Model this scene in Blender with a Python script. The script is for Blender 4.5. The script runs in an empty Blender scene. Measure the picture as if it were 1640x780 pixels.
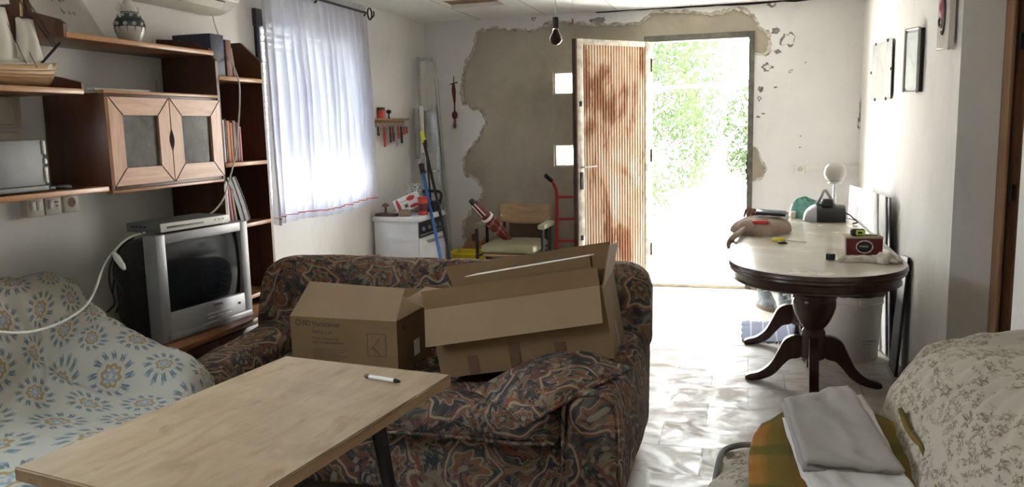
import bpy, bmesh, math, random
from mathutils import Vector, Matrix, noise
import numpy as np
PI = math.pi
R = math.radians
random.seed(7)
scene = bpy.context.scene
COL = scene.collection

# ---------------------------------------------------------------- camera
CAM_F, YAW, PITCH, ROLL = 1304.7, 0.28205, 0.14175, -0.02383
fwd = Vector((-math.sin(YAW) * math.cos(PITCH), math.cos(YAW) * math.cos(PITCH), -math.sin(PITCH)))
rt = Vector((math.cos(YAW), math.sin(YAW), 0))
up = rt.cross(fwd)
rt2 = rt * math.cos(ROLL) + up * math.sin(ROLL)
up2 = -rt * math.sin(ROLL) + up * math.cos(ROLL)
cd = bpy.data.cameras.new('camera')
cam = bpy.data.objects.new('camera', cd)
COL.objects.link(cam)
cam.matrix_world = Matrix(((rt2.x, up2.x, -fwd.x, 0), (rt2.y, up2.y, -fwd.y, 0), (rt2.z, up2.z, -fwd.z, 1.40), (0, 0, 0, 1)))
cd.sensor_fit = 'HORIZONTAL'
cd.sensor_width = 36
cd.lens = 36 * CAM_F / 1640
cd.clip_start = 0.02
scene.camera = cam

# ---------------------------------------------------------------- light and exposure
EXPOSURE = 0.5
SKY, SUN = 31.0, 50.0
scene.view_settings.view_transform = 'Standard'
scene.view_settings.look = 'None'
scene.view_settings.exposure = EXPOSURE
scene.view_settings.gamma = 1
scene.view_settings.use_curve_mapping = False
world = bpy.data.worlds.new('sky')
scene.world = world
world.use_nodes = True
wn = world.node_tree.nodes
wl = world.node_tree.links
wn.clear()
wo = wn.new('ShaderNodeOutputWorld')
wb = wn.new('ShaderNodeBackground')
wb.inputs['Strength'].default_value = SKY
wg = wn.new('ShaderNodeNewGeometry')
wsx = wn.new('ShaderNodeSeparateXYZ')
wr = wn.new('ShaderNodeValToRGB')
wr.color_ramp.elements[0].position = 0.0
wr.color_ramp.elements[0].color = (1.0, 0.96, 0.90, 1)
wr.color_ramp.elements[1].position = 0.6
wr.color_ramp.elements[1].color = (0.80, 0.89, 1.0, 1)
wtc = wn.new('ShaderNodeTexCoord')
wl.new(wtc.outputs['Generated'], wsx.inputs[0])
wl.new(wsx.outputs['Z'], wr.inputs[0])
wl.new(wr.outputs[0], wb.inputs['Color'])
wl.new(wb.outputs[0], wo.inputs[0])
sd = bpy.data.lights.new('sun', 'SUN')
sd.energy = SUN
sd.angle = R(0.6)
sd.color = (1.0, 0.95, 0.86)
sun = bpy.data.objects.new('sun', sd)
COL.objects.link(sun)
sun.rotation_euler = Vector((0.80, -0.04, 1.10)).to_track_quat('Z', 'Y').to_euler()
try:
    scene.cycles.use_denoising = True
    scene.cycles.max_bounces = 12
    scene.cycles.diffuse_bounces = 8
    scene.cycles.transmission_bounces = 8
    scene.cycles.transparent_max_bounces = 16
    scene.cycles.sample_clamp_indirect = 12
    scene.cycles.caustics_reflective = False
    scene.cycles.caustics_refractive = False
except Exception:
    pass


def portal(loc, rot, sx, sy):
    l = bpy.data.lights.new('daylight_portal', 'AREA')
    l.shape = 'RECTANGLE'
    l.size, l.size_y = sx, sy
    l.cycles.is_portal = True
    o = bpy.data.objects.new('daylight_portal', l)
    COL.objects.link(o)
    o.location = loc
    o.rotation_euler = rot


portal((-0.39, 7.26, 1.03), (R(-90), 0, 0), 0.8, 2.06)
portal((-3.06, 5.03, 1.5), (0, R(-90), 0), 1.2, 1.3)
portal((-3.06, 1.45, 1.65), (0, R(-90), 0), 0.7, 0.9)  # guides daylight through the added fill window


# ---------------------------------------------------------------- material helpers
class NT:
    def __init__(s, name):
        s.m = bpy.data.materials.new(name)
        s.m.use_nodes = True
        s.t = s.m.node_tree
        s.n, s.l = s.t.nodes, s.t.links
        s.b = s.n['Principled BSDF']
        s.out = s.n['Material Output']

    def new(s, kind, **kw):
        n = s.n.new('ShaderNode' + kind)
        for k, v in kw.items():
            if k.startswith('i_'):
                n.inputs[k[2:].replace('_', ' ')].default_value = v
            else:
                setattr(n, k, v)
        return n

    def coord(s, which='Object', scale=(1, 1, 1), rot=(0, 0, 0), loc=(0, 0, 0)):
        c = s.new('TexCoord')
        mp = s.new('Mapping')
        mp.inputs['Scale'].default_value = scale
        mp.inputs['Rotation'].default_value = rot
        mp.inputs['Location'].default_value = loc
        s.l.new(c.outputs[which], mp.inputs[0])
        return mp.outputs[0]

    def noise(s, vec, scale=5, detail=4, rough=0.5, dist=0.0):
        n = s.new('TexNoise')
        n.inputs['Scale'].default_value = scale
        n.inputs['Detail'].default_value = detail
        n.inputs['Roughness'].default_value = rough
        n.inputs['Distortion'].default_value = dist
        s.l.new(vec, n.inputs['Vector'])
        return n.outputs[0]

    def ramp(s, val, stops, interp='LINEAR'):
        n = s.new('ValToRGB')
        cr = n.color_ramp
        cr.interpolation = interp
        while len(cr.elements) < len(stops):
            cr.elements.new(0.5)
        for e, (p, c) in zip(cr.elements, stops):
            e.position = p
            e.color = (c, c, c, 1) if isinstance(c, (int, float)) else (*c, 1)
        s.l.new(val, n.inputs[0])
        return n.outputs[0]

    def mix(s, a, b, f, mode='MIX'):
        n = s.new('MixRGB', blend_type=mode)
        for i, v in ((0, f), (1, a), (2, b)):
            if isinstance(v, (int, float)):
                n.inputs[i].default_value = v if i == 0 else (v, v, v, 1)
            elif isinstance(v, tuple):
                n.inputs[i].default_value = (*v, 1)
            else:
                s.l.new(v, n.inputs[i])
        return n.outputs[0]

    def math(s, op, a, b=0.0, c=None):
        n = s.new('Math', operation=op)
        for i, v in enumerate((a, b) if c is None else (a, b, c)):
            if isinstance(v, (int, float)):
                n.inputs[i].default_value = v
            else:
                s.l.new(v, n.inputs[i])
        return n.outputs[0]

    def vmath(s, op, a, b):
        n = s.new('VectorMath', operation=op)
        for i, v in enumerate((a, b)):
            if isinstance(v, tuple):
                n.inputs[i].default_value = v
            else:
                s.l.new(v, n.inputs[i])
        return n

    def base(s, col, rough=0.6, metal=0.0, spec=None):
        if isinstance(col, tuple):
            s.b.inputs['Base Color'].default_value = (*col, 1)
        else:
            s.l.new(col, s.b.inputs['Base Color'])
        if isinstance(rough, (int, float)):
            s.b.inputs['Roughness'].default_value = rough
        else:
            s.l.new(rough, s.b.inputs['Roughness'])
        s.b.inputs['Metallic'].default_value = metal
        if spec is not None:
            s.b.inputs['Specular IOR Level'].default_value = spec
        return s.m

    def bump(s, h, strength=0.3, dist=0.01):
        n = s.new('Bump')
        n.inputs['Strength'].default_value = strength
        n.inputs['Distance'].default_value = dist
        s.l.new(h, n.inputs['Height'])
        s.l.new(n.outputs[0], s.b.inputs['Normal'])


def hexc(r, g, b):
    f = lambda v: ((v / 255 + 0.055) / 1.055) ** 2.4 if v > 10 else v / 255 / 12.92
    return (f(r), f(g), f(b))


def simple(name, rgb, rough=0.5, metal=0.0, var=0.12, scale=14, bump=0.0, spec=None):
    t = NT(name)
    v = t.coord()
    n = t.noise(v, scale, 3)
    d = tuple(c * (1 - var) for c in rgb)
    e = tuple(min(1, c * (1 + var * 0.6)) for c in rgb)
    t.base(t.ramp(n, [(0.35, d), (0.65, e)]), rough, metal, spec)
    if bump:
        t.bump(t.noise(v, scale * 6, 3), bump, 0.004)
    return t.m


def wood(name, dark, light, rough=0.4, axis='Z', scale=1.0, spec=0.5):
    t = NT(name)
    sc = {'X': (1.2, 14, 14), 'Y': (14, 1.2, 14), 'Z': (14, 14, 1.2)}[axis]
    v = t.coord(scale=tuple(a * scale for a in sc))
    n1 = t.noise(v, 1.6, 5, 0.6, 0.6)
    n2 = t.noise(v, 6, 4, 0.6)
    c = t.ramp(n1, [(0.3, dark), (0.7, light)])
    c = t.mix(c, tuple(x * 0.6 for x in dark), t.ramp(n2, [(0.5, 0.0), (0.75, 0.45)]))
    t.base(c, rough, 0, spec)
    t.bump(n2, 0.08, 0.002)
    return t.m


M = {}


def glass_pane(name, tint=(0.95, 0.98, 1.0), gloss=0.12, rough=0.02):
    t = NT(name)
    tr = t.new('BsdfTransparent')
    tr.inputs[0].default_value = (*tint, 1)
    gl = t.new('BsdfGlossy')
    gl.inputs['Roughness'].default_value = rough
    mx = t.new('MixShader')
    mx.inputs[0].default_value = gloss
    t.l.new(tr.outputs[0], mx.inputs[1])
    t.l.new(gl.outputs[0], mx.inputs[2])
    t.l.new(mx.outputs[0], t.out.inputs[0])
    return t.m


# --- walls
def make_plaster(name, a, b, stain=(0.45, 0.42, 0.36), amt=0.35):
    t = NT(name)
    v = t.coord()
    n = t.noise(v, 1.3, 6, 0.6)
    c = t.ramp(n, [(0.3, a), (0.7, b)])
    st = t.noise(t.coord(scale=(2.2, 2.2, 0.8)), 2.2, 8, 0.68, 0.5)
    c = t.mix(c, stain, t.ramp(st, [(0.56, 0.0), (0.80, amt)]))
    fine = t.noise(v, 60, 4)
    t.base(c, 0.85, 0, 0.2)
    t.bump(t.mix(fine, t.noise(v, 7, 5), 0.6), 0.35, 0.006)
    return t.m


M['plaster'] = make_plaster('white_plaster', (0.66, 0.65, 0.62), (0.76, 0.755, 0.73))
M['plaster_back'] = make_plaster('white_plaster_back', (0.66, 0.655, 0.645), (0.75, 0.75, 0.74), (0.40, 0.38, 0.34), 0.3)
M['chip'] = simple('chipped_grey', (0.22, 0.215, 0.21), 0.9, 0, 0.35, 30)
t = NT('bare_cement')
v = t.coord()
c = t.ramp(t.noise(v, 1.6, 7, 0.62, 0.4), [(0.28, (0.31, 0.275, 0.215)), (0.5, (0.41, 0.37, 0.30)), (0.75, (0.49, 0.45, 0.375))])
c = t.mix(c, (0.42, 0.40, 0.35), t.ramp(t.noise(v, 4.5, 6, 0.7, 1.0), [(0.62, 0.0), (0.78, 0.4)]))
t.base(c, 0.95, 0, 0.1)
t.bump(t.noise(v, 18, 6, 0.7), 0.5, 0.01)
M['cement'] = t.m
t = NT('plaster_broken_edge')
v = t.coord()
t.base(t.ramp(t.noise(v, 22, 5, 0.7), [(0.35, (0.30, 0.26, 0.20)), (0.6, (0.62, 0.59, 0.53))]), 0.95, 0, 0.1)
t.bump(t.noise(v, 30, 5), 0.6, 0.01)
M['edge'] = t.m

# --- floor tiles: running bond 0.38 x 0.293
t = NT('marble_tiles')
v = t.coord(loc=(0.545 + 0.38 * 20, 0.047 + 0.293 * 20, 0))
bk = t.new('TexBrick')
bk.offset = 0.5
bk.inputs['Scale'].default_value = 1.0
bk.inputs['Brick Width'].default_value = 0.38
bk.inputs['Row Height'].default_value = 0.293
bk.inputs['Mortar Size'].default_value = 0.0032
bk.inputs['Mortar Smooth'].default_value = 0.1
bk.inputs['Color1'].default_value = (0.0, 0.0, 0.0, 1)
bk.inputs['Color2'].default_value = (1.0, 1.0, 1.0, 1)
bk.inputs['Mortar'].default_value = (0.5, 0.5, 0.5, 1)
t.l.new(v, bk.inputs['Vector'])
o2 = t.coord()
off = t.vmath('ADD', o2, bk.outputs['Color']).outputs[0]
veins = t.noise(off, 3.5, 9, 0.66, 1.6)
c = t.ramp(veins, [(0.30, (0.38, 0.33, 0.26)), (0.46, (0.50, 0.46, 0.39)), (0.62, (0.42, 0.37, 0.30)), (0.78, (0.55, 0.51, 0.45))])
dirt = t.noise(t.vmath('ADD', t.coord(scale=(1.0, 1.5, 1)), bk.outputs['Color']).outputs[0], 2.6, 9, 0.70, 1.6)
c = t.mix(c, (0.34, 0.25, 0.165), t.ramp(dirt, [(0.53, 0.0), (0.57, 0.42), (0.75, 0.62)]))
c = t.mix(c, (0.25, 0.22, 0.18), t.math('MULTIPLY', bk.outputs['Fac'], 0.85))
t.base(c, t.ramp(dirt, [(0.42, 0.36), (0.6, 0.65)]), 0, 0.2)
t.bump(t.mix(t.math('MULTIPLY', bk.outputs['Fac'], -1.0), dirt, 0.4), 0.25, 0.004)
M['floor'] = t.m

t = NT('ceiling_boards')
v = t.coord()
t.base(t.ramp(t.noise(v, 1.5, 6, 0.6), [(0.3, (0.74, 0.73, 0.70)), (0.7, (0.80, 0.80, 0.78))]), 0.8, 0, 0.2)
t.bump(t.noise(v, 40, 4), 0.2, 0.003)
M['ceiling'] = t.m
M['ceiling_joint'] = simple('ceiling_joint', (0.42, 0.40, 0.36), 0.9)
M['void'] = simple('dark_gap', (0.015, 0.014, 0.013), 1.0)

# --- woods
M['unit'] = wood('red_brown_pine', (0.055, 0.018, 0.008), (0.115, 0.038, 0.015), 0.42, 'Z')
M['unit_h'] = wood('red_brown_pine_shelf', (0.13, 0.045, 0.015), (0.27, 0.11, 0.04), 0.38, 'Y')
M['unit_edge'] = wood('honey_shelf_edge', (0.36, 0.16, 0.06), (0.55, 0.28, 0.12), 0.35, 'Y')
M['door_pine'] = wood('honey_pine_door_frame', (0.43, 0.20, 0.095), (0.62, 0.33, 0.175), 0.35, 'Z')
M['door_pine_h'] = wood('honey_pine_door_rail', (0.43, 0.20, 0.095), (0.62, 0.33, 0.175), 0.35, 'Y')
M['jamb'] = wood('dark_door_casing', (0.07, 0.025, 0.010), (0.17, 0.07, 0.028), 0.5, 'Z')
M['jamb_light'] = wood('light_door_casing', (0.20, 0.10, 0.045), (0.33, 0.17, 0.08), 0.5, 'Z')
M['table_dark'] = wood('mahogany', (0.022, 0.007, 0.005), (0.060, 0.018, 0.012), 0.28, 'Z', spec=0.6)
M['table_rim'] = wood('mahogany_rim', (0.035, 0.018, 0.013), (0.085, 0.045, 0.033), 0.28, 'Y', spec=0.6)
M['ply_chair'] = wood('chair_plywood', (0.27, 0.165, 0.075), (0.44, 0.29, 0.15), 0.45, 'X')
M['hull'] = wood('balsa_hull', (0.40, 0.24, 0.11), (0.62, 0.43, 0.22), 0.5, 'Y')
t = NT('birch_tabletop')
v = t.coord(scale=(1, 1, 1))
n1 = t.noise(t.coord(scale=(5, 1.3, 5), rot=(0, 0, 0.5)), 2.2, 8, 0.62, 1.4)
c = t.ramp(n1, [(0.25, (0.30, 0.205, 0.12)), (0.5, (0.41, 0.305, 0.195)), (0.75, (0.49, 0.385, 0.26))])
bk = t.new('TexBrick')
bk.inputs['Scale'].default_value = 1
bk.inputs['Brick Width'].default_value = 0.9
bk.inputs['Row Height'].default_value = 0.09
bk.inputs['Mortar Size'].default_value = 0
bk.inputs['Color1'].default_value = (0.90, 0.90, 0.90, 1)
bk.inputs['Color2'].default_value = (1, 1, 1, 1)
bk.inputs['Mortar'].default_value = (0.8, 0.8, 0.8, 1)
t.l.new(t.coord(rot=(0, 0, R(0))), bk.inputs['Vector'])
c = t.mix(c, bk.outputs['Color'], 0.8, 'MULTIPLY')
c = t.mix(c, (0.26, 0.15, 0.07), t.ramp(t.noise(t.coord(scale=(2.6, 1, 1), rot=(0, 0, 0.7)), 5.5, 5, 0.6, 0.4), [(0.57, 0.0), (0.68, 0.5)]))
t.base(c, t.ramp(n1, [(0.3, 0.38), (0.7, 0.55)]), 0, 0.35)
M['birch'] = t.m
M['birch_edge'] = wood('birch_edge', (0.27, 0.16, 0.07), (0.45, 0.30, 0.16), 0.5, 'Y')
t = NT('cream_table_laminate')
v = t.coord(scale=(1, 1, 1))
c = t.ramp(t.noise(v, 3, 7, 0.6, 0.8), [(0.3, (0.47, 0.42, 0.33)), (0.7, (0.58, 0.53, 0.44))])
t.base(c, t.ramp(t.noise(v, 6, 5), [(0.3, 0.12), (0.7, 0.30)]), 0, 0.6)
M['laminate'] = t.m

# --- simple stuffs
M['black'] = simple('black_plastic', (0.012, 0.012, 0.013), 0.45)
M['black_metal'] = simple('black_metal', (0.018, 0.018, 0.02), 0.4, 0.3)
M['silver'] = simple('silver_plastic', (0.30, 0.305, 0.32), 0.42, 0.25, 0.06)
M['silver_dark'] = simple('grey_plastic', (0.14, 0.145, 0.15), 0.5, 0.1)
M['chrome'] = simple('worn_metal', (0.55, 0.55, 0.55), 0.3, 0.9)
M['alu'] = simple('aluminium', (0.42, 0.43, 0.43), 0.42, 0.8)
M['white_pl'] = simple('white_plastic', (0.72, 0.71, 0.67), 0.4, 0, 0.05)
M['cream_pl'] = simple('cream_plastic', (0.55, 0.52, 0.43), 0.45, 0, 0.06)
M['enamel'] = simple('white_enamel', (0.70, 0.72, 0.74), 0.3, 0, 0.07, 6)
M['dark_glass'] = simple('dark_glass', (0.010, 0.012, 0.015), 0.10, 0, 0.05, spec=0.4)
t = NT('dusty_cabinet_glass')
v = t.coord()
t.base(t.ramp(t.noise(v, 6, 6, 0.7, 0.6), [(0.3, (0.045, 0.047, 0.047)), (0.75, (0.16, 0.165, 0.165))]), 0.12, 0, 0.7)
M['dusty_glass'] = t.m
t = NT('cardboard')
v = t.coord()
c = t.ramp(t.noise(v, 2.5, 5, 0.6), [(0.3, (0.180, 0.112, 0.054)), (0.7, (0.230, 0.145, 0.074))])
c = t.mix(c, (0.18, 0.10, 0.05), t.ramp(t.noise(t.coord(scale=(1, 1, 60)), 3, 2), [(0.5, 0.0), (0.7, 0.18)]))
t.base(c, 0.8, 0, 0.2)
M['card'] = t.m
M['card_lit'] = simple('lit_cardboard', (0.29, 0.195, 0.110), 0.8, 0, 0.08, 5)  # lighter copy of the cardboard, light on the flaps put into its colour
M['card_ink'] = simple('cardboard_print', (0.075, 0.045, 0.03), 0.8)
M['tape'] = simple('brown_tape', (0.13, 0.065, 0.035), 0.35, 0, 0.05)
M['paper'] = simple('white_paper', (0.75, 0.75, 0.74), 0.7, 0, 0.04)
M['red'] = simple('red_paint', (0.45, 0.02, 0.025), 0.4)
M['red_pl'] = simple('red_plastic', (0.55, 0.05, 0.03), 0.4)
M['maroon'] = simple('maroon_card', (0.12, 0.012, 0.014), 0.45)
M['navy'] = simple('navy_cover', (0.012, 0.017, 0.045), 0.5)
M['blue'] = simple('blue_pole', (0.02, 0.10, 0.32), 0.35)
M['yellow'] = simple('yellow_plastic', (0.75, 0.60, 0.02), 0.4)
M['lime'] = simple('lime_plastic', (0.62, 0.70, 0.08), 0.4)
M['terracotta'] = simple('terracotta', (0.33, 0.12, 0.05), 0.6, 0, 0.25, 10)
M['teal_bag'] = simple('teal_plastic_bag', (0.13, 0.38, 0.32), 0.35, 0, 0.3, 12)
M['olive'] = simple('olive_vinyl', (0.27, 0.25, 0.15), 0.55, 0, 0.15, 8)
M['tan_cloth'] = simple('tan_cloth', (0.30, 0.22, 0.17), 0.9, 0, 0.12, 18, 0.2)
M['glove'] = simple('cream_cotton', (0.56, 0.51, 0.43), 0.95, 0, 0.1, 30, 0.3)
M['sailcloth'] = simple('sailcloth', (0.60, 0.57, 0.50), 0.9, 0, 0.08, 8)
M['rope'] = simple('dark_rigging', (0.02, 0.018, 0.016), 0.8)
M['white_cloth'] = simple('white_cotton', (0.60, 0.58, 0.56), 0.95, 0, 0.06, 6, 0.1)
M['grey_cloth'] = simple('grey_cotton', (0.36, 0.335, 0.32), 0.95, 0, 0.07, 5, 0.12)
M['ceramic'] = simple('white_ceramic', (0.58, 0.56, 0.50), 0.25, 0, 0.06)
M['ceramic_dark'] = simple('dark_green_glaze', (0.025, 0.045, 0.045), 0.25)
M['ac'] = simple('cream_air_conditioner', (0.68, 0.66, 0.57), 0.4, 0, 0.05)
M['bucket'] = simple('white_bucket_plastic', (0.78, 0.76, 0.71), 0.45, 0, 0.10, 5)
M['boot'] = simple('blue_grey_boot', (0.20, 0.235, 0.25), 0.7, 0, 0.6, 22, 0.4)
M['boot_sole'] = simple('tan_boot_sole', (0.26, 0.22, 0.15), 0.8)
M['wire'] = simple('white_cable', (0.66, 0.65, 0.60), 0.45)
M['pink'] = simple('pink_cover', (0.55, 0.18, 0.26), 0.6)
M['orange'] = simple('orange_cover', (0.55, 0.20, 0.07), 0.6)
M['brown_book'] = simple('brown_cover', (0.20, 0.08, 0.055), 0.6)
M['tan_book'] = simple('tan_cover', (0.34, 0.26, 0.16), 0.7)
M['door_frame'] = simple('grey_green_door_frame', (0.13, 0.125, 0.105), 0.6, 0.2, 0.3, 20)
M['frame_metal'] = simple('pale_frame_metal', (0.36, 0.35, 0.32), 0.4, 0.4)
M['amber'] = simple('amber_bulb_inside', (0.23, 0.07, 0.045), 0.3)
M['stone'] = simple('threshold_stone', (0.52, 0.44, 0.33), 0.8, 0, 0.2, 12)
t = NT('bulb_glass')
t.base((1, 1, 1), 0.03)
t.b.inputs['Transmission Weight'].default_value = 1.0
t.b.inputs['IOR'].default_value = 1.2
M['bulb_glass'] = t.m
t = NT('frosted_globe')
t.base((0.70, 0.64, 0.58), 0.22)
t.b.inputs['Transmission Weight'].default_value = 0.35
M['globe'] = t.m
t = NT('glass_block')
v = t.coord()
tr = t.new('BsdfTranslucent')
tr.inputs[0].default_value = (0.9, 0.95, 0.97, 1)
tp = t.new('BsdfTransparent')
tp.inputs[0].default_value = (0.9, 0.95, 0.96, 1)
gl = t.new('BsdfGlossy')
gl.inputs['Roughness'].default_value = 0.08
m1 = t.new('MixShader')
t.l.new(t.ramp(t.noise(v, 30, 3, 0.5, 2.0), [(0.35, 0.25), (0.6, 0.7)]), m1.inputs[0])
m2 = t.new('MixShader')
m2.inputs[0].default_value = 0.12
t.l.new(tr.outputs[0], m1.inputs[1])
t.l.new(tp.outputs[0], m1.inputs[2])
t.l.new(m1.outputs[0], m2.inputs[1])
t.l.new(gl.outputs[0], m2.inputs[2])
t.l.new(m2.outputs[0], t.out.inputs[0])
M['block'] = t.m
M['pane'] = glass_pane('window_pane_glass')

# --- curtain voile
def voile(name, col, see):
    t = NT(name)
    df = t.new('BsdfDiffuse')
    df.inputs[0].default_value = (*col, 1)
    tl = t.new('BsdfTranslucent')
    tl.inputs[0].default_value = (*col, 1)
    tp = t.new('BsdfTransparent')
    a = t.new('MixShader')
    a.inputs[0].default_value = 0.5
    b = t.new('MixShader')
    b.inputs[0].default_value = see
    t.l.new(df.outputs[0], a.inputs[1])
    t.l.new(tl.outputs[0], a.inputs[2])
    t.l.new(a.outputs[0], b.inputs[1])
    t.l.new(tp.outputs[0], b.inputs[2])
    t.l.new(b.outputs[0], t.out.inputs[0])
    return t.m


M['voile'] = voile('white_voile', (0.63, 0.62, 0.66), 0.035)
M['hem'] = simple('red_hem_stitch', (0.60, 0.16, 0.09), 0.8)
M['slat'] = simple('white_shutter_slat', (0.75, 0.76, 0.78), 0.6)

def tile_polar(t, vec, cell, shift=(0, 0)):
    """polar coordinates round the centre of each square cell; every other row shifted by half"""
    s = t.new('SeparateXYZ')
    t.l.new(vec, s.inputs[0])
    x = t.math('ADD', t.math('DIVIDE', s.outputs[0], cell), shift[0] + 50.0)
    y = t.math('ADD', t.math('DIVIDE', s.outputs[1], cell * 0.8), shift[1] + 50.0)
    row = t.math('MODULO', t.math('FLOOR', y), 2.0)
    x = t.math('ADD', x, t.math('MULTIPLY', row, 0.5))
    fx = t.math('SUBTRACT', t.math('FRACT', x), 0.5)
    fy = t.math('MULTIPLY', t.math('SUBTRACT', t.math('FRACT', y), 0.5), 0.8)
    r = t.math('SQRT', t.math('ADD', t.math('MULTIPLY', fx, fx), t.math('MULTIPLY', fy, fy)))
    a = t.math('ARCTAN2', fy, fx)
    return r, a


def band(t, val, lo, hi, soft=0.008):
    return t.math('MULTIPLY', t.ramp(val, [(max(lo - soft, 0), 0.0), (lo, 1.0)]), t.ramp(val, [(hi, 1.0), (hi + soft, 0.0)]))



# --- dark patterned sofa fabric
t = NT('patterned_tapestry')
v0 = t.coord()
dn = t.new('TexNoise')
dn.inputs['Scale'].default_value = 3.5
dn.inputs['Detail'].default_value = 2
t.l.new(v0, dn.inputs['Vector'])
dv = t.vmath('SCALE', t.vmath('SUBTRACT', dn.outputs['Color'], (0.5, 0.5, 0.5)).outputs[0], (0, 0, 0))
dv.inputs['Scale'].default_value = 0.30
vv = t.vmath('ADD', v0, dv.outputs[0]).outputs[0]


def vor(t, vec, scale, feature='F1', rnd=1.0):
    n = t.new('TexVoronoi', feature=feature)
    n.inputs['Scale'].default_value = scale
    n.inputs['Randomness'].default_value = rnd
    t.l.new(vec, n.inputs['Vector'])
    return n


def sep(t, col, ch=0):
    n = t.new('SeparateColor')
    t.l.new(col, n.inputs[0])
    return n.outputs[ch]


big = vor(t, vv, 7.5)
pal = [(0.0, (0.050, 0.060, 0.066)), (0.16, (0.16, 0.060, 0.038)), (0.28, (0.25, 0.165, 0.088)), (0.42, (0.058, 0.085, 0.072)), (0.54, (0.042, 0.040, 0.044)), (0.66, (0.30, 0.215, 0.135)), (0.78, (0.19, 0.080, 0.045)), (0.88, (0.075, 0.088, 0.105))]
c = t.ramp(sep(t, big.outputs['Color']), pal, 'CONSTANT')
mid = vor(t, vv, 26)
c2 = t.ramp(sep(t, mid.outputs['Color'], 1), pal[::-1] and [(0.0, (0.22, 0.085, 0.05)), (0.18, (0.045, 0.055, 0.062)), (0.36, (0.33, 0.25, 0.17)), (0.5, (0.07, 0.095, 0.08)), (0.68, (0.03, 0.03, 0.032)), (0.85, (0.27, 0.17, 0.08))], 'CONSTANT')
pick = t.ramp(t.noise(v0, 9, 2), [(0.44, 0.0), (0.47, 0.9)])
c = t.mix(c, c2, pick)
# contour bands round the large cells
rings = t.math('SINE', t.math('MULTIPLY', big.outputs['Distance'], 75.0))
c = t.mix(c, (0.36, 0.28, 0.20), t.math('MULTIPLY', t.ramp(rings, [(0.86, 0.0), (0.93, 0.7)]), t.ramp(t.noise(v0, 3.0, 2), [(0.46, 0.0), (0.52, 1.0)])))
ed = vor(t, vv, 7.5, 'DISTANCE_TO_EDGE')
c = t.mix(c, (0.37, 0.29, 0.205), t.math('MULTIPLY', t.ramp(ed.outputs['Distance'], [(0.03, 0.7), (0.055, 0.0)]), t.ramp(t.noise(v0, 6.0, 2), [(0.46, 0.0), (0.52, 1.0)])))
ed2 = vor(t, vv, 26, 'DISTANCE_TO_EDGE')
c = t.mix(c, (0.025, 0.022, 0.024), t.math('MULTIPLY', t.ramp(ed2.outputs['Distance'], [(0.04, 0.6), (0.10, 0.0)]), t.ramp(t.noise(v0, 8.0, 2), [(0.44, 0.0), (0.54, 1.0)])))
sm = vor(t, vv, 48)
c = t.mix(c, t.ramp(sep(t, sm.outputs['Color'], 2), [(0.0, (0.03, 0.035, 0.04)), (0.5, (0.2, 0.08, 0.05)), (0.8, (0.36, 0.28, 0.2))], 'CONSTANT'), t.ramp(sep(t, sm.outputs['Color'], 0), [(0.55, 0.0), (0.60, 0.8)]))
c = t.mix(t.mix(c, (0.10, 0.105, 0.11), 0.22), (0.86, 0.84, 0.84), 1.0, 'MULTIPLY')
# scalloped arches, fan flowers and small lattices drawn over the ground
sx_ = t.new('SeparateXYZ')
t.l.new(vv, sx_.inputs[0])
cb_ = t.new('CombineXYZ')
t.l.new(t.math('ADD', sx_.outputs[0], t.math('MULTIPLY', sx_.outputs[1], 0.35)), cb_.inputs[0])
t.l.new(t.math('ADD', sx_.outputs[2], t.math('MULTIPLY', sx_.outputs[1], 0.9)), cb_.inputs[1])
pv = cb_.outputs[0]
r, a = tile_polar(t, pv, 0.30, (0.2, 0.4))
rs_ = t.math('ADD', r, t.math('MULTIPLY', t.math('ABSOLUTE', t.math('SINE', t.math('MULTIPLY', a, 3.0))), 0.055))
c = t.mix(c, (0.055, 0.060, 0.066), band(t, rs_, 0.0, 0.335, 0.01) if False else t.math('MULTIPLY', t.ramp(rs_, [(0.30, 1.0), (0.31, 0.0)]), 0.55))
c = t.mix(c, (0.36, 0.28, 0.19), t.math('MULTIPLY', band(t, rs_, 0.315, 0.345), 0.85))
c = t.mix(c, (0.20, 0.075, 0.045), t.math('MULTIPLY', band(t, rs_, 0.355, 0.375), 0.7))
pt_ = t.math('ADD', r, t.math('MULTIPLY', t.math('SINE', t.math('MULTIPLY', a, 7.0)), 0.03))
c = t.mix(c, (0.24, 0.12, 0.06), t.math('MULTIPLY', band(t, pt_, 0.10, 0.165), 0.75))
c = t.mix(c, (0.36, 0.28, 0.19), t.math('MULTIPLY', band(t, pt_, 0.172, 0.185), 0.8))
c = t.mix(c, (0.30, 0.24, 0.16), t.math('MULTIPLY', t.ramp(r, [(0.045, 1.0), (0.055, 0.0)]), 0.7))
r, a = tile_polar(t, pv, 0.095, (0.6, 0.1))
mk_ = t.ramp(t.noise(v0, 4.2, 2), [(0.50, 0.0), (0.54, 1.0)])
fl_ = t.math('ADD', r, t.math('MULTIPLY', t.math('SINE', t.math('MULTIPLY', a, 5.0)), 0.07))
c = t.mix(c, (0.27, 0.20, 0.13), t.math('MULTIPLY', t.math('MULTIPLY', band(t, fl_, 0.22, 0.27), mk_), 0.85))
c = t.mix(c, (0.22, 0.07, 0.04), t.math('MULTIPLY', t.math('MULTIPLY', t.ramp(fl_, [(0.12, 1.0), (0.14, 0.0)]), mk_), 0.85))
t.base(c, 0.9, 0, 0.15)
t.bump(t.noise(v0, 140, 3), 0.25, 0.003)
M['sofa'] = t.m


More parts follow.
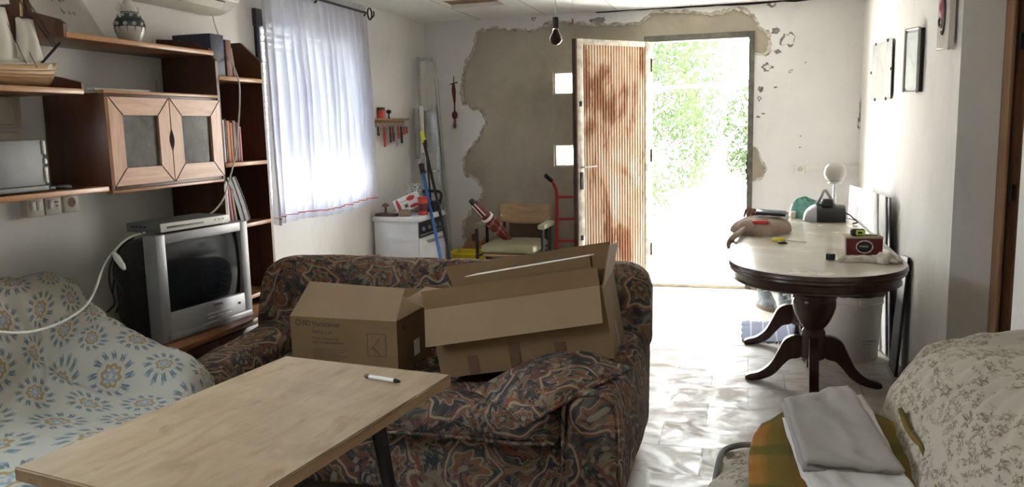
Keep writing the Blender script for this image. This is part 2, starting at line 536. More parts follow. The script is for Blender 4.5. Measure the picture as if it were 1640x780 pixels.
# --- sheets with flower medallions (worked in UV, metres)
t = NT('sheet_blue_medallions')
vec = t.coord('UV')
nz = t.new('TexNoise')
nz.inputs['Scale'].default_value = 60
t.l.new(vec, nz.inputs['Vector'])
r, a = tile_polar(t, vec, 0.25)
wob = t.math('MULTIPLY', t.math('SUBTRACT', nz.outputs[0], 0.5), 0.05)
r = t.math('ADD', r, wob)
base = (0.44, 0.415, 0.36)
c = t.mix(base, (0.38, 0.36, 0.31), t.noise(vec, 9, 4))
spk = t.math('SINE', t.math('MULTIPLY', a, 12.0))
spk2 = t.math('SINE', t.math('ADD', t.math('MULTIPLY', a, 36.0), t.math('MULTIPLY', r, 40.0)))
tooth = t.math('MULTIPLY', band(t, r, 0.245, 0.375), t.ramp(t.math('ADD', t.math('MULTIPLY', spk, 0.55), t.math('MULTIPLY', spk2, 0.45)), [(0.02, 0.0), (0.16, 1.0)]))
c = t.mix(c, (0.105, 0.150, 0.175), t.math('MULTIPLY', tooth, 0.92))
tips = t.math('MULTIPLY', band(t, r, 0.345, 0.41), t.ramp(spk, [(0.55, 0.0), (0.8, 1.0)]))
c = t.mix(c, (0.22, 0.29, 0.32), t.math('MULTIPLY', tips, 0.8))
r2 = t.math('ADD', r, t.math('MULTIPLY', t.math('SINE', t.math('MULTIPLY', a, 8.0)), 0.018))
c = t.mix(c, (0.29, 0.21, 0.09), t.math('MULTIPLY', band(t, r2, 0.115, 0.165), 0.9))
c = t.mix(c, (0.30, 0.30, 0.25), t.math('MULTIPLY', band(t, r2, 0.225, 0.237), 0.5))
c = t.mix(c, (0.17, 0.25, 0.32), t.math('MULTIPLY', band(t, t.math('ADD', r, t.math('MULTIPLY', t.math('SINE', t.math('MULTIPLY', a, 6.0)), 0.02)), 0.045, 0.085), 0.8))
t.base(c, 0.92, 0, 0.1)
t.bump(t.noise(vec, 500, 2), 0.15, 0.002)
M['sheet_blue'] = t.m

t = NT('sheet_brown_sprigs')
vec = t.coord('UV')
c = t.mix((0.50, 0.46, 0.385), (0.43, 0.39, 0.32), t.noise(vec, 7, 4))
mask = t.ramp(t.noise(vec, 7.5, 3, 0.6), [(0.44, 0.0), (0.50, 1.0)])
for cell, sh, pet in ((0.050, (0.1, 0.3), 5.0), (0.068, (0.6, 0.1), 5.0)):
    vd = t.vmath('ADD', vec, (0, 0, 0)).outputs[0]
    nn = t.new('TexNoise')
    nn.inputs['Scale'].default_value = 11
    t.l.new(vec, nn.inputs['Vector'])
    sc = t.vmath('SCALE', nn.outputs['Color'], (0, 0, 0))
    sc.inputs['Scale'].default_value = 0.07
    r, a = tile_polar(t, t.vmath('ADD', vd, sc.outputs[0]).outputs[0], cell, sh)
    pr = t.math('ADD', r, t.math('MULTIPLY', t.math('SINE', t.math('MULTIPLY', a, pet)), 0.09))
    flower = t.math('MULTIPLY', t.ramp(pr, [(0.24, 1.0), (0.30, 0.0)]), t.ramp(r, [(0.07, 0.0), (0.10, 1.0)]))
    ln = t.ramp(t.math('SINE', t.math('MULTIPLY', a, pet * 2)), [(0.1, 0.25), (0.6, 1.0)])
    c = t.mix(c, (0.16, 0.11, 0.065), t.math('MULTIPLY', t.math('MULTIPLY', flower, ln), t.math('MULTIPLY', mask, 0.85)))
t.base(c, 0.92, 0, 0.1)
t.bump(t.noise(vec, 500, 2), 0.15, 0.002)
M['sheet_brown'] = t.m

t = NT('plaid_wool')
vec = t.coord('UV')
s = t.new('SeparateXYZ')
t.l.new(vec, s.inputs[0])
wx = t.math('SINE', t.math('MULTIPLY', s.outputs[0], 26.0))
wy = t.math('SINE', t.math('MULTIPLY', s.outputs[1], 26.0))
c = t.mix((0.40, 0.19, 0.045), (0.13, 0.13, 0.035), t.ramp(wx, [(0.45, 0.0), (0.8, 0.75)]))
c = t.mix(c, (0.12, 0.14, 0.04), t.ramp(wy, [(0.5, 0.0), (0.85, 0.6)]))
c = t.mix(c, (0.34, 0.07, 0.035), t.ramp(t.math('ADD', t.math('MULTIPLY', wx, -0.6), t.math('MULTIPLY', wy, -0.6)), [(0.35, 0.0), (0.8, 0.85)]))
nf = t.noise(vec, 260, 3)
c = t.mix(c, (0.04, 0.03, 0.015), t.math('MULTIPLY', nf, 0.35))
t.base(c, 1.0, 0, 0.05)
t.bump(nf, 0.5, 0.004)
M['plaid'] = t.m

# --- rusty painted metal
t = NT('rusted_painted_metal')
v = t.coord(scale=(7, 7, 1.1))
n = t.noise(v, 1.0, 7, 0.66, 0.6)
n2 = t.noise(t.coord(scale=(1.6, 1.6, 0.8)), 2.2, 6, 0.62, 0.9)
rust = t.ramp(t.noise(t.coord(scale=(4, 4, 1)), 4, 6, 0.7), [(0.3, (0.155, 0.052, 0.022)), (0.6, (0.30, 0.125, 0.055)), (0.8, (0.46, 0.22, 0.11))])
c = t.mix((0.52, 0.47, 0.40), (0.62, 0.59, 0.53), t.noise(v, 3, 4))
f = t.math('ADD', t.math('MULTIPLY', n, 0.5), t.math('MULTIPLY', n2, 0.6))
c = t.mix(c, (0.52, 0.33, 0.20), t.ramp(f, [(0.44, 0.0), (0.53, 0.75)]))
c = t.mix(c, rust, t.ramp(f, [(0.555, 0.0), (0.61, 0.9)]))
t.base(c, 0.75, 0, 0.25)
t.bump(n, 0.4, 0.004)
M['rust'] = t.m
M['rust_edge'] = simple('rust_brown_edge', (0.07, 0.032, 0.02), 0.8, 0, 0.4, 20)
M['rust_light'] = simple('chipped_white_metal', (0.50, 0.46, 0.39), 0.7, 0, 0.35, 16)

t = NT('rug_weave')
v = t.coord()
s = t.new('SeparateXYZ')
t.l.new(v, s.inputs[0])
st = t.math('FRACT', t.math('MULTIPLY', s.outputs[0], 12.5))
c = t.mix((0.24, 0.26, 0.33), (0.50, 0.49, 0.46), t.ramp(st, [(0.84, 0.0), (0.88, 1.0)]))
c = t.mix(c, (0.08, 0.085, 0.11), t.math('MULTIPLY', t.noise(t.coord(scale=(1, 1, 1)), 120, 2), 0.6))
t.base(c, 0.95, 0, 0.1)
t.bump(t.noise(v, 150, 2), 0.5, 0.004)
M['rug'] = t.m

t = NT('faded_print')
v = t.coord()
t.base(t.ramp(t.noise(v, 7, 6, 0.65, 0.7), [(0.3, (0.33, 0.34, 0.33)), (0.5, (0.45, 0.46, 0.43)), (0.7, (0.55, 0.54, 0.50))]), 0.25, 0, 0.5)
M['print_grey'] = t.m
t = NT('pale_blue_print')
v = t.coord()
t.base(t.ramp(t.noise(v, 9, 6, 0.65, 0.7), [(0.3, (0.36, 0.44, 0.43)), (0.5, (0.48, 0.55, 0.53)), (0.7, (0.56, 0.60, 0.58))]), 0.5, 0, 0.2)
M['print_blue'] = t.m
t = NT('leaf_green')
v = t.coord()
df = t.new('BsdfDiffuse')
tl = t.new('BsdfTranslucent')
cc = t.ramp(t.noise(v, 1.3, 3), [(0.3, (0.026, 0.042, 0.018)), (0.6, (0.044, 0.064, 0.028)), (0.8, (0.065, 0.085, 0.040))])
t.l.new(cc, df.inputs[0])
t.l.new(cc, tl.inputs[0])
mx = t.new('MixShader')
mx.inputs[0].default_value = 0.45
t.l.new(df.outputs[0], mx.inputs[1])
t.l.new(tl.outputs[0], mx.inputs[2])
t.l.new(mx.outputs[0], t.out.inputs[0])
M['leaf'] = t.m
M['bark'] = simple('tree_bark', (0.13, 0.10, 0.07), 0.9, 0, 0.4, 8)
M['ground'] = simple('pale_dry_ground', (0.62, 0.58, 0.50), 0.95, 0, 0.18, 2)
M['paving'] = simple('pale_paving', (0.60, 0.58, 0.54), 0.9, 0, 0.15, 5)
M['awning'] = voile('cream_awning_cloth', (0.85, 0.83, 0.76), 0.0)
M['awning_edge'] = simple('yellow_awning_edge', (0.75, 0.55, 0.16), 0.8)
M['lampshade'] = voile('lampshade_stub', (0.8, 0.8, 0.8), 0.0)


# ---------------------------------------------------------------- mesh helpers
def box(bm, x0, x1, y0, y1, z0, z1, mat=None):
    vs = [bm.verts.new((x, y, z)) for x in (x0, x1) for y in (y0, y1) for z in (z0, z1)]
    fs = [(0, 1, 3, 2), (4, 6, 7, 5), (0, 4, 5, 1), (2, 3, 7, 6), (0, 2, 6, 4), (1, 5, 7, 3)]
    for f in fs:
        bm.faces.new([vs[i] for i in f])
    if mat is not None:
        bmesh.ops.transform(bm, matrix=mat, verts=vs)
    return vs


def bbox(bm, x0, x1, y0, y1, z0, z1, b=0.004, seg=2):
    """box with rounded edges"""
    t = bmesh.new()
    box(t, x0, x1, y0, y1, z0, z1)
    bmesh.ops.bevel(t, geom=t.edges[:], offset=b, segments=seg, profile=0.5, affect='EDGES')
    merge(bm, t)


def merge(bm, t, mat=None):
    if mat is not None:
        bmesh.ops.transform(t, matrix=mat, verts=t.verts)
    me = bpy.data.meshes.new('tmp')
    t.to_mesh(me)
    t.free()
    bm.from_mesh(me)
    bpy.data.meshes.remove(me)


def rbox(bm, x0, x1, y0, y1, z0, z1, r=0.05, n=10, puff=0.0, wob=0.0, wscale=6, mat=None):
    """padded block: rounded by r, swollen by puff, slightly uneven by wob"""
    c = Vector(((x0 + x1) / 2, (y0 + y1) / 2, (z0 + z1) / 2))
    h = Vector(((x1 - x0) / 2, (y1 - y0) / 2, (z1 - z0) / 2))
    r = min(r, min(h) * 0.98)
    t = bmesh.new()
    bmesh.ops.create_cube(t, size=2)
    bmesh.ops.subdivide_edges(t, edges=t.edges[:], cuts=n, use_grid_fill=True)
    for v in t.verts:
        q = Vector([math.copysign(abs(a) ** 0.75, a) for a in v.co])
        p = Vector((q.x * h.x, q.y * h.y, q.z * h.z))
        ip = Vector([max(-h[i] + r, min(h[i] - r, p[i])) for i in range(3)])
        d = p - ip
        if d.length > 1e-9:
            p = ip + d.normalized() * r
        if puff:
            u = [1 - min(1, abs(p[i]) / h[i]) ** 2 for i in range(3)]
            k = [u[1] * u[2], u[0] * u[2], u[0] * u[1]]
            p = Vector([p[i] + math.copysign(puff * k[i] if abs(p[i]) > h[i] * 0.3 else 0, p[i]) for i in range(3)])
        p += c
        if wob:
            p += noise.noise_vector(p * wscale) * wob
        v.co = p
    merge(bm, t, mat)


def tube(bm, pts, r, n=8, cap=True, closed=False):
    pts = [Vector(p) for p in pts]
    rs = r if isinstance(r, (list, tuple)) else [r] * len(pts)
    rings = []
    nrm = None
    for i, p in enumerate(pts):
        if closed:
            tg = pts[(i + 1) % len(pts)] - pts[i - 1]
        else:
            tg = pts[min(i + 1, len(pts) - 1)] - pts[max(i - 1, 0)]
        tg.normalize()
        if nrm is None:
            a = Vector((0, 0, 1)) if abs(tg.z) < 0.9 else Vector((1, 0, 0))
            nrm = tg.cross(a).normalized()
        else:
            nrm = (nrm - tg * nrm.dot(tg)).normalized()
        b = tg.cross(nrm)
        rings.append([bm.verts.new(p + (nrm * math.cos(2 * PI * k / n) + b * math.sin(2 * PI * k / n)) * rs[i]) for k in range(n)])
    m = len(rings)
    for i in range(m if closed else m - 1):
        A, B = rings[i], rings[(i + 1) % m]
        for k in range(n):
            bm.faces.new((A[k], A[(k + 1) % n], B[(k + 1) % n], B[k]))
    if cap and not closed:
        bm.faces.new(rings[0][::-1])
        bm.faces.new(rings[-1])


def smooth_pts(pts, sub=6):
    P = [Vector(p) for p in pts]
    P = [P[0] * 2 - P[1]] + P + [P[-1] * 2 - P[-2]]
    out = []
    for i in range(1, len(P) - 2):
        for k in range(sub):
            t = k / sub
            a, b, c, d = P[i - 1:i + 3]
            out.append(0.5 * ((2 * b) + (c - a) * t + (2 * a - 5 * b + 4 * c - d) * t * t + (3 * b - a - 3 * c + d) * t ** 3))
    out.append(P[-2])
    return out


def lathe(bm, prof, loc=(0, 0, 0), n=24, mat=None):
    """prof: list of (radius, z)"""
    t = bmesh.new()
    rings = []
    for r, z in prof:
        if r < 1e-6:
            rings.append([t.verts.new((0, 0, z))])
        else:
            rings.append([t.verts.new((r * math.cos(2 * PI * k / n), r * math.sin(2 * PI * k / n), z)) for k in range(n)])
    for A, B in zip(rings, rings[1:]):
        for k in range(n):
            q = [A[k % len(A)], A[(k + 1) % len(A)], B[(k + 1) % len(B)], B[k % len(B)]]
            q = list(dict.fromkeys(q))
            if len(q) > 2:
                t.faces.new(q)
    if len(rings[0]) > 1:
        t.faces.new(rings[0][::-1])
    if len(rings[-1]) > 1:
        t.faces.new(rings[-1])
    m = Matrix.Translation(loc)
    merge(bm, t, m @ mat if mat is not None else m)


def prism(bm, poly, axis, a0, a1):
    """poly in the two other axes (in xyz order), extruded along axis"""
    def mk(u, v, w):
        return {'X': (w, u, v), 'Y': (u, w, v), 'Z': (u, v, w)}[axis]
    A = [bm.verts.new(mk(u, v, a0)) for u, v in poly]
    B = [bm.verts.new(mk(u, v, a1)) for u, v in poly]
    n = len(poly)
    bm.faces.new(A)
    bm.faces.new(B[::-1])
    for i in range(n):
        bm.faces.new((A[i], B[i], B[(i + 1) % n], A[(i + 1) % n]))


def grid(bm, fn, nu, nv, uvfn=None, flip=False):
    uvl = bm.loops.layers.uv.verify() if uvfn else None
    V = [[bm.verts.new(fn(i / nu, j / nv)) for j in range(nv + 1)] for i in range(nu + 1)]
    for i in range(nu):
        for j in range(nv):
            idx = [(i, j), (i + 1, j), (i + 1, j + 1), (i, j + 1)]
            if flip:
                idx = idx[::-1]
            f = bm.faces.new([V[a][b] for a, b in idx])
            if uvl is not None:
                for lp, (a, b) in zip(f.loops, idx):
                    lp[uvl].uv = uvfn(a / nu, b / nv)


def spline_grid(C):
    """smooth surface through a table of control points; returns f(u, v)"""
    C = [[Vector(p) for p in row] for row in C]

    def cr(P, t):
        n = len(P) - 1
        s = min(max(t, 0), 1) * n
        i = min(int(s), n - 1)
        t = s - i
        a = P[i - 1] if i > 0 else P[0] * 2 - P[1]
        b, c = P[i], P[i + 1]
        d = P[i + 2] if i + 2 <= n else P[n] * 2 - P[n - 1]
        return 0.5 * ((2 * b) + (c - a) * t + (2 * a - 5 * b + 4 * c - d) * t * t + (3 * b - a - 3 * c + d) * t ** 3)

    def f(u, v):
        return cr([cr(row, v) for row in C], u)
    return f


def chain(o):
    m = Matrix.Identity(4)
    while o is not None:
        m = Matrix.LocRotScale(o.location, o.rotation_euler, o.scale) @ m
        o = o.parent
    return m


def obj(name, bm, mat, parent=None, smooth=True, local=False, base=True):
    """link bm as ONE mesh object; geometry is given in world space unless local"""
    bmesh.ops.recalc_face_normals(bm, faces=bm.faces[:]) if smooth != 'keep' else None
    me = bpy.data.meshes.new(name)
    loc = Vector((0, 0, 0))
    if parent is not None and not local:
        bmesh.ops.transform(bm, matrix=chain(parent).inverted(), verts=bm.verts)
    if parent is None and base and len(bm.verts):
        xs = [v.co for v in bm.verts]
        lo = Vector([min(p[i] for p in xs) for i in range(3)])
        hi = Vector([max(p[i] for p in xs) for i in range(3)])
        loc = Vector(((lo.x + hi.x) / 2, (lo.y + hi.y) / 2, lo.z))
        bmesh.ops.translate(bm, vec=-loc, verts=bm.verts)
    bm.to_mesh(me)
    bm.free()
    o = bpy.data.objects.new(name, me)
    COL.objects.link(o)
    o.location = loc
    o.parent = parent
    for m in (mat if isinstance(mat, list) else [mat]):
        me.materials.append(m)
    if smooth:
        me.shade_smooth()
        try:
            me.set_sharp_from_angle(angle=R(38))
        except Exception:
            pass
    return o


def thing(name, label, cat, loc=(0, 0, 0), rot=(0, 0, 0), group=None):
    o = bpy.data.objects.new(name, None)
    COL.objects.link(o)
    o.empty_display_size = 0.1
    o.location = loc
    o.rotation_euler = rot
    o['label'] = label
    o['category'] = cat
    if group:
        o['group'] = group
    return o


def tag(o, label, cat, group=None, kind=None):
    o['label'] = label
    o['category'] = cat
    if group:
        o['group'] = group
    if kind:
        o['kind'] = kind
    return o


def struct(name, bm, mat, parent=None, smooth=False, base=False):
    o = obj(name, bm, mat, parent, smooth, base=base)
    o['kind'] = 'structure'
    return o


def B(*a, **k):
    """new bmesh holding one bevelled box"""
    bm = bmesh.new()
    bbox(bm, *a, **k)
    return bm


def BB(*a):
    bm = bmesh.new()
    box(bm, *a)
    return bm


def T(pts, r, n=8, **k):
    bm = bmesh.new()
    tube(bm, pts, r, n, **k)
    return bm


def L(prof, loc=(0, 0, 0), n=24, mat=None):
    bm = bmesh.new()
    lathe(bm, prof, loc, n, mat)
    return bm


def solid(o, th, offset=-1):
    m = o.modifiers.new('thickness', 'SOLIDIFY')
    m.thickness = th
    m.offset = offset
    return o


def text(name, s, size, mat4, mat, parent, extrude=0.0004, sx=1.0, bold=0.0):
    cu = bpy.data.curves.new('tmp_text', 'FONT')
    cu.body = s
    cu.size = size
    cu.extrude = extrude
    cu.offset = bold
    cu.align_x = 'LEFT'
    cu.align_y = 'BOTTOM_BASELINE'
    to = bpy.data.objects.new('tmp_text', cu)
    COL.objects.link(to)
    bpy.context.view_layer.update()
    me = bpy.data.meshes.new_from_object(to.evaluated_get(bpy.context.evaluated_depsgraph_get()))
    bm = bmesh.new()
    bm.from_mesh(me)
    bpy.data.objects.remove(to)
    bpy.data.curves.remove(cu)
    bpy.data.meshes.remove(me)
    bmesh.ops.transform(bm, matrix=mat4 @ Matrix.Diagonal((sx, 1, 1, 1)), verts=bm.verts)
    return obj(name, bm, mat, parent, smooth=False)


def basis(o, x, y, z):
    """matrix whose columns are the axes x, y, z at origin o"""
    x, y, z = Vector(x).normalized(), Vector(y).normalized(), Vector(z).normalized()
    return Matrix(((x.x, y.x, z.x, o[0]), (x.y, y.y, z.y, o[1]), (x.z, y.z, z.z, o[2]), (0, 0, 0, 1)))


def vm(f):
    """fractal noise in [-1, 1]"""
    return noise.fractal(f, 0.9, 2.1, 4)


# ================================================================ THE ROOM
XL, XR, YB, ZC, YR = -2.82, 0.86, 7.06, 2.35, -1.6
bm = BB(XL - 0.2, 1.06, YR - 0.2, YB + 0.02, -0.12, 0.0)
struct('floor', bm, M['floor'])

# ceiling with two openings where a board is missing
bm = bmesh.new()
H1 = (-2.29, -1.83, 5.94, 6.32)
H2 = (-2.62, -2.20, 4.95, 5.40)
xs = [XL - 0.2, -2.62, -2.29, -2.20, -1.83, 1.06]
ys = [YR - 0.2, 4.95, 5.40, 5.94, 6.32, YB + 0.2]
for i in range(5):
    for j in range(5):
        cx, cy = (xs[i] + xs[i + 1]) / 2, (ys[j] + ys[j + 1]) / 2
        if any(h[0] < cx < h[1] and h[2] < cy < h[3] for h in (H1, H2)):
            continue
        box(bm, xs[i], xs[i + 1], ys[j], ys[j + 1], ZC, ZC + 0.03)
bmesh.ops.remove_doubles(bm, verts=bm.verts, dist=1e-5)
ceil = struct('ceiling', bm, M['ceiling'])
bm = bmesh.new()
for k in range(-1, 8):
    y = 0.35 + k * 0.61 + 0.6
    if y < 6.9:
        box(bm, XL, XR, y - 0.003, y + 0.003, ZC - 0.0015, ZC)
for k in range(6):
    x = -2.29 + k * 0.61
    box(bm, x - 0.003, x + 0.003, YR, YB - 0.02, ZC - 0.0015, ZC)
struct('ceiling_joints', bm, M['ceiling_joint'], ceil)
bm = bmesh.new()
for h in (H1, H2):
    for k in range(3):
        w = (h[3] - h[2]) / 3
        box(bm, h[0] - 0.05, h[1] + 0.05, h[2] + k * w + 0.004, h[2] + (k + 1) * w - 0.004, ZC + 0.03, ZC + 0.05)
struct('ceiling_battens', bm, wood('roof_board', (0.20, 0.12, 0.06), (0.34, 0.21, 0.11), 0.7, 'X'), ceil)
struct('roof', BB(XL - 0.2, 1.06, YR - 0.2, YB + 0.25, ZC + 0.06, ZC + 0.10), M['void'])

# back wall: bare cement, with the door opening and two glass blocks let in
bm = bmesh.new()
bx = [(-1.64, 1.045, 1.240), (-1.64, 1.672, 1.868)]
box(bm, XL - 0.2, -1.64, YB, YB + 0.2, 0, ZC)
for z0, z1 in ((0, 1.045), (1.240, 1.672), (1.868, ZC)):
    box(bm, -1.64, -1.445, YB, YB + 0.2, z0, z1)
box(bm, -1.445, -0.80, YB, YB + 0.2, 0, ZC)
box(bm, -0.80, 0.0, YB, YB + 0.2, 2.085, ZC)
box(bm, 0.0, 1.06, YB, YB + 0.2, 0, ZC)
bmesh.ops.remove_doubles(bm, verts=bm.verts, dist=1e-5)
wall_back = struct('wall_back', bm, M['cement'])

# the remaining white plaster skin with a broken outline
random.seed(3)
edge_l = [(-2.473, 7.050, 0.052), (-2.491, 7.050, 0.257), (-2.509, 7.050, 0.432), (-2.512, 7.050, 0.548), (-2.441, 7.050, 0.647), (-2.342, 7.050, 0.739), (-2.309, 7.050, 0.837), (-2.348, 7.050, 0.922), (-2.478, 7.050, 0.997), (-2.498, 7.050, 1.116), (-2.410, 7.050, 1.228), (-2.306, 7.050, 1.333), (-2.261, 7.050, 1.454), (-2.305, 7.050, 1.550), (-2.463, 7.050, 1.615), (-2.476, 7.050, 1.765), (-2.440, 7.050, 1.957), (-2.364, 7.050, 2.117), (-2.313, 7.050, 2.249)]
edge_t = [(-2.173, 7.050, 2.274), (-1.968, 7.050, 2.236), (-1.760, 7.050, 2.241), (-1.609, 7.050, 2.311), (-1.461, 7.050, 2.271), (-1.192, 7.050, 2.251), (-0.886, 7.050, 2.239), (-0.787, 7.050, 2.304), (-0.669, 7.050, 2.327), (-0.471, 7.050, 2.295), (-0.281, 7.050, 2.284), (-0.090, 7.050, 2.312), (0.037, 7.050, 2.255), (0.068, 7.050, 2.160), (0.161, 7.050, 2.077), (0.168, 7.050, 1.953), (0.082, 7.050, 1.933), (0.023, 7.050, 1.940)]
edge_r = [(0.021, 7.050, 1.215), (0.076, 7.050, 1.178), (0.112, 7.050, 1.090), (0.158, 7.050, 1.018), (0.120, 7.050, 0.936), (0.021, 7.050, 0.916)]


def jag(P, amp=0.022, sub=9):
    out = []
    for a, b in zip(P, P[1:]):
        a, b = Vector((a[0], a[2])), Vector((b[0], b[2]))
        n = Vector((-(b - a).y, (b - a).x)).normalized()
        for k in range(sub):
            t = k / sub
            p = a.lerp(b, t)
            w = vm(Vector((p.x * 11, p.y * 11, 3.3))) + 0.5 * vm(Vector((p.x * 34, p.y * 34, 7.3)))
            out.append(tuple(p + n * w * amp * (1 if k else 0.3)))
    out.append((P[-1][0], P[-1][2]))
    return out


JX = 0.035
c1, c2 = jag(edge_l + edge_t), jag(edge_r, 0.006)
c1[-1] = (JX, c1[-1][1])
c2[0] = (JX, c2[0][1])
c2[-1] = (JX, c2[-1][1])
poly = [(XL, 0.0), (c1[0][0], 0.0)] + c1 + c2 + [(JX, 0.0), (XR, 0.0), (XR, ZC), (-0.9, ZC), (XL, ZC)]
bm = bmesh.new()
prism(bm, poly, 'Y', YB - 0.016, YB)
bm.normal_update()
bmesh.ops.triangulate(bm, faces=bm.faces[:])
struct('wall_back_plaster', bm, M['plaster_back'], wall_back)
bm = bmesh.new()
for cc in (c1, c2[1:-1]):
    pts = [(x, YB - 0.007, z) for x, z in cc]
    tube(bm, pts, [0.011 + 0.016 * abs(vm(Vector((p[0] * 9, p[2] * 9, 1)))) for p in pts], 6)
struct('wall_back_broken_edge', bm, M['edge'], wall_back, smooth=True)

# grey chips where the paint has flaked, right of the door
bm = bmesh.new()


def chip(px, pz, rx, rz, seed, hole=0.0):
    n = 26
    P, Q = [], []
    for k in range(n):
        a = 2 * PI * k / n
        w = 0.72 + 0.55 * vm(Vector((math.cos(a) * 1.3 + seed, math.sin(a) * 1.3, seed * 2.1)))
        P.append(bm.verts.new((px + rx * w * math.cos(a), YB - 0.0175, pz + rz * w * math.sin(a))))
        w2 = w * hole * (1 + 0.2 * math.sin(3 * a + seed))
        Q.append(bm.verts.new((px + rx * 0.1 + rx * w2 * math.cos(a), YB - 0.0175, pz + rz * w2 * math.sin(a))))
    if hole:
        for k in range(n):
            bm.faces.new((P[k], P[(k + 1) % n], Q[(k + 1) % n], Q[k]))
    else:
        for q in Q:
            bm.verts.remove(q)
        bm.faces.new(P)


for i, (p, rx, rz, h) in enumerate((((0.208, 7.045, 2.113), 0.045, 0.035, 0), ((0.300, 7.045, 2.049), 0.065, 0.085, 0.86), ((0.226, 7.045, 1.950), 0.04, 0.022, 0),
                                    ((0.142, 7.045, 1.831), 0.055, 0.04, 0.6), ((0.097, 7.045, 1.663), 0.025, 0.03, 0), ((0.213, 7.045, 1.669), 0.016, 0.012, 0),
                                    ((0.088, 7.045, 1.583), 0.02, 0.03, 0.5), ((0.081, 7.045, 1.437), 0.018, 0.014, 0), ((0.179, 7.045, 2.343), 0.05, 0.05, 0.55),
                                    ((0.325, 7.045, 1.793), 0.02, 0.02, 0.6), ((0.120, 7.045, 1.461), 0.02, 0.008, 0), ((-1.796, 7.045, 2.326), 0.03, 0.02, 0.4), ((-1.223, 7.045, 2.283), 0.085, 0.035, 0),
                                    ((0.857, 7.045, 1.490), 0.012, 0.16, 0), ((0.852, 7.045, 1.353), 0.02, 0.07, 0.5))):
    chip(p[0], p[2], rx, rz, i * 1.7 + 0.4, h)
for p in ((0.414, 7.045, 1.274), (0.411, 7.045, 1.183), (0.044, 7.045, 0.467), (0.437, 7.045, 1.857)):
    chip(p[0], p[2], 0.008, 0.008, 1.0)
struct('wall_back_chips', bm, M['chip'], wall_back)
# black strip coloured as a gap's shade along the top of the back wall
bm = bmesh.new()
pts = [(-1.25 + k * 0.1, 0) for k in range(22)]
prism(bm, [(-1.25, ZC)] + [(x, ZC - 0.006 - 0.016 * abs(vm(Vector((x * 4, 0, 0)))) - (0.004 if x > -0.6 else 0)) for x, _ in pts] + [(XR, ZC)], 'Y', YB - 0.024, YB - 0.0165)
struct('gap_shade_strip', bm, M['void'])
# tan stone skirting right of the door, threshold
bm = BB(0.05, XR - 0.002, YB - 0.03, YB - 0.017, 0, 0.10)
struct('baseboard_back', bm, M['stone'])
bm = B(-0.80, 0.0, YB - 0.03, YB + 0.24, 0.0, 0.028, b=0.004)
struct('trim_2', bm, M['stone'])

# left wall with the window opening and one for the added fill window
WY0, WY1, WZ0, WZ1 = 4.42, 5.62, 0.95, 2.12
bm = bmesh.new()
box(bm, XL - 0.24, XL, YR - 0.2, 1.0, 0, ZC)
box(bm, XL - 0.24, XL, 1.0, 1.9, 0, 1.3)
box(bm, XL - 0.24, XL, 1.0, 1.9, 2.0, ZC)
box(bm, XL - 0.24, XL, 1.9, WY0, 0, ZC)
box(bm, XL - 0.24, XL, WY1, YB + 0.2, 0, ZC)
box(bm, XL - 0.24, XL, WY0, WY1, 0, WZ0)
box(bm, XL - 0.24, XL, WY0, WY1, WZ1, ZC)
bmesh.ops.remove_doubles(bm, verts=bm.verts, dist=1e-5)
struct('wall_left', bm, M['plaster'])
# right wall with the deep doorway
bm = bmesh.new()
box(bm, XR, XR + 0.16, 3.90, YB + 0.2, 0, ZC)
box(bm, XR, XR + 0.16, YR - 0.2, 3.02, 0, ZC)
box(bm, XR, XR + 0.16, 3.02, 3.90, 1.99, ZC)
bmesh.ops.remove_doubles(bm, verts=bm.verts, dist=1e-5)
struct('wall_right', bm, M['plaster'])
struct('wall_rear', BB(XL - 0.2, 1.06, YR - 0.2, YR, 0, ZC), M['plaster'])
# unlit hallway beyond the doorway
bm = bmesh.new()
box(bm, 2.3, 2.4, 2.4, 4.5, -0.1, 2.4)
box(bm, 1.02, 2.3, 2.3, 2.4, -0.1, 2.4)
box(bm, 1.02, 2.3, 4.5, 4.6, -0.1, 2.4)
box(bm, 1.02, 2.4, 2.3, 4.6, 2.35, 2.45)
box(bm, 1.06, 2.4, 2.3, 4.6, -0.12, 0.0)
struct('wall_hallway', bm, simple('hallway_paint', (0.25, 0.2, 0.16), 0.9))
# doorway casing
bm = bmesh.new()
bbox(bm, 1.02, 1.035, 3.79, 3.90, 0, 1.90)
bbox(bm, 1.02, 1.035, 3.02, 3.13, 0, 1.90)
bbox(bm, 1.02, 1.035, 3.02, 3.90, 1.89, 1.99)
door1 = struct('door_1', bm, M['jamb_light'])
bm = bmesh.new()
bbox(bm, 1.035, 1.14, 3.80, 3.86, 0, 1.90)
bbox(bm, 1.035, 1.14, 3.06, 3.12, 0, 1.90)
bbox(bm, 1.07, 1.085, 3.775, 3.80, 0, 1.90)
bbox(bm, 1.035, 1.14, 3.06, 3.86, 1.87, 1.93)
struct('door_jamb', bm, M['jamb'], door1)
bm = bmesh.new()
for z in (0.35, 1.05, 1.66):
    bbox(bm, 1.045, 1.06, 3.785, 3.80, z, z + 0.07)
struct('hinge_plates', bm, M['black_metal'], door1)

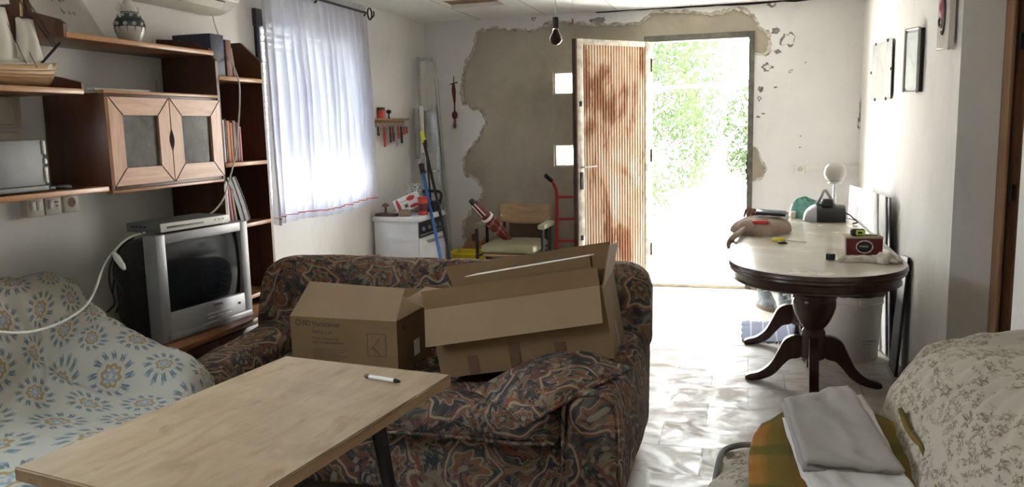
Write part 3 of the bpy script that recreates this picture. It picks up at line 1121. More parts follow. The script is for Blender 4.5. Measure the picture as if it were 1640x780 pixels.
# window in the left wall
bm = bmesh.new()
fy = 0.045
xa, xb = XL - 0.10, XL - 0.05
bbox(bm, xa, xb, WY0, WY0 + fy, WZ0, WZ1)
bbox(bm, xa, xb, WY1 - fy, WY1, WZ0, WZ1)
bbox(bm, xa, xb, WY0 + fy, WY1 - fy, WZ0, WZ0 + fy)
bbox(bm, xa, xb, WY0 + fy, WY1 - fy, WZ1 - fy, WZ1)
bbox(bm, xa, xb, (WY0 + WY1) / 2 - 0.03, (WY0 + WY1) / 2 + 0.03, WZ0 + fy, WZ1 - fy)
win = struct('window_1', bm, simple('white_window_frame', (0.7, 0.7, 0.7), 0.5))
struct('window_crossbar', B(xa + 0.005, xb - 0.005, WY0 + fy, WY1 - fy, 1.40, 1.43), M['slat'], win)
struct('window_pane', BB(XL - 0.078, XL - 0.074, WY0 + fy, WY1 - fy, WZ0 + fy, WZ1 - fy), M['pane'], win)
bm = bmesh.new()
for k in range(24):
    z = 1.15 + k * 0.042
    m = Matrix.Translation((XL - 0.17, 0, z)) @ Matrix.Rotation(R(64), 4, 'Y')
    box(bm, -0.022, 0.022, WY0, WY1, -0.002, 0.002, m)
struct('window_shutter', bm, M['slat'], win)
bm = bmesh.new()
for y_ in (1.0, 1.855):
    bbox(bm, xa, xb, y_, y_ + fy, 1.3, 2.0)
for z_ in (1.3, 2.0 - fy):
    bbox(bm, xa + 0.001, xb - 0.001, 1.045, 1.855, z_, z_ + fy)
w2 = struct('added_fill_window', bm, M['slat'])  # unseen window added on the left to fill the room with daylight
struct('window_pane', BB(XL - 0.078, XL - 0.074, 1.045, 1.855, 1.34, 1.96), M['pane'], w2)
bm = bmesh.new()
bbox(bm, XL, XL + 0.02, WY0 - 0.075, WY0 - 0.045, 0.45, 2.13, b=0.003)
bbox(bm, XL, XL + 0.028, WY0 - 0.085, WY0 - 0.01, 2.03, 2.13, b=0.003)
struct('trim_3', bm, M['black'])

# ---------------------------------------------------------------- outside the open door
bm = bmesh.new()
box(bm, -30, 30, YB + 0.24, 60, -0.25, -0.06)
box(bm, -30, XL - 0.26, -20, YB + 0.24, -0.25, -0.06)
struct('ground', bm, M['ground'])
bm = bmesh.new()
for k in range(5):
    bbox(bm, -1.9, 0.9, YB + 0.26 + k * 0.42, YB + 0.26 + k * 0.42 + 0.40, -0.06, -0.02, b=0.006)
struct('paving_slabs', bm, M['paving'])


def tree(label, loc, ct, rad, n, seed, leaf=0.075, trunk=True):
    rnd = random.Random(seed)
    t = thing('leafy_tree', label, 'tree', loc, group='trees outside the open door')
    bm = bmesh.new()
    c = Vector(ct)
    for k in range(n):
        while True:
            p = Vector((rnd.uniform(-1, 1), rnd.uniform(-1, 1), rnd.uniform(-1, 1)))
            if p.length < 1 and noise.noise(p * 3.1 + Vector((seed, 0, 0))) > -0.02:
                break
        p = c + Vector((p.x * rad[0], p.y * rad[1], p.z * rad[2]))
        d = Vector((rnd.uniform(-1, 1), rnd.uniform(-1, 1), rnd.uniform(-1.6, 0.2))).normalized()
        s = d.cross(Vector((rnd.uniform(-1, 1), rnd.uniform(-1, 1), rnd.uniform(-1, 1)))).normalized()
        l, w = leaf * rnd.uniform(0.7, 1.4), leaf * 0.22
        a, b, e, f = [bm.verts.new(q) for q in (p, p + d * l * 0.5 + s * w, p + d * l, p + d * l * 0.5 - s * w)]
        bm.faces.new((a, b, e, f))
    obj('foliage', bm, M['leaf'], t, smooth=False)
    bm = bmesh.new()
    b0 = Vector(loc)
    tube(bm, smooth_pts([b0, b0 + Vector((0.08, 0, (c.z - b0.z) * 0.5)), c]), 0.07, 8)
    for k in range(7):
        e = c + Vector((rnd.uniform(-0.7, 0.7) * rad[0], rnd.uniform(-0.7, 0.7) * rad[1], rnd.uniform(-0.2, 0.8) * rad[2]))
        tube(bm, smooth_pts([b0.lerp(c, 0.6), b0.lerp(e, 0.75) + Vector((0, 0, 0.2)), e]), 0.018, 6)
    obj('trunk', bm, M['bark'], t)


tree('drooping leafy tree filling the left of the doorway view', (-2.4, 11.6, -0.07), (-1.60, 11.6, 1.80), (1.30, 1.2, 1.95), 13000, 5)
tree('tree whose branches show high in the middle of the doorway', (-0.9, 14.6, -0.07), (-1.1, 14.2, 2.6), (0.95, 1.2, 1.5), 5500, 11)
tree('low bush at the right side of the doorway view', (0.25, 13.0, -0.07), (0.10, 13.0, 1.25), (0.50, 0.6, 0.8), 3000, 23)
t = thing('awning', 'cream cloth awning strip stretched across outside the door', 'awning', (-0.7, 9.1, -0.06))
bm = bmesh.new()
grid(bm, lambda u, v: (-2.3 + 3.2 * u, 8.85 + 0.5 * v, 1.86 + 0.05 * u - 0.14 * v * (1 - u * 0.6) - 0.09 * math.sin(PI * u) * (1 - v)), 24, 6)
solid(obj('awning_cloth', bm, M['awning'], t), 0.003)
bm = bmesh.new()
tube(bm, [(-2.3 + 3.2 * k / 20, 8.84, 1.86 + 0.05 * k / 20 - 0.09 * math.sin(PI * k / 20) - 0.02) for k in range(21)], 0.022, 6)
obj('awning_hem', bm, M['awning_edge'], t)
for x in (-2.3, 0.9):
    obj('post', T([(x, 9.1, -0.06), (x, 9.1, 1.84)], 0.03), M['alu'], t)

# ---------------------------------------------------------------- the open metal door
bm = bmesh.new()
bbox(bm, -0.845, -0.80, YB - 0.03, YB + 0.06, 0.0, 2.125, b=0.003)
bbox(bm, 0.0, 0.045, YB - 0.03, YB + 0.06, 0.0, 2.125, b=0.003)
bbox(bm, -0.80, 0.0, YB - 0.03, YB + 0.06, 2.075, 2.125, b=0.003)
dfr = struct('door_2', bm, M['door_frame'])
bm = bmesh.new()
for z in (0.98, 1.04):
    bbox(bm, -0.012, 0.0, YB - 0.025, YB + 0.01, z, z + 0.035, b=0.002)
bbox(bm, -0.004, 0.003, YB - 0.03, YB + 0.03, 0.92, 1.14, b=0.001)
struct('strike_plate', bm, M['black_metal'], dfr)

hinge = Vector((-0.795, 7.0, 0.03))
ang = math.atan2(6.42 - 7.0, -1.318 + 0.795)
leafd = thing('metal_door_leaf', 'rusty ribbed metal door leaf standing open into the room', 'door', tuple(hinge), (0, 0, ang))
DW = 0.78
H = 2.045
bm = bmesh.new()
# ribbed sheet, facing the room on local +y / -y
nr = 23
x0, x1 = 0.065, DW - 0.075
prof = []
for k in range(nr):
    a = x0 + (x1 - x0) * k / nr
    w = (x1 - x0) / nr
    prof += [(a, 0.006), (a + w * 0.18, 0.016), (a + w * 0.62, 0.016), (a + w * 0.80, 0.006)]
prof.append((x1, 0.006))
poly = [(x, y) for x, y in prof] + [(x, -y) for x, y in prof[::-1]]
prism(bm, poly, 'Z', 0.06, H - 0.04)
panel = obj('ribbed_panel', bm, M['rust'], leafd, smooth=False, local=True)
bm = bmesh.new()
bbox(bm, 0.0, 0.065, -0.02, 0.02, 0, H, b=0.003)
bbox(bm, DW - 0.075, DW - 0.012, -0.02, 0.02, 0, H, b=0.003)
bbox(bm, 0.065, DW - 0.075, -0.018, 0.018, H - 0.045, H, b=0.003)
bbox(bm, 0.065, DW - 0.075, -0.018, 0.018, 0, 0.06, b=0.003)
obj('leaf_frame', bm, M['rust_light'], leafd, local=True)
bm = bmesh.new()
bbox(bm, DW - 0.012, DW + 0.004, -0.024, 0.024, 0, H, b=0.002)
obj('edge_strip', bm, M['rust_edge'], leafd, local=True)
for z in (1.52, 0.93, 0.45):
    bm = bmesh.new()
    bbox(bm, DW - 0.055, DW - 0.03, 0.02, 0.03, z, z + 0.04, b=0.003)
    obj('bolt', bm, M['black_metal'], leafd, local=True)
for s in (1, -1):
    bm = bmesh.new()
    tube(bm, smooth_pts([(DW - 0.045, s * 0.02, 1.04), (DW - 0.045, s * 0.055, 1.04), (DW - 0.06, s * 0.065, 1.04), (DW - 0.17, s * 0.065, 1.045)]), 0.007, 8)
    obj('lever_handle', bm, M['chrome'], leafd, local=True)
    bm = bmesh.new()
    bbox(bm, DW - 0.062, DW - 0.028, s * 0.024 - 0.005, s * 0.024 + 0.005, 0.86, 1.0, b=0.004)
    tube(bm, smooth_pts([(DW - 0.04, s * 0.03, 0.88), (DW - 0.025, s * 0.04, 0.92), (DW - 0.04, s * 0.03, 0.98)]), 0.006, 6)
    obj('lock_plate', bm, M['black_metal'], leafd, local=True)
for z in (0.25, 1.05, 1.8):
    obj('hinge', T([(-0.004, 0.016, z), (-0.004, 0.016, z + 0.11)], 0.011, 8), M['rust_edge'], leafd, local=True)

# glass blocks
for z0, z1, lab in ((1.045, 1.240, 'square glass block low in the bare cement wall, above the hand truck'), (1.672, 1.868, 'square glass block high in the bare cement wall')):
    t = thing('glass_block', lab, 'glass block', (-1.5425, YB + 0.1, z0), group='glass blocks in the cement wall')
    obj('glass', B(-1.628, -1.457, YB + 0.06, YB + 0.14, z0 + 0.012, z1 - 0.012, b=0.008), M['block'], t)
    bm = bmesh.new()
    for a, b, c, d in ((-1.64, -1.628, z0, z1), (-1.457, -1.445, z0, z1), (-1.628, -1.457, z0, z0 + 0.012), (-1.628, -1.457, z1 - 0.012, z1)):
        box(bm, a, b, YB + 0.03, YB + 0.16, c, d)
    obj('mortar_surround', bm, M['stone'], t, smooth=False)

# ---------------------------------------------------------------- curtain
t = thing('curtain_rod', 'black wrought iron curtain rod with a ring finial', 'curtain rod', (XL, 5.2, 2.25))
RZ = 2.262
obj('pole', T([(-2.725, 4.05, RZ), (-2.725, 5.70, RZ)], 0.009, 8), M['black_metal'], t)
for y in (4.32, 4.95, 5.66):
    obj('bracket', T(smooth_pts([(XL, y, RZ - 0.03), (-2.77, y, RZ - 0.035), (-2.725, y, RZ - 0.012)]), 0.007, 6), M['black_metal'], t)
bm = bmesh.new()
tube(bm, [(-2.725 + 0.0 * math.cos(a), 5.735 + 0.035 * math.cos(a), RZ + 0.042 * math.sin(a)) for a in [2 * PI * k / 20 for k in range(20)]], 0.006, 6, closed=True)
tube(bm, smooth_pts([(-2.725, 5.74, RZ - 0.035), (-2.71, 5.77, RZ - 0.01), (-2.70, 5.75, RZ + 0.02)]), 0.006, 6)
obj('finial', bm, M['black_metal'], t)


def curtain(u, v):
    y = 4.295 + 1.40 * u
    zt, zb = 2.315, 0.845 + 0.01 * math.sin(u * 9)
    z = zt + (zb - zt) * v
    k = 15
    ph = 2 * PI * k * (u + 0.010 * math.sin(u * 21)) + 0.6 * math.sin(v * 2.2 + u * 5)
    amp = 0.008 + 0.034 * min(1, v * 2.2) * (0.75 + 0.5 * noise.noise(Vector((u * 6, v * 1.1, 2))))
    if v < 0.045:
        amp = 0.020
    x = -2.745 + amp * math.sin(ph) + 0.010 * math.sin(ph * 0.5 + 1.2) * v
    y += 0.010 * math.cos(ph) * min(1, v * 3)
    return (x + (0.012 if v > 0.05 else 0.0), y, z)


bm = bmesh.new()
grid(bm, curtain, 420, 46)
cur = thing('curtain', 'sheer white pleated curtain over the window with red hem stitching', 'curtain', (-2.745, 5.15, 0.84))
obj('voile_panel', bm, M['voile'], cur)
bm = bmesh.new()
for w in (0.972,):
    tube(bm, [Vector(curtain(k / 300, w)) + Vector((0.004, 0, 0)) for k in range(301)], 0.0035, 4)
obj('hem_stitching', bm, M['hem'], cur)


# ================================================================ FURNITURE
# ---------------------------------------------------------------- big patterned sofa
sofa = thing('patterned_sofa', 'dark tapestry-patterned sofa with flowers and arches, carrying the cardboard boxes', 'sofa', (-1.3, 3.05, 0))
SM = M['sofa']
bm = bmesh.new()
rbox(bm, -2.16, -0.43, 2.66, 3.50, 0.05, 0.30, r=0.03, n=14, wob=0.006)
obj('base', bm, SM, sofa)
for x in (-2.1, -0.5):
    for y in (2.72, 3.44):
        obj('foot', L([(0.025, 0), (0.03, 0.06)], (x, y, 0), 12), M['black'], sofa)
bm = bmesh.new()
rbox(bm, -2.00, -0.60, 2.60, 3.34, 0.29, 0.430, r=0.06, n=18, puff=0.012, wob=0.008)
seat = obj('seat_cushion', bm, SM, sofa)
bm = bmesh.new()
tube(bm, [(-1.97 + k * 0.0675, 2.598 + 0.006 * math.sin(k * 1.7), 0.315 + 0.003 * math.sin(k)) for k in range(21)], 0.007, 6)
obj('piping', bm, SM, seat)


def arm(bm, cx, w, y0, y1, ztop0, ztop1, flare=0.0):
    """padded arm with a rolled top, its top running from ztop0 (front) to ztop1 (back)"""
    n = 22

    def f(u, v):
        y = y0 + (y1 - y0) * v
        zt = ztop0 + (ztop1 - ztop0) * v
        a = u * 2 * PI
        ca, sa = math.cos(a), math.sin(a)
        p = 0.42
        x = cx + math.copysign(abs(ca) ** p, ca) * w / 2 * (1 + flare * max(0, sa))
        zc, hz = (zt + 0.05) / 2, (zt - 0.05) / 2
        z = zc + math.copysign(abs(sa) ** p, sa) * hz
        e = min(v, 1 - v) * (y1 - y0)
        sh = math.sqrt(max(0.0, 1 - (1 - min(1, e / 0.035)) ** 2))
        k = 1 - 0.16 * (1 - sh)
        x = cx + (x - cx) * k
        z = zc + (z - zc) * (1 - 0.06 * (1 - sh))
        w3 = noise.noise_vector(Vector((x, y, z)) * 7) * 0.007
        return (x + w3.x, y + w3.y, z + w3.z)
    V = [[bm.verts.new(f(i / 40, j / 26)) for j in range(27)] for i in range(40)]
    for i in range(40):
        for j in range(26):
            bm.faces.new((V[i][j], V[(i + 1) % 40][j], V[(i + 1) % 40][j + 1], V[i][j + 1]))
    bm.faces.new([V[i][0] for i in range(40)])
    bm.faces.new([V[i][26] for i in range(40)][::-1])


bm = bmesh.new()
arm(bm, -0.49, 0.195, 2.60, 3.50, 0.505, 0.56)
a1 = obj('arm', bm, SM, sofa)
bm = bmesh.new()
tube(bm, smooth_pts([(-0.585, 2.602, 0.07), (-0.588, 2.60, 0.40), (-0.565, 2.60, 0.485), (-0.49, 2.60, 0.507), (-0.415, 2.60, 0.485), (-0.394, 2.60, 0.40), (-0.396, 2.602, 0.07)]), 0.007, 6)
obj('piping', bm, SM, a1)
bm = bmesh.new()
arm(bm, -2.09, 0.24, 2.60, 3.50, 0.475, 0.54, 0.08)
obj('arm', bm, SM, sofa)


def backrest(u, v):
    """u along the sofa, v round the cushion section"""
    x = -2.235 + (2.235 - 0.385) * u
    a = v * 2 * PI
    ca, sa = math.cos(a), math.sin(a)
    p = 0.55
    e = min(u, 1 - u) * 1.85
    sh = math.sqrt(max(0.0, 1 - (1 - min(1, e / 0.14)) ** 2))
    hz = 0.215 * (0.55 + 0.45 * sh)
    z = 0.595 + math.copysign(abs(sa) ** p, sa) * hz
    lean = (z - 0.38) * 0.14
    y = 3.41 + lean + math.copysign(abs(ca) ** p, ca) * 0.105 * (0.7 + 0.3 * sh)
    if u < 0.05:
        x -= (0.82 - z) * 0.10
    w3 = noise.noise_vector(Vector((x, y, z)) * 5) * 0.012
    # the soft seam near the middle of the back
    s = math.exp(-((x + 1.33) / 0.02) ** 2) * 0.012
    z -= s * (1 if sa > 0 else 0)
    y += s * (1 if ca < 0 else 0)
    return (x + w3.x, y + w3.y, z + w3.z)


bm = bmesh.new()
NU, NV = 90, 36
V = [[bm.verts.new(backrest(i / NU, j / NV)) for j in range(NV)] for i in range(NU + 1)]
for i in range(NU):
    for j in range(NV):
        bm.faces.new((V[i][j], V[i][(j + 1) % NV], V[i + 1][(j + 1) % NV], V[i + 1][j]))
bm.faces.new(V[0])
bm.faces.new(V[NU][::-1])
bk = obj('backrest', bm, SM, sofa)
bm = bmesh.new()
rbox(bm, -2.18, -0.42, 3.46, 3.60, 0.05, 0.62, r=0.05, n=12, wob=0.006)
obj('rear_panel', bm, SM, sofa)

# loose cushion slumped over the right arm
pil = thing('throw_cushion', 'matching tapestry cushion slumped between the large open box and the sofa arm', 'cushion', (-0.70, 2.72, 0.43))
PC = [(-0.955, 2.74, 0.445), (-0.695, 2.49, 0.420), (-0.375, 2.76, 0.555), (-0.62, 2.99, 0.57)]


def pillow(u, v, s):
    a, b, c, d = [Vector(p) for p in PC]
    uu = u + 0.035 * math.sin(PI * v) * (1 if u > 0.5 else -1) * -2 * abs(u - 0.5)
    vv_ = v + 0.035 * math.sin(PI * u) * (1 if v > 0.5 else -1) * -2 * abs(v - 0.5)
    p = (a * (1 - uu) + b * uu) * (1 - vv_) + (d * (1 - uu) + c * uu) * vv_
    n = (b - a).cross(d - a).normalized()
    th = 0.078 * (max(0, math.sin(PI * u)) * max(0, math.sin(PI * v))) ** 0.5
    sag = -0.0
    p = p + n * (th * (1.0 if s > 0 else -0.55) + sag)
    return p + noise.noise_vector(p * 9) * 0.008 * (4 * u * (1 - u)) ** 0.5


bm = bmesh.new()
grid(bm, lambda u, v: pillow(u, v, 1), 26, 26)
grid(bm, lambda u, v: pillow(u, v, -1), 26, 26)
bmesh.ops.remove_doubles(bm, verts=bm.verts, dist=0.0006)
obj('cushion_cover', bm, SM, pil)
bm = bmesh.new()
pts = [pillow(k / 12, 0, 1) for k in range(12)] + [pillow(1, k / 12, 1) for k in range(12)] + [pillow(1 - k / 12, 1, 1) for k in range(12)] + [pillow(0, 1 - k / 12, 1) for k in range(12)]
tube(bm, pts, 0.006, 6, closed=True)
obj('piping', bm, SM, pil)

# ---------------------------------------------------------------- small table in front
TZ = 0.66
ta = R(-8.0)
tb = thing('small_table', 'light birch-topped table with black legs in the foreground', 'table', (-1.22, 1.72, 0), (0, 0, ta))
inv = Matrix.Rotation(-ta, 4, 'Z') @ Matrix.Translation((1.22, -1.72, 0))
q = [inv @ Vector(p) for p in ((-1.473, 2.332, 0.660), (-0.855, 2.247, 0.660), (-1.595, 1.381, 0.660))]
tx0, tx1, ty1, ty0 = q[0].x, q[1].x, (q[0].y + q[1].y) / 2, (q[2].y)
bm = bmesh.new()
prism(bm, [(q[0].x, q[0].y), (q[1].x, q[1].y), (q[1].x + 0.015, q[2].y - 0.02), (q[2].x, q[2].y)], 'Z', TZ - 0.034, TZ)
bmesh.ops.bevel(bm, geom=bm.edges[:], offset=0.003, segments=2, affect='EDGES')
top = obj('tabletop', bm, M['birch'], tb, local=True)
bm = bmesh.new()
e = 0.0012
for a, b in (((q[1].x, q[1].y - 0.004), (q[1].x + 0.015, q[2].y - 0.016)), ((q[2].x, q[2].y + 0.004), (q[0].x, q[0].y - 0.004)), ((q[2].x + 0.004, q[2].y), (q[1].x + 0.011, q[2].y - 0.02))):
    a, b = Vector((*a, 0)), Vector((*b, 0))
    d = (b - a).normalized()
    nn = Vector((d.y, -d.x, 0)) * (e if (b - a).y < 0 or abs((b - a).x) > 0.3 else e)
    prism(bm, [tuple((a + nn)[:2]), tuple((b + nn)[:2]), tuple((b - nn)[:2]), tuple((a - nn)[:2])], 'Z', TZ - 0.031, TZ - 0.004)
obj('edge_band', bm, M['birch_edge'], top, local=True)
bm = bmesh.new()
bbox(bm, tx0 + 0.07, tx1 - 0.07, ty0 + 0.07, ty1 - 0.07, TZ - 0.052, TZ - 0.035, b=0.003)
obj('under_frame', bm, M['black_metal'], tb, local=True)
for sx, sy in ((0, 0), (0, 1), (1, 0), (1, 1)):
    x = tx1 - 0.10 if sx else tx0 + 0.10
    y = ty1 - 0.26 if sy else ty0 + 0.12
    dx, dy = (0.06 if sx else -0.06), (0.05 if sy else -0.06)
    bm = bmesh.new()
    tube(bm, [(x, y, TZ - 0.05), (x + dx, y + dy, 0.0)], [0.023, 0.012], 12)
    obj('leg', bm, M['black_metal'], tb, local=True)
# marker pen
a, b = Vector((-1.098, 2.158, 0.668)), Vector((-0.969, 2.129, 0.668))
d = (b - a).normalized()
pen = thing('marker_pen', 'white marker pen with black ends lying on the birch table', 'pen', tuple((a + b) / 2 - Vector((0, 0, 0.008))))
Lp = (b - a).length
obj('barrel', T([a + d * Lp * 0.14, a + d * Lp * 0.84], 0.0065, 14), M['white_pl'], pen)
obj('cap', T([a + d * Lp * 0.84, a + d * Lp * 0.92, b], [0.0068, 0.006, 0.002], 12), M['black'], pen)
obj('end_plug', T([a, a + d * Lp * 0.04, a + d * Lp * 0.14], [0.003, 0.006, 0.0068], 12), M['black'], pen)

# ---------------------------------------------------------------- sofa under the blue medallion sheet
ls = thing('sheet_covered_sofa', 'sofa by the left wall hidden under a white sheet with blue flower medallions', 'sofa', (-2.2, 1.95, 0))
bm = bmesh.new()
rbox(bm, -2.72, -1.80, 1.25, 2.52, 0.08, 0.38, r=0.04, n=6)
rbox(bm, -2.79, -2.64, 1.25, 2.50, 0.30, 0.78, r=0.04, n=6)
obj('frame', bm, M['tan_cloth'], ls)
for x in (-2.7, -1.9):
    for y in (1.32, 2.42):
        obj('foot', L([(0.02, 0), (0.028, 0.09)], (x, y, 0), 10), M['black'], ls)
#        behind-wall      top              upper back        lower back        crease            seat              seat front        hem
ctl = [
    [(-2.806, 1.20, 0.70), (-2.75, 1.20, 0.865), (-2.64, 1.20, 0.83), (-2.55, 1.20, 0.62), (-2.46, 1.20, 0.445), (-2.15, 1.20, 0.425), (-1.80, 1.20, 0.40), (-1.74, 1.20, 0.12)],
    [(-2.806, 1.70, 0.70), (-2.75, 1.70, 0.87), (-2.64, 1.70, 0.84), (-2.54, 1.70, 0.62), (-2.45, 1.70, 0.445), (-2.15, 1.70, 0.43), (-1.80, 1.70, 0.40), (-1.74, 1.70, 0.12)],
    [(-2.806, 2.05, 0.70), (-2.75, 2.05, 0.865), (-2.64, 2.05, 0.84), (-2.54, 2.05, 0.63), (-2.45, 2.05, 0.455), (-2.15, 2.05, 0.43), (-1.80, 2.05, 0.41), (-1.74, 2.05, 0.12)],
    [(-2.806, 2.28, 0.70), (-2.75, 2.30, 0.86), (-2.65, 2.30, 0.835), (-2.55, 2.28, 0.65), (-2.44, 2.24, 0.475), (-2.15, 2.22, 0.435), (-1.82, 2.20, 0.415), (-1.74, 2.22, 0.12)],
    [(-2.806, 2.50, 0.68), (-2.76, 2.52, 0.845), (-2.66, 2.50, 0.82), (-2.54, 2.40, 0.68), (-2.38, 2.33, 0.55), (-2.12, 2.30, 0.480), (-1.86, 2.28, 0.440), (-1.75, 2.32, 0.12)],
    [(-2.806, 2.62, 0.64), (-2.77, 2.66, 0.815), (-2.69, 2.66, 0.80), (-2.52, 2.56, 0.715), (-2.36, 2.46, 0.650), (-2.12, 2.42, 0.585), (-1.90, 2.42, 0.515), (-1.78, 2.44, 0.13)],
    [(-2.806, 2.68, 0.55), (-2.78, 2.71, 0.72), (-2.68, 2.72, 0.73), (-2.50, 2.64, 0.68), (-2.34, 2.56, 0.640), (-2.12, 2.53, 0.58), (-1.91, 2.50, 0.505), (-1.80, 2.50, 0.13)],
    [(-2.806, 2.70, 0.20), (-2.78, 2.735, 0.22), (-2.68, 2.74, 0.22), (-2.50, 2.68, 0.20), (-2.34, 2.61, 0.18), (-2.12, 2.575, 0.15), (-1.92, 2.55, 0.13), (-1.83, 2.54, 0.10)],
]
sg = spline_grid(ctl)


def sheet_left(u, v):
    p = sg(u, v)
    w = vm(Vector((p.x * 3.2, p.y * 2.3, p.z * 3.2))) * 0.018
    # soft folds fanning out from the corner where back and arm meet
    fa = math.atan2(p.y - 2.36, p.x + 2.50)
    fr2 = math.hypot(p.y - 2.36, p.x + 2.50)
    w += 0.009 * math.sin(fa * 9 + 2 * noise.noise(p * 3)) * min(1, fr2 * 6) * max(0, 1 - fr2 / 0.75)
    w -= 0.030 * math.exp(-((p.y - 2.335) / 0.03) ** 2) * max(0, min(1, (p.x + 2.56) * 8)) * max(0, min(1, (-1.85 - p.x) * 8))
    # soft folds running down from the arm
    f = math.sin((p.x * 13 + p.y * 17)) * 0.005 * max(0, min(1, (p.y - 1.9) * 2))
    return (p.x + w * 0.6, p.y + f, p.z + w + 0.004)


bm = bmesh.new()
grid(bm, sheet_left, 150, 130, lambda u, v: (u * 1.78, v * 1.95))
sh = obj('sheet', bm, M['sheet_blue'], ls)
solid(sh, 0.004, 1)
# rolled hem of the throw over the arm
bm = bmesh.new()
tube(bm, smooth_pts([(-2.006, 2.146, 0.463), (-1.961, 2.166, 0.470), (-1.847, 2.163, 0.463), (-1.778, 2.200, 0.455), (-1.737, 2.259, 0.452)], 8), 0.0045, 6)
obj('hem', bm, M['sheet_blue'], ls)

# ---------------------------------------------------------------- near sofa on the right, under a sprigged sheet
rs = thing('sprigged_sheet_sofa', 'sofa at the right edge covered with a cream sheet of small brown sprigs', 'sofa', (0.4, 1.9, 0))
bm = bmesh.new()
rbox(bm, 0.02, 0.80, 1.25, 2.42, 0.08, 0.40, r=0.05, n=6)
rbox(bm, 0.60, 0.84, 1.25, 2.50, 0.35, 0.68, r=0.06, n=6)
obj('frame', bm, M['tan_cloth'], rs)
for x in (0.08, 0.76):
    for y in (1.32, 2.34):
        obj('foot', L([(0.02, 0), (0.028, 0.09)], (x, y, 0), 10), M['black'], rs)
ctr = [
    [(-0.07, 1.15, 0.10), (-0.075, 1.15, 0.36), (-0.03, 1.15, 0.435), (0.16, 1.15, 0.45), (0.36, 1.15, 0.455), (0.455, 1.15, 0.56), (0.53, 1.15, 0.70), (0.66, 1.15, 0.765), (0.835, 1.15, 0.76)],
    [(-0.07, 1.60, 0.10), (-0.080, 1.60, 0.36), (-0.03, 1.60, 0.435), (0.16, 1.60, 0.45), (0.36, 1.60, 0.455), (0.450, 1.60, 0.56), (0.525, 1.60, 0.70), (0.66, 1.60, 0.77), (0.835, 1.60, 0.765)],
    [(-0.07, 2.00, 0.10), (-0.085, 2.00, 0.36), (-0.035, 2.00, 0.435), (0.15, 2.00, 0.45), (0.36, 2.00, 0.455), (0.445, 2.00, 0.57), (0.52, 2.00, 0.705), (0.66, 2.00, 0.775), (0.835, 2.00, 0.765)],
    [(-0.06, 2.22, 0.10), (-0.075, 2.22, 0.36), (-0.03, 2.22, 0.435), (0.15, 2.26, 0.45), (0.37, 2.28, 0.462), (0.445, 2.28, 0.57), (0.52, 2.30, 0.700), (0.66, 2.30, 0.77), (0.835, 2.30, 0.76)],
    [(-0.03, 2.36, 0.10), (-0.045, 2.38, 0.36), (-0.01, 2.38, 0.425), (0.16, 2.42, 0.450), (0.37, 2.48, 0.485), (0.440, 2.57, 0.585), (0.535, 2.595, 0.700), (0.66, 2.60, 0.730), (0.835, 2.60, 0.725)],
    [(0.00, 2.42, 0.10), (-0.010, 2.44, 0.30), (0.02, 2.46, 0.37), (0.16, 2.49, 0.40), (0.37, 2.58, 0.440), (0.44, 2.64, 0.520), (0.535, 2.65, 0.66), (0.66, 2.66, 0.70), (0.835, 2.66, 0.70)],
    [(0.02, 2.44, 0.09), (0.010, 2.46, 0.10), (0.03, 2.50, 0.10), (0.16, 2.54, 0.10), (0.37, 2.60, 0.100), (0.44, 2.66, 0.100), (0.54, 2.68, 0.10), (0.66, 2.69, 0.10), (0.835, 2.69, 0.10)],
]
sgr = spline_grid(ctr)


def sheet_right(u, v):
    p = sgr(u, v)
    w = vm(Vector((p.x * 4.2, p.y * 3.0, p.z * 4.2))) * 0.018
    # arcs of fine wrinkles fanning over the back
    k = max(0, min(1, (p.x - 0.44) * 12))
    rr = math.hypot(p.y - 1.2, (p.x - 0.9) * 1.5)
    f = math.sin(rr * 85 + 6 * noise.noise(p * 4)) * 0.0050 * k * (0.4 + 0.6 * abs(noise.noise(p * 6)) * 2)
    # bunched folds along the seat front
    kf = max(0, 1 - abs(v - 0.22) / 0.22)
    g = math.sin(p.y * 62 + 4 * noise.noise(p * 6)) * 0.016 * kf
    return (p.x - abs(g) * 0.8 - f, p.y, p.z + w + f + g * 0.6 + 0.004)


bm = bmesh.new()
grid(bm, sheet_right, 170, 200, lambda u, v: (u * 1.7 + 0.3, v * 1.75))
solid(obj('sheet', bm, M['sheet_brown'], rs), 0.004, 1)
bm = bmesh.new()
tube(bm, smooth_pts([(-0.070, 2.205, 0.400), (-0.064, 2.263, 0.440), (-0.050, 2.354, 0.447), (-0.006, 2.400, 0.450), (0.065, 2.408, 0.455)], 6), 0.009, 8)
obj('grey_edging', bm, simple('grey_edging', (0.20, 0.20, 0.20), 0.8), rs)

# plaid blanket on the seat
pl = thing('plaid_blanket', 'orange and green plaid wool blanket folded under the white cloths on the right sofa', 'blanket', (0.26, 2.3, 0.45))
cb = [
    [(0.022, 1.95, 0.474), (0.16, 1.93, 0.476), (0.30, 1.93, 0.480), (0.41, 1.95, 0.490), (0.445, 1.97, 0.52)],
    [(0.018, 2.15, 0.478), (0.16, 2.15, 0.484), (0.30, 2.15, 0.492), (0.415, 2.15, 0.502), (0.455, 2.15, 0.53)],
    [(0.026, 2.32, 0.484), (0.16, 2.34, 0.500), (0.30, 2.36, 0.508), (0.415, 2.36, 0.512), (0.450, 2.33, 0.535)],
    [(0.058, 2.43, 0.505), (0.16, 2.50, 0.530), (0.28, 2.56, 0.535), (0.385, 2.50, 0.520), (0.440, 2.42, 0.52)],
    [(0.075, 2.445, 0.43), (0.16, 2.545, 0.42), (0.28, 2.61, 0.42), (0.385, 2.56, 0.44), (0.445, 2.47, 0.47)],
]
sb = spline_grid(cb)


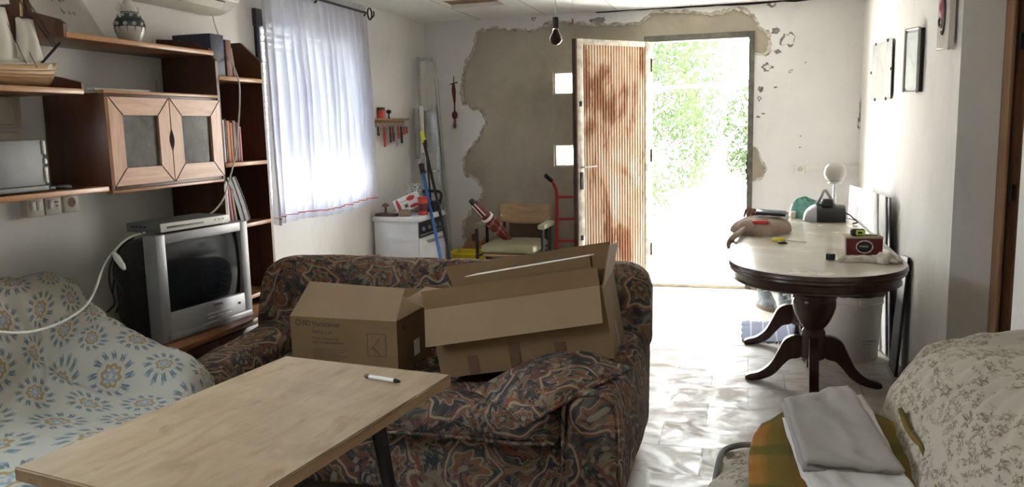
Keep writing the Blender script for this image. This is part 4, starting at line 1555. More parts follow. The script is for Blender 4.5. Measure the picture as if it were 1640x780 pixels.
def blanket(u, v):
    p = sb(u, v)
    return (p.x, p.y, p.z + vm(Vector((p.x * 9, p.y * 7, 1))) * 0.010 + 0.004)


bm = bmesh.new()
grid(bm, blanket, 60, 50, lambda u, v: (u * 0.75, v * 0.42))
solid(obj('blanket_fold', bm, M['plaid'], pl), 0.016, -0.2)
bm = bmesh.new()
grid(bm, lambda u, v: (0.43 + 0.045 * v + 0.01 * math.sin(u * 5), 1.93 + 0.46 * u, 0.545 - 0.03 * v + 0.05 * u * (1 - v) + 0.006 * math.sin(u * 14 + v * 3)), 30, 8, lambda u, v: (u * 0.45 + 0.1, v * 0.1 + 0.3))
solid(obj('blanket_corner', bm, M['plaid'], pl), 0.012, 0)


def folded_cloth(name, label, mat, quad, z, seed, layers=2):
    t = thing(name, label, 'cloth', ((quad[0][0] + quad[2][0]) / 2, (quad[0][1] + quad[2][1]) / 2, z))
    A, Bq, C, D = [Vector((p[0], p[1], 0)) for p in quad]
    for l in range(layers):
        bm = bmesh.new()

        def f(u, v):
            p = (A * (1 - u) + Bq * u) * (1 - v) + (D * (1 - u) + C * u) * v
            # the blanket's own rise under it
            s = Vector((p.x, p.y, 0))
            zz = z + 0.045 * max(0, min(1, (p.y - 2.15) / 0.35)) + l * 0.014
            zz += vm(Vector((p.x * 8 + seed, p.y * 8, l * 3))) * 0.009 + 0.002 * math.sin(p.x * 70 + p.y * 30 + seed + 5 * noise.noise(p * 9))
            e = min(v, 1 - v, u, 1 - u)
            zz -= 0.010 * max(0, 1 - e / 0.04)
            return (p.x + l * 0.008 + 0.006 * math.sin(v * 9 + seed), p.y + l * -0.010 + 0.008 * math.sin(u * 7 + seed + l), zz)
        grid(bm, f, 36, 36)
        solid(obj('fold', bm, mat, t), 0.011, -1)
    return t


folded_cloth('folded_sheet', 'white cotton sheet, the lower of the two folded cloths on the plaid blanket', M['white_cloth'],
             [(0.105, 2.40), (0.155, 1.98), (0.405, 1.98), (0.345, 2.60)], 0.515, 1.3, 2)
folded_cloth('folded_pillowcase', 'pale grey cotton cloth folded square, on top of the white sheet on the plaid blanket', M['grey_cloth'],
             [(0.112, 2.46), (0.150, 2.08), (0.375, 2.10), (0.298, 2.60)], 0.542, 4.1, 2)

# ---------------------------------------------------------------- cardboard boxes on the sofa
CB = M['card']


def panel(bm, o, a, b, th=0.004):
    """thin cardboard sheet spanned by vectors a and b from corner o"""
    o, a, b = Vector(o), Vector(a), Vector(b)
    n = a.cross(b).normalized() * th / 2
    P = [o - n, o + a - n, o + a + b - n, o + b - n]
    Q = [p + 2 * n for p in P]
    vs = [bm.verts.new(p) for p in P + Q]
    for f in ((3, 2, 1, 0), (4, 5, 6, 7), (0, 1, 5, 4), (1, 2, 6, 5), (2, 3, 7, 6), (3, 0, 4, 7)):
        bm.faces.new([vs[i] for i in f])


def quadp(bm, P, th=0.004):
    P = [Vector(p) for p in P]
    n = (P[1] - P[0]).cross(P[3] - P[0]).normalized() * th / 2
    vs = [bm.verts.new(p - n) for p in P] + [bm.verts.new(p + n) for p in P]
    for f in ((3, 2, 1, 0), (4, 5, 6, 7), (0, 1, 5, 4), (1, 2, 6, 5), (2, 3, 7, 6), (3, 0, 4, 7)):
        bm.faces.new([vs[i] for i in f])


# small printed box, left
W1, D1, H1b = 0.475, 0.30, 0.215
bx1 = thing('printed_cardboard_box', 'small open cardboard box with dark print, left of the larger box on the sofa', 'box', (-1.775, 2.86, 0.447), (0, 0, R(-1.5)))
bm = bmesh.new()
panel(bm, (0, 0, 0), (W1, 0, 0), (0, 0, H1b))
panel(bm, (0, D1, 0), (W1, 0, 0), (0, 0, H1b))
panel(bm, (0.002, 0, 0), (0, D1, 0), (0, 0, H1b))
panel(bm, (W1 - 0.002, 0, 0), (0, D1, 0), (0, 0, H1b))
panel(bm, (0, 0, 0.002), (W1, 0, 0), (0, D1, 0))
obj('box_body', bm, CB, bx1, smooth=False, local=True)
bm = bmesh.new()
quadp(bm, [(0, -0.001, H1b), (W1, -0.001, H1b), (W1 + 0.005, 0.075, H1b + 0.115), (0.055, 0.075, H1b + 0.13)])
obj('flap', bm, M['card_lit'], bx1, smooth=False, local=True)
bm = bmesh.new()
quadp(bm, [(0, D1, H1b), (W1, D1, H1b), (W1, D1 + 0.05, H1b + 0.06), (0, D1 + 0.05, H1b + 0.06)])
obj('flap', bm, CB, bx1, smooth=False, local=True)
bm = bmesh.new()
quadp(bm, [(W1, 0.01, H1b), (W1, D1 - 0.01, H1b), (W1 - 0.11, D1 - 0.03, H1b + 0.045), (W1 - 0.11, 0.03, H1b + 0.02)])
obj('flap', bm, M['card_lit'], bx1, smooth=False, local=True)
bm = bmesh.new()
quadp(bm, [(0, 0.01, H1b), (0, D1 - 0.01, H1b), (0.09, D1 - 0.03, H1b - 0.05), (0.09, 0.03, H1b - 0.05)])
obj('flap', bm, CB, bx1, smooth=False, local=True)
m0 = chain(bx1)
fr = lambda x, z: m0 @ basis((x, -0.0024, z), (1, 0, 0), (0, 0, 1), (0, -1, 0))
INK = M['card_ink']
bm = bmesh.new()
mt = fr(0.036, H1b - 0.032)
tube(bm, [mt @ Vector((0.011 * math.cos(a), 0.008 + 0.011 * math.sin(a), 0.0003)) for a in [2 * PI * k / 20 for k in range(20)]], 0.0022, 4, closed=True)
obj('round_logo', bm, INK, bx1)
text('printed_name', 'BD', 0.030, fr(0.055, H1b - 0.035), INK, bx1, bold=0.0006)
text('printed_name', 'Vacutainer', 0.030, fr(0.100, H1b - 0.036), INK, bx1, bold=0.0005)
text('printed_line', 'Safety Lok', 0.022, fr(0.100, H1b - 0.066), INK, bx1)
text('printed_line', 'Blood Collection Set', 0.014, fr(0.100, H1b - 0.090), INK, bx1)
text('printed_line', 'with pre-attached holder', 0.014, fr(0.100, H1b - 0.106), INK, bx1)
bm = bmesh.new()
for k in range(6):
    z = H1b - 0.130 - k * 0.009
    a, b = fr(0.10, z), fr(0.26 - 0.02 * (k % 3), z)
    tube(bm, [a.translation, b.translation], 0.0009, 4)
obj('small_print', bm, INK, bx1)
bm = bmesh.new()
f0 = lambda x, z: fr(x, z).translation
for a, b in (((0.345, H1b - 0.055), (0.425, H1b - 0.055)), ((0.425, H1b - 0.055), (0.425, H1b - 0.145)), ((0.425, H1b - 0.145), (0.345, H1b - 0.145)), ((0.345, H1b - 0.145), (0.345, H1b - 0.055)), ((0.36, H1b - 0.12), (0.405, H1b - 0.065)), ((0.365, H1b - 0.105), (0.385, H1b - 0.125)), ((0.372, H1b - 0.115), (0.40, H1b - 0.14))):
    tube(bm, [f0(*a), f0(*b)], 0.0011, 4)
obj('needle_pictogram', bm, INK, bx1)
sd_ = lambda y, z: m0 @ basis((W1 + 0.0004, y, z), (0, 1, 0), (0, 0, 1), (1, 0, 0))
text('printed_name', 'BD', 0.026, sd_(0.045, H1b - 0.045), INK, bx1)
bm = bmesh.new()
mt = sd_(0.15, 0.035)
quadp(bm, [mt @ Vector(p) for p in ((0, 0, 0), (0.055, 0, 0), (0.055, 0.065, 0), (0, 0.065, 0))], 0.0012)
obj('white_tag', bm, M['paper'], bx1, smooth=False)
text('tag_print', 'LOT  REF', 0.011, sd_(0.156, 0.078), INK, bx1)
# pale papers lying in the box
pp = thing('paper_stack', 'white folded papers showing in the small cardboard box', 'papers', tuple(m0 @ Vector((0.30, 0.15, 0.0041))))
bm = bmesh.new()
for k in range(7):
    panel(bm, m0 @ Vector((0.06 + k * 0.004, 0.05 + 0.003 * k, 0.0055 + 0.024 * k)), (0.36, -0.01, 0), (0.01, 0.2, 0.004 * k), 0.022)
obj('sheets', bm, M['paper'], pp, smooth=False)

# large open box, tilted up at its right end
W2, D2, H2b = 0.665, 0.33, 0.270
bx2 = thing('large_cardboard_box', 'large wide open cardboard box tilted on the sofa, with three strips of brown tape', 'box', (-1.10, 2.80, 0.462), (R(1.5), R(-9.4), R(2.0)))
bm = bmesh.new()
panel(bm, (0, 0, 0), (W2, 0, 0), (0, 0, H2b))
panel(bm, (0, D2, 0), (W2, 0, 0), (0, 0, H2b))
panel(bm, (0.002, 0, 0), (0, D2, 0), (0, 0, H2b))
panel(bm, (W2 - 0.002, 0, 0), (0, D2, 0), (0, 0, H2b))
panel(bm, (0, 0, 0.002), (W2, 0, 0), (0, D2, 0))
body2 = obj('box_body', bm, CB, bx2, smooth=False, local=True)
bm = bmesh.new()
quadp(bm, [(-0.012, -0.004, H2b + 0.002), (W2 - 0.008, -0.004, H2b + 0.002), (W2 - 0.012, -0.045, H2b - 0.125), (-0.022, -0.045, H2b - 0.132)])
obj('flap', bm, M['card_lit'], bx2, smooth=False, local=True)
bm = bmesh.new()
quadp(bm, [(-0.014, 0.004, H2b), (W2 - 0.008, 0.004, H2b), (W2 - 0.008, 0.012, H2b + 0.066), (-0.018, 0.012, H2b + 0.070)])
obj('raised_panel', bm, CB, bx2, smooth=False, local=True)
bm = bmesh.new()
quadp(bm, [(0, D2, H2b), (W2, D2, H2b), (W2 + 0.005, D2 + 0.02, H2b + 0.10), (-0.03, D2 + 0.02, H2b + 0.10)])
obj('flap', bm, CB, bx2, smooth=False, local=True)
bm = bmesh.new()
quadp(bm, [(W2, 0.01, H2b - 0.01), (W2, D2 - 0.01, H2b - 0.01), (W2 + 0.04, D2 - 0.01, H2b + 0.10), (W2 + 0.045, 0.04, H2b + 0.13)])
obj('flap', bm, M['card_lit'], bx2, smooth=False, local=True)
bm = bmesh.new()
quadp(bm, [(0, 0.01, H2b), (0, D2 - 0.01, H2b), (-0.11, D2 - 0.03, H2b + 0.035), (-0.09, 0.03, H2b + 0.045)])
obj('flap', bm, M['card_lit'], bx2, smooth=False, local=True)
for x, h in ((0.115, 0.075), (0.28, 0.105), (0.455, 0.085)):
    obj('tape_strip', BB(x, x + 0.042, -0.0032, -0.0022, 0.0, h), M['tape'], bx2, smooth=False, local=True)
bm = bmesh.new()
box(bm, W2 + 0.0004, W2 + 0.0012, 0.13, 0.17, 0.0, 0.10)
obj('tape_strip', bm, M['tape'], bx2, smooth=False, local=True)
m2 = chain(bx2)
t = thing('inner_carton', 'flattened cardboard carton standing inside the large tilted box', 'carton', tuple(m2 @ Vector((0.35, 0.16, 0.006))), (R(1.5), R(-9.4), R(2.0)))
bm = bmesh.new()
panel(bm, (-0.24, -0.02, 0.0), (0.50, 0, 0.01), (0.0, 0.03, H2b + 0.068))
panel(bm, (-0.24, 0.02, 0.0), (0.50, 0, 0.01), (0.0, 0.03, H2b + 0.066))
obj('carton_panels', bm, M['card'], t, smooth=False, local=True)
bm = bmesh.new()
quadp(bm, [(-0.24, 0.012, H2b + 0.068), (0.26, 0.012, H2b + 0.078), (0.27, 0.06, H2b + 0.074), (-0.20, 0.06, H2b + 0.066)])
obj('top_edge', bm, M['paper'], t, smooth=False, local=True)

# ---------------------------------------------------------------- wall unit
wu = thing('wall_shelf_unit', 'reddish-brown wooden wall unit with shelves and a two-door glass cabinet on the left wall', 'wall unit', (-2.67, 3.3, 0))
U, UH, UE = M['unit'], M['unit_h'], M['unit_edge']
XW, XF = -2.815, -2.505
# right-hand upright with cut top corner, inner upright
bm = bmesh.new()
prism(bm, [(XW, 0.0), (XF, 0.0), (XF, 1.775), (-2.625, 1.882), (XW, 1.882)], 'Y', 3.905, 3.925)
obj('upright_panel', bm, U, wu, smooth=False)
bm = bmesh.new()
prism(bm, [(XW, 0.0), (XF, 0.0), (XF, 1.70), (XF, 1.755), (-2.535, 1.79), (-2.60, 1.79), (XW, 1.79)], 'Y', 3.51, 3.53)
obj('upright_panel', bm, U, wu, smooth=False)


def shelf(y0, y1, z, x1=XF, th=0.02, name='shelf', mat=None):
    bm = bmesh.new()
    bbox(bm, XW, x1 - 0.008, y0, y1, z - th, z, b=0.002)
    s = obj(name, bm, mat or UH, wu)
    bm = bmesh.new()
    bbox(bm, x1 - 0.008, x1 + 0.004, y0, y1, z - th - 0.001, z + 0.001, b=0.004)
    obj('shelf_edge', bm, UE, s)
    return s


for z in (1.685, 1.255, 0.935, 0.555):
    shelf(3.532, 3.903, z)
shelf(2.60, 3.50, 1.80)          # long top shelf
shelf(1.94, 2.66, 1.588)         # ship shelf
shelf(1.94, 2.745, 1.20)         # left lower shelf
# end brackets standing on the shelves
bm = bmesh.new()
prism(bm, [(XW, 1.782), (XF, 1.782), (XF + 0.002, 1.83), (-2.53, 1.85), (-2.66, 1.885), (-2.70, 2.02), (XW, 2.08)], 'Y', 2.590, 2.608)
obj('end_bracket', bm, U, wu, smooth=False)
bm = bmesh.new()
prism(bm, [(XW, 1.588), (XF, 1.588), (XF, 1.612), (-2.62, 1.64), (XW, 1.66)], 'Y', 2.652, 2.668)
obj('end_bracket', bm, U, wu, smooth=False)
bm = bmesh.new()
prism(bm, [(XW, 1.80), (-2.515, 1.80), (-2.52, 1.815), (-2.56, 1.822), (-2.60, 1.842), (-2.65, 1.846), (-2.70, 1.862), (XW, 1.87)], 'Y', 3.485, 3.50)
obj('end_bracket', bm, U, wu, smooth=False)
# cabinet with two glazed doors
CY0, CY1, CZ0, CZ1 = 2.765, 3.505, 1.178, 1.578
bm = bmesh.new()
bbox(bm, XW, XF - 0.004, CY0, CY0 + 0.018, CZ0, CZ1, b=0.001)
bbox(bm, XW, XF - 0.004, CY1 - 0.018, CY1, CZ0, CZ1, b=0.001)
bbox(bm, XW, XF - 0.004, CY0 + 0.018, CY1 - 0.018, CZ0, CZ0 + 0.018, b=0.001)
bbox(bm, XW, XF - 0.004, CY0 + 0.018, CY1 - 0.018, CZ1 - 0.018, CZ1, b=0.001)
bbox(bm, XW, XW + 0.008, CY0 + 0.018, CY1 - 0.018, CZ0 + 0.018, CZ1 - 0.018, b=0.001)
cabo = obj('cabinet_body', bm, U, wu)
bm = bmesh.new()
bbox(bm, XF - 0.03, XF + 0.004, CY0 - 0.004, CY1 + 0.004, CZ1 - 0.002, CZ1 + 0.012, b=0.003)
obj('cabinet_moulding', bm, UE, cabo)
bm = bmesh.new()
bbox(bm, XF - 0.03, XF + 0.004, CY0 - 0.004, CY1 + 0.004, CZ0 - 0.012, CZ0 + 0.002, b=0.003)
obj('cabinet_moulding', bm, UE, cabo)
ym = (CY0 + CY1) / 2


def glazed_door(y0, y1, side):
    z0, z1 = CZ0 + 0.016, CZ1 - 0.014
    fw = 0.075
    x0, x1 = XF - 0.004, XF + 0.014
    d = None
    g = 0.0012
    iy0, iy1, iz0, iz1 = y0 + fw, y1 - fw, z0 + fw, z1 - fw
    parts = [([(y0 + g, z0), (y1 - g, z0), (iy1, iz0 - g), (iy0, iz0 - g)], M['door_pine_h']), ([(y0 + g, z1), (y1 - g, z1), (iy1, iz1 + g), (iy0, iz1 + g)], M['door_pine_h']),
             ([(y0, z0 + g * 2), (iy0 - g, iz0 + g), (iy0 - g, iz1 - g), (y0, z1 - g * 2)], M['door_pine']), ([(y1, z0 + g * 2), (iy1 + g, iz0 + g), (iy1 + g, iz1 - g), (y1, z1 - g * 2)], M['door_pine'])]
    bm = bmesh.new()
    for pl_, m_ in parts:
        before = set(bm.faces)
        prism(bm, pl_, 'X', x0, x1)
        for f_ in bm.faces:
            if f_ not in before:
                f_.material_index = 1 if m_ is M['door_pine_h'] else 0
    bmesh.ops.remove_doubles(bm, verts=bm.verts, dist=0.004)
    d = obj('cabinet_door', bm, [M['door_pine'], M['door_pine_h']], wu, smooth=False)
    bm = bmesh.new()
    for (a, b) in (((y0, z0), (iy0, iz0)), ((y1, z0), (iy1, iz0)), ((y0, z1), (iy0, iz1)), ((y1, z1), (iy1, iz1))):
        tube(bm, [(x1 + 0.0006, a[0], a[1]), (x1 + 0.0006, b[0], b[1])], 0.0022, 4)
    obj('mitre_joint', bm, M['black'], d)['kind'] = 'stuff'
    obj('door_glass', BB(XF - 0.002, XF + 0.002, iy0 - 0.004, iy1 + 0.004, iz0 - 0.004, iz1 + 0.004), M['dusty_glass'], d, smooth=False)
    bm = bmesh.new()
    n = 12
    yy = y1 if side > 0 else y0
    prism(bm, [(yy + side * 0.0 - side * 0.013 * math.sin(PI * k / n), (z0 + z1) / 2 - 0.045 + 0.09 * k / n) for k in range(n + 1)] + [(yy, (z0 + z1) / 2 + 0.045), (yy, (z0 + z1) / 2 - 0.045)], 'X', x1 - 0.001, x1 + 0.001)
    obj('finger_grip', bm, M['void'], d, smooth=False)


glazed_door(CY0 + 0.003, ym - 0.003, 1)
glazed_door(ym + 0.003, CY1 - 0.003, -1)
# low television bench belonging to the unit
bm = bmesh.new()
bbox(bm, XW, -2.31, 2.76, 3.50, 0.475, 0.50, b=0.003)
bench = obj('bench_top', bm, M['unit_h'], wu)
bm = bmesh.new()
bbox(bm, XW, -2.34, 2.78, 3.50, 0.04, 0.475, b=0.002)
obj('bench_body', bm, U, wu)
bm = bmesh.new()
bbox(bm, -2.34, -2.324, 2.79, 3.14, 0.06, 0.465, b=0.003)
obj('bench_door', bm, M['unit'], wu)
bm = bmesh.new()
bbox(bm, -2.34, -2.324, 3.145, 3.49, 0.06, 0.465, b=0.003)
obj('bench_door', bm, M['unit'], wu)
bm = bmesh.new()
bbox(bm, XW, -2.38, 3.532, 3.903, 0.38, 0.475, b=0.003)
obj('drawer_box', bm, M['door_pine'], wu)

# ---------------------------------------------------------------- books
def book(label, x, y, z, th, h, d, mat, lean=0.0, group=None, cat='book', spine=0.0):
    """book standing with its spine towards the room (+x); th along y, leaning about x"""
    t = thing('book', label, cat, (x, y, z), (R(lean), 0, 0), group)
    bm = bmesh.new()
    bbox(bm, -d, 0, 0, th, 0, h, b=0.0015)
    c = obj('cover', bm, mat, t, local=True)
    bm = bmesh.new()
    bbox(bm, -d + 0.002, -0.004, 0.002, th - 0.002, h - 0.001, h + 0.0008, b=0.0004)
    obj('pages', bm, M['paper'], t, local=True)
    if spine:
        bm = bmesh.new()
        box(bm, -0.0005, 0.0008, th * 0.2, th * 0.8, h * 0.62, h * 0.75)
        obj('spine_label', bm, M['paper'], t, smooth=False, local=True)
    return t


z = 1.686
t = book('large dark navy file box at the left end of the top compartment of the unit', -2.54, 3.535, z, 0.105, 0.205, 0.22, M['navy'], spine=0, cat='file box')
text('cover_text', 'CAD', 0.03, chain(t) @ basis((0.001, 0.055, 0.14), (0, 1, 0), (0, 0, 1), (1, 0, 0)), M['blue'], t)
book('brown-spined book beside the navy file box on the unit', -2.535, 3.648, z, 0.045, 0.185, 0.2, M['brown_book'])
book('tan book leaning to the left beside the brown-spined book', -2.55, 3.728, z, 0.018, 0.15, 0.2, M['tan_book'], 9)
z = 1.256
y = 3.54
rnd = random.Random(4)
for i, (mt, th, h, lab) in enumerate(((M['paper'], 0.016, 0.225, 'white-spined magazine first in the middle book row of the unit'), (M['pink'], 0.02, 0.225, 'pink-spined magazine in the middle book row of the unit'),
                                      (M['paper'], 0.013, 0.215, 'white-spined magazine after the pink one in the middle book row'), (M['navy'], 0.010, 0.22, 'thin dark blue booklet in the middle book row'),
                                      (M['orange'], 0.024, 0.21, 'orange-spined book in the middle book row of the unit'), (M['orange'], 0.018, 0.20, 'second, shorter orange-spined book in the middle book row'),
                                      (M['maroon'], 0.028, 0.21, 'thick dark red book in the middle book row of the unit'), (M['brown_book'], 0.022, 0.20, 'brown book next to the thick dark red one'),
                                      (M['pink'], 0.014, 0.18, 'low pinkish book at the right end of the middle book row'))):
    book(lab, -2.54, y, z, th, h, 0.19, mt, 0, 'books in the middle compartment')
    y += th + 0.004
z = 0.936
y = 3.54
for i, (mt, th, h, ln, lab) in enumerate(((M['paper'], 0.012, 0.235, 0, 'white magazine first in the lowest book row, beside the television'), (M['cream_pl'], 0.014, 0.23, 0, 'cream magazine second in the lowest book row'),
                                          (M['paper'], 0.012, 0.225, 1, 'white booklet third in the lowest book row'), (M['pink'], 0.014, 0.20, 5, 'pinkish magazine leaning in the lowest book row'),
                                          (M['tan_book'], 0.016, 0.19, 9, 'tan magazine leaning against the black binders'))):
    book(lab, -2.54, y + ln * 0.003, z, th, h, 0.2, mt, ln, 'magazines in the lowest compartment')
    y += th + 0.005


def binder(label, y, lean, bend):
    t = thing('ring_binder', label, 'binder', (-2.54, y, 0.936), (R(lean), 0, 0), 'black binders leaning in the lowest compartment')
    bm = bmesh.new()
    n = 14
    A = [((-0.030 * (1 - math.cos(PI * k / n * 0.55)) * bend + 0.012), 0.255 * k / n) for k in range(n + 1)]
    prism(bm, [(y_, z_) for y_, z_ in A] + [(y_ + 0.034, z_) for y_, z_ in A[::-1]], 'X', -0.22, 0.0)
    c = obj('binder_cover', bm, M['black'], t, local=True)
    bm = bmesh.new()
    tube(bm, [(0.001, y_ + 0.034, z_) for y_, z_ in A], 0.0028, 6)
    obj('silver_edge', bm, M['silver_dark'], t, local=True)


binder('black curved ring binder leaning first beside the magazines', 3.672, 14, 1.0)
binder('black curved ring binder leaning at the right end of the lowest book row', 3.715, 14, 1.3)

# ---------------------------------------------------------------- television
tv = thing('crt_television', 'silver tube television with a dark screen on the wall unit bench', 'television', (-2.387, 3.175, 0.502), (0, 0, R(-5.5)))
TW, TH = 0.588, 0.475
bm = bmesh.new()          # local: front faces +x, width along y
fw = 0.055
bbox(bm, -0.075, 0, -TW / 2, -TW / 2 + fw, 0, TH, b=0.006)
bbox(bm, -0.075, 0, TW / 2 - fw, TW / 2, 0, TH, b=0.006)
bbox(bm, -0.075, 0, -TW / 2 + fw - 0.004, TW / 2 - fw + 0.004, TH - 0.045, TH, b=0.006)
bbox(bm, -0.075, 0, -TW / 2 + fw - 0.004, TW / 2 - fw + 0.004, 0, 0.125, b=0.006)
bez = obj('front_bezel', bm, M['silver'], tv, local=True)
bm = bmesh.new()
bbox(bm, -0.0, 0.012, -TW / 2 + 0.03, TW / 2 - 0.02, 0.010, 0.036, b=0.005)
obj('lower_lip', bm, M['silver'], bez, local=True)
bm = bmesh.new()
for k in range(3):
    bbox(bm, 0.0, 0.004, -0.02 + k * 0.055, 0.025 + k * 0.055, 0.052, 0.057, b=0.001)
bbox(bm, 0.0, 0.004, -0.03, 0.15, 0.070, 0.074, b=0.001)
obj('control_button', bm, M['white_pl'], bez, local=True)
bm = bmesh.new()
bbox(bm, 0.0, 0.002, 0.0, 0.0, 0, 0) if False else None
lathe(bm, [(0.006, 0), (0.006, 0.003)], (0.0, 0.20, 0.082), 12, Matrix.Rotation(R(90), 4, 'Y'))
obj('indicator', bm, M['black'], bez, local=True)
mtv = chain(tv)
text('brand_plate', 'SAMSUNG', 0.014, mtv @ basis((0.0006, 0.02, 0.102), (0, 1, 0), (0, 0, 1), (1, 0, 0)), M['black'], tv)
sw, sh_ = TW - 2 * fw + 0.006, TH - 0.165
bm = bmesh.new()
grid(bm, lambda u, v: (-0.012 - 0.022 * (abs(2 * u - 1) ** 2.2 + abs(2 * v - 1) ** 2.2) * 0.5 + 0.006, -sw / 2 + sw * u, 0.122 + sh_ * v), 20, 16)
obj('screen', bm, M['dark_glass'], tv, local=True)
bm = bmesh.new()
mk = [(-0.075, TW / 2 - 0.012, 0.012, TH - 0.012), (-0.20, TW / 2 - 0.03, 0.02, TH - 0.03), (-0.34, TW / 2 - 0.09, 0.05, TH - 0.10), (-0.415, TW / 2 - 0.15, 0.09, TH - 0.16)]
rings = []
for x, hw, z0, z1 in mk:
    rings.append([bm.verts.new(p) for p in ((x, -hw, z0), (x, hw, z0), (x, hw, z1), (x, -hw, z1))])
for A, C_ in zip(rings, rings[1:]):
    for k in range(4):
        bm.faces.new((A[k], A[(k + 1) % 4], C_[(k + 1) % 4], C_[k]))
bm.faces.new(rings[0])
bm.faces.new(rings[-1][::-1])
bmesh.ops.bevel(bm, geom=bm.edges[:], offset=0.012, segments=3, affect='EDGES')
obj('rear_housing', bm, M['black'], tv, local=True)
bm = bmesh.new()
bbox(bm, -0.30, -0.02, -TW / 2 + 0.06, TW / 2 - 0.06, -0.001, 0.014, b=0.003)
obj('base_plate', bm, M['black'], tv, local=True)

# set-top player on the television
dv_ = thing('disc_player', 'slim silver disc player lying on top of the television', 'player', tuple(mtv @ Vector((-0.10, -0.045, TH + 0.001))), (0, 0, R(-9)))
bm = bmesh.new()
bbox(bm, -0.10, 0.10, -0.205, 0.205, 0.006, 0.046, b=0.003)
pb = obj('player_case', bm, M['silver_dark'], dv_, local=True)
obj('front_panel', B(0.10, 0.106, -0.20, 0.20, 0.008, 0.045, b=0.003), M['white_pl'], dv_, local=True)
obj('disc_tray', B(0.106, 0.108, -0.17, 0.04, 0.022, 0.031, b=0.001), M['silver_dark'], dv_, local=True)
for k in range(3):
    obj('player_button', L([(0.004, 0), (0.004, 0.002)], (0.106, 0.11 + k * 0.025, 0.03), 10, Matrix.Rotation(R(90), 4, 'Y')), M['silver'], dv_, local=True)
bm = bmesh.new()
for k in range(4):
    bbox(bm, -0.07 + k * 0.025, -0.052 + k * 0.025, -0.2062, -0.2052, 0.026, 0.034, b=0.0003)
obj('vent_slot', bm, M['black'], dv_, local=True)
for a in (-0.08, 0.08):
    for b in (-0.17, 0.17):
        obj('rubber_foot', L([(0.008, 0), (0.008, 0.006)], (a, b, 0), 10), M['black'], dv_, local=True)

# ---------------------------------------------------------------- things on the wall unit shelves
# pottery bottle
vz = thing('pottery_bottle', 'white two-handled pottery bottle with dark green painted bands on the top shelf', 'bottle', (-2.585, 3.04, 1.801))
prof = [(0.0, 0.0), (0.036, 0.0), (0.040, 0.006), (0.055, 0.030), (0.062, 0.055), (0.061, 0.080), (0.052, 0.105), (0.040, 0.122), (0.034, 0.132), (0.036, 0.140), (0.033, 0.150), (0.020, 0.172), (0.014, 0.200), (0.013, 0.240), (0.018, 0.256), (0.015, 0.256), (0.0, 0.25)]
obj('bottle_body', L(prof, (-2.585, 3.04, 1.801), 36), M['ceramic'], vz)
for s in (-1, 1):
    obj('handle', T(smooth_pts([(-2.585, 3.04 + s * 0.028, 1.955), (-2.585, 3.04 + s * 0.052, 1.962), (-2.585, 3.04 + s * 0.060, 1.935), (-2.585, 3.04 + s * 0.050, 1.905)]), 0.006, 8), M['ceramic'], vz)
obj('dark_band', L([(0.0415, 0.1225), (0.0535, 0.1045), (0.0570, 0.0975), (0.0560, 0.0973), (0.0525, 0.1045), (0.0405, 0.1220)], (-2.585, 3.04, 1.801), 36), M['ceramic_dark'], vz)
obj('dark_band', L([(0.0592, 0.0890), (0.0620, 0.0820), (0.0627, 0.0720), (0.0632, 0.0660), (0.0622, 0.0658), (0.0616, 0.0820), (0.0585, 0.0888)], (-2.585, 3.04, 1.801), 36), M['ceramic_dark'], vz)
bm = bmesh.new()
for k in range(12):
    a_ = 2 * PI * k / 12
    tube(bm, [(-2.585 + 0.0625 * math.cos(a_), 3.04 + 0.0625 * math.sin(a_), 1.801 + 0.066), (-2.585 + 0.0605 * math.cos(a_ + 0.04), 3.04 + 0.0605 * math.sin(a_ + 0.04), 1.801 + 0.045)], [0.0025, 0.0008], 5)
obj('painted_drops', bm, M['ceramic_dark'], vz)
bm = bmesh.new()
for z, r in ((0.092, 0.0590), (0.0955, 0.0575), (0.128, 0.0375)):
    tube(bm, [(-2.585 + r * math.cos(2 * PI * k / 30), 3.04 + r * math.sin(2 * PI * k / 30), 1.801 + z) for k in range(30)], 0.0022, 5, closed=True)
obj('painted_band', bm, M['ceramic_dark'], vz)
bm = bmesh.new()
for zc, r, n_, s in ((0.112, 0.0490, 9, 0.0075), (0.0765, 0.0630, 11, 0.0085)):
    for k in range(n_):
        a0 = 2 * PI * k / n_
        pts = []
        for j in range(14):
            q_ = j / 13
            aa = q_ * 3.2 * PI
            rr = s * (1 - q_ * 0.75)
            pts.append((-2.585 + (r + 0.001) * math.cos(a0 + rr * math.cos(aa) / r), 3.04 + (r + 0.001) * math.sin(a0 + rr * math.cos(aa) / r), 1.801 + zc + rr * math.sin(aa)))
        tube(bm, pts, 0.0016, 4)
sw_ = obj('painted_scrolls', bm, M['ceramic'], vz)

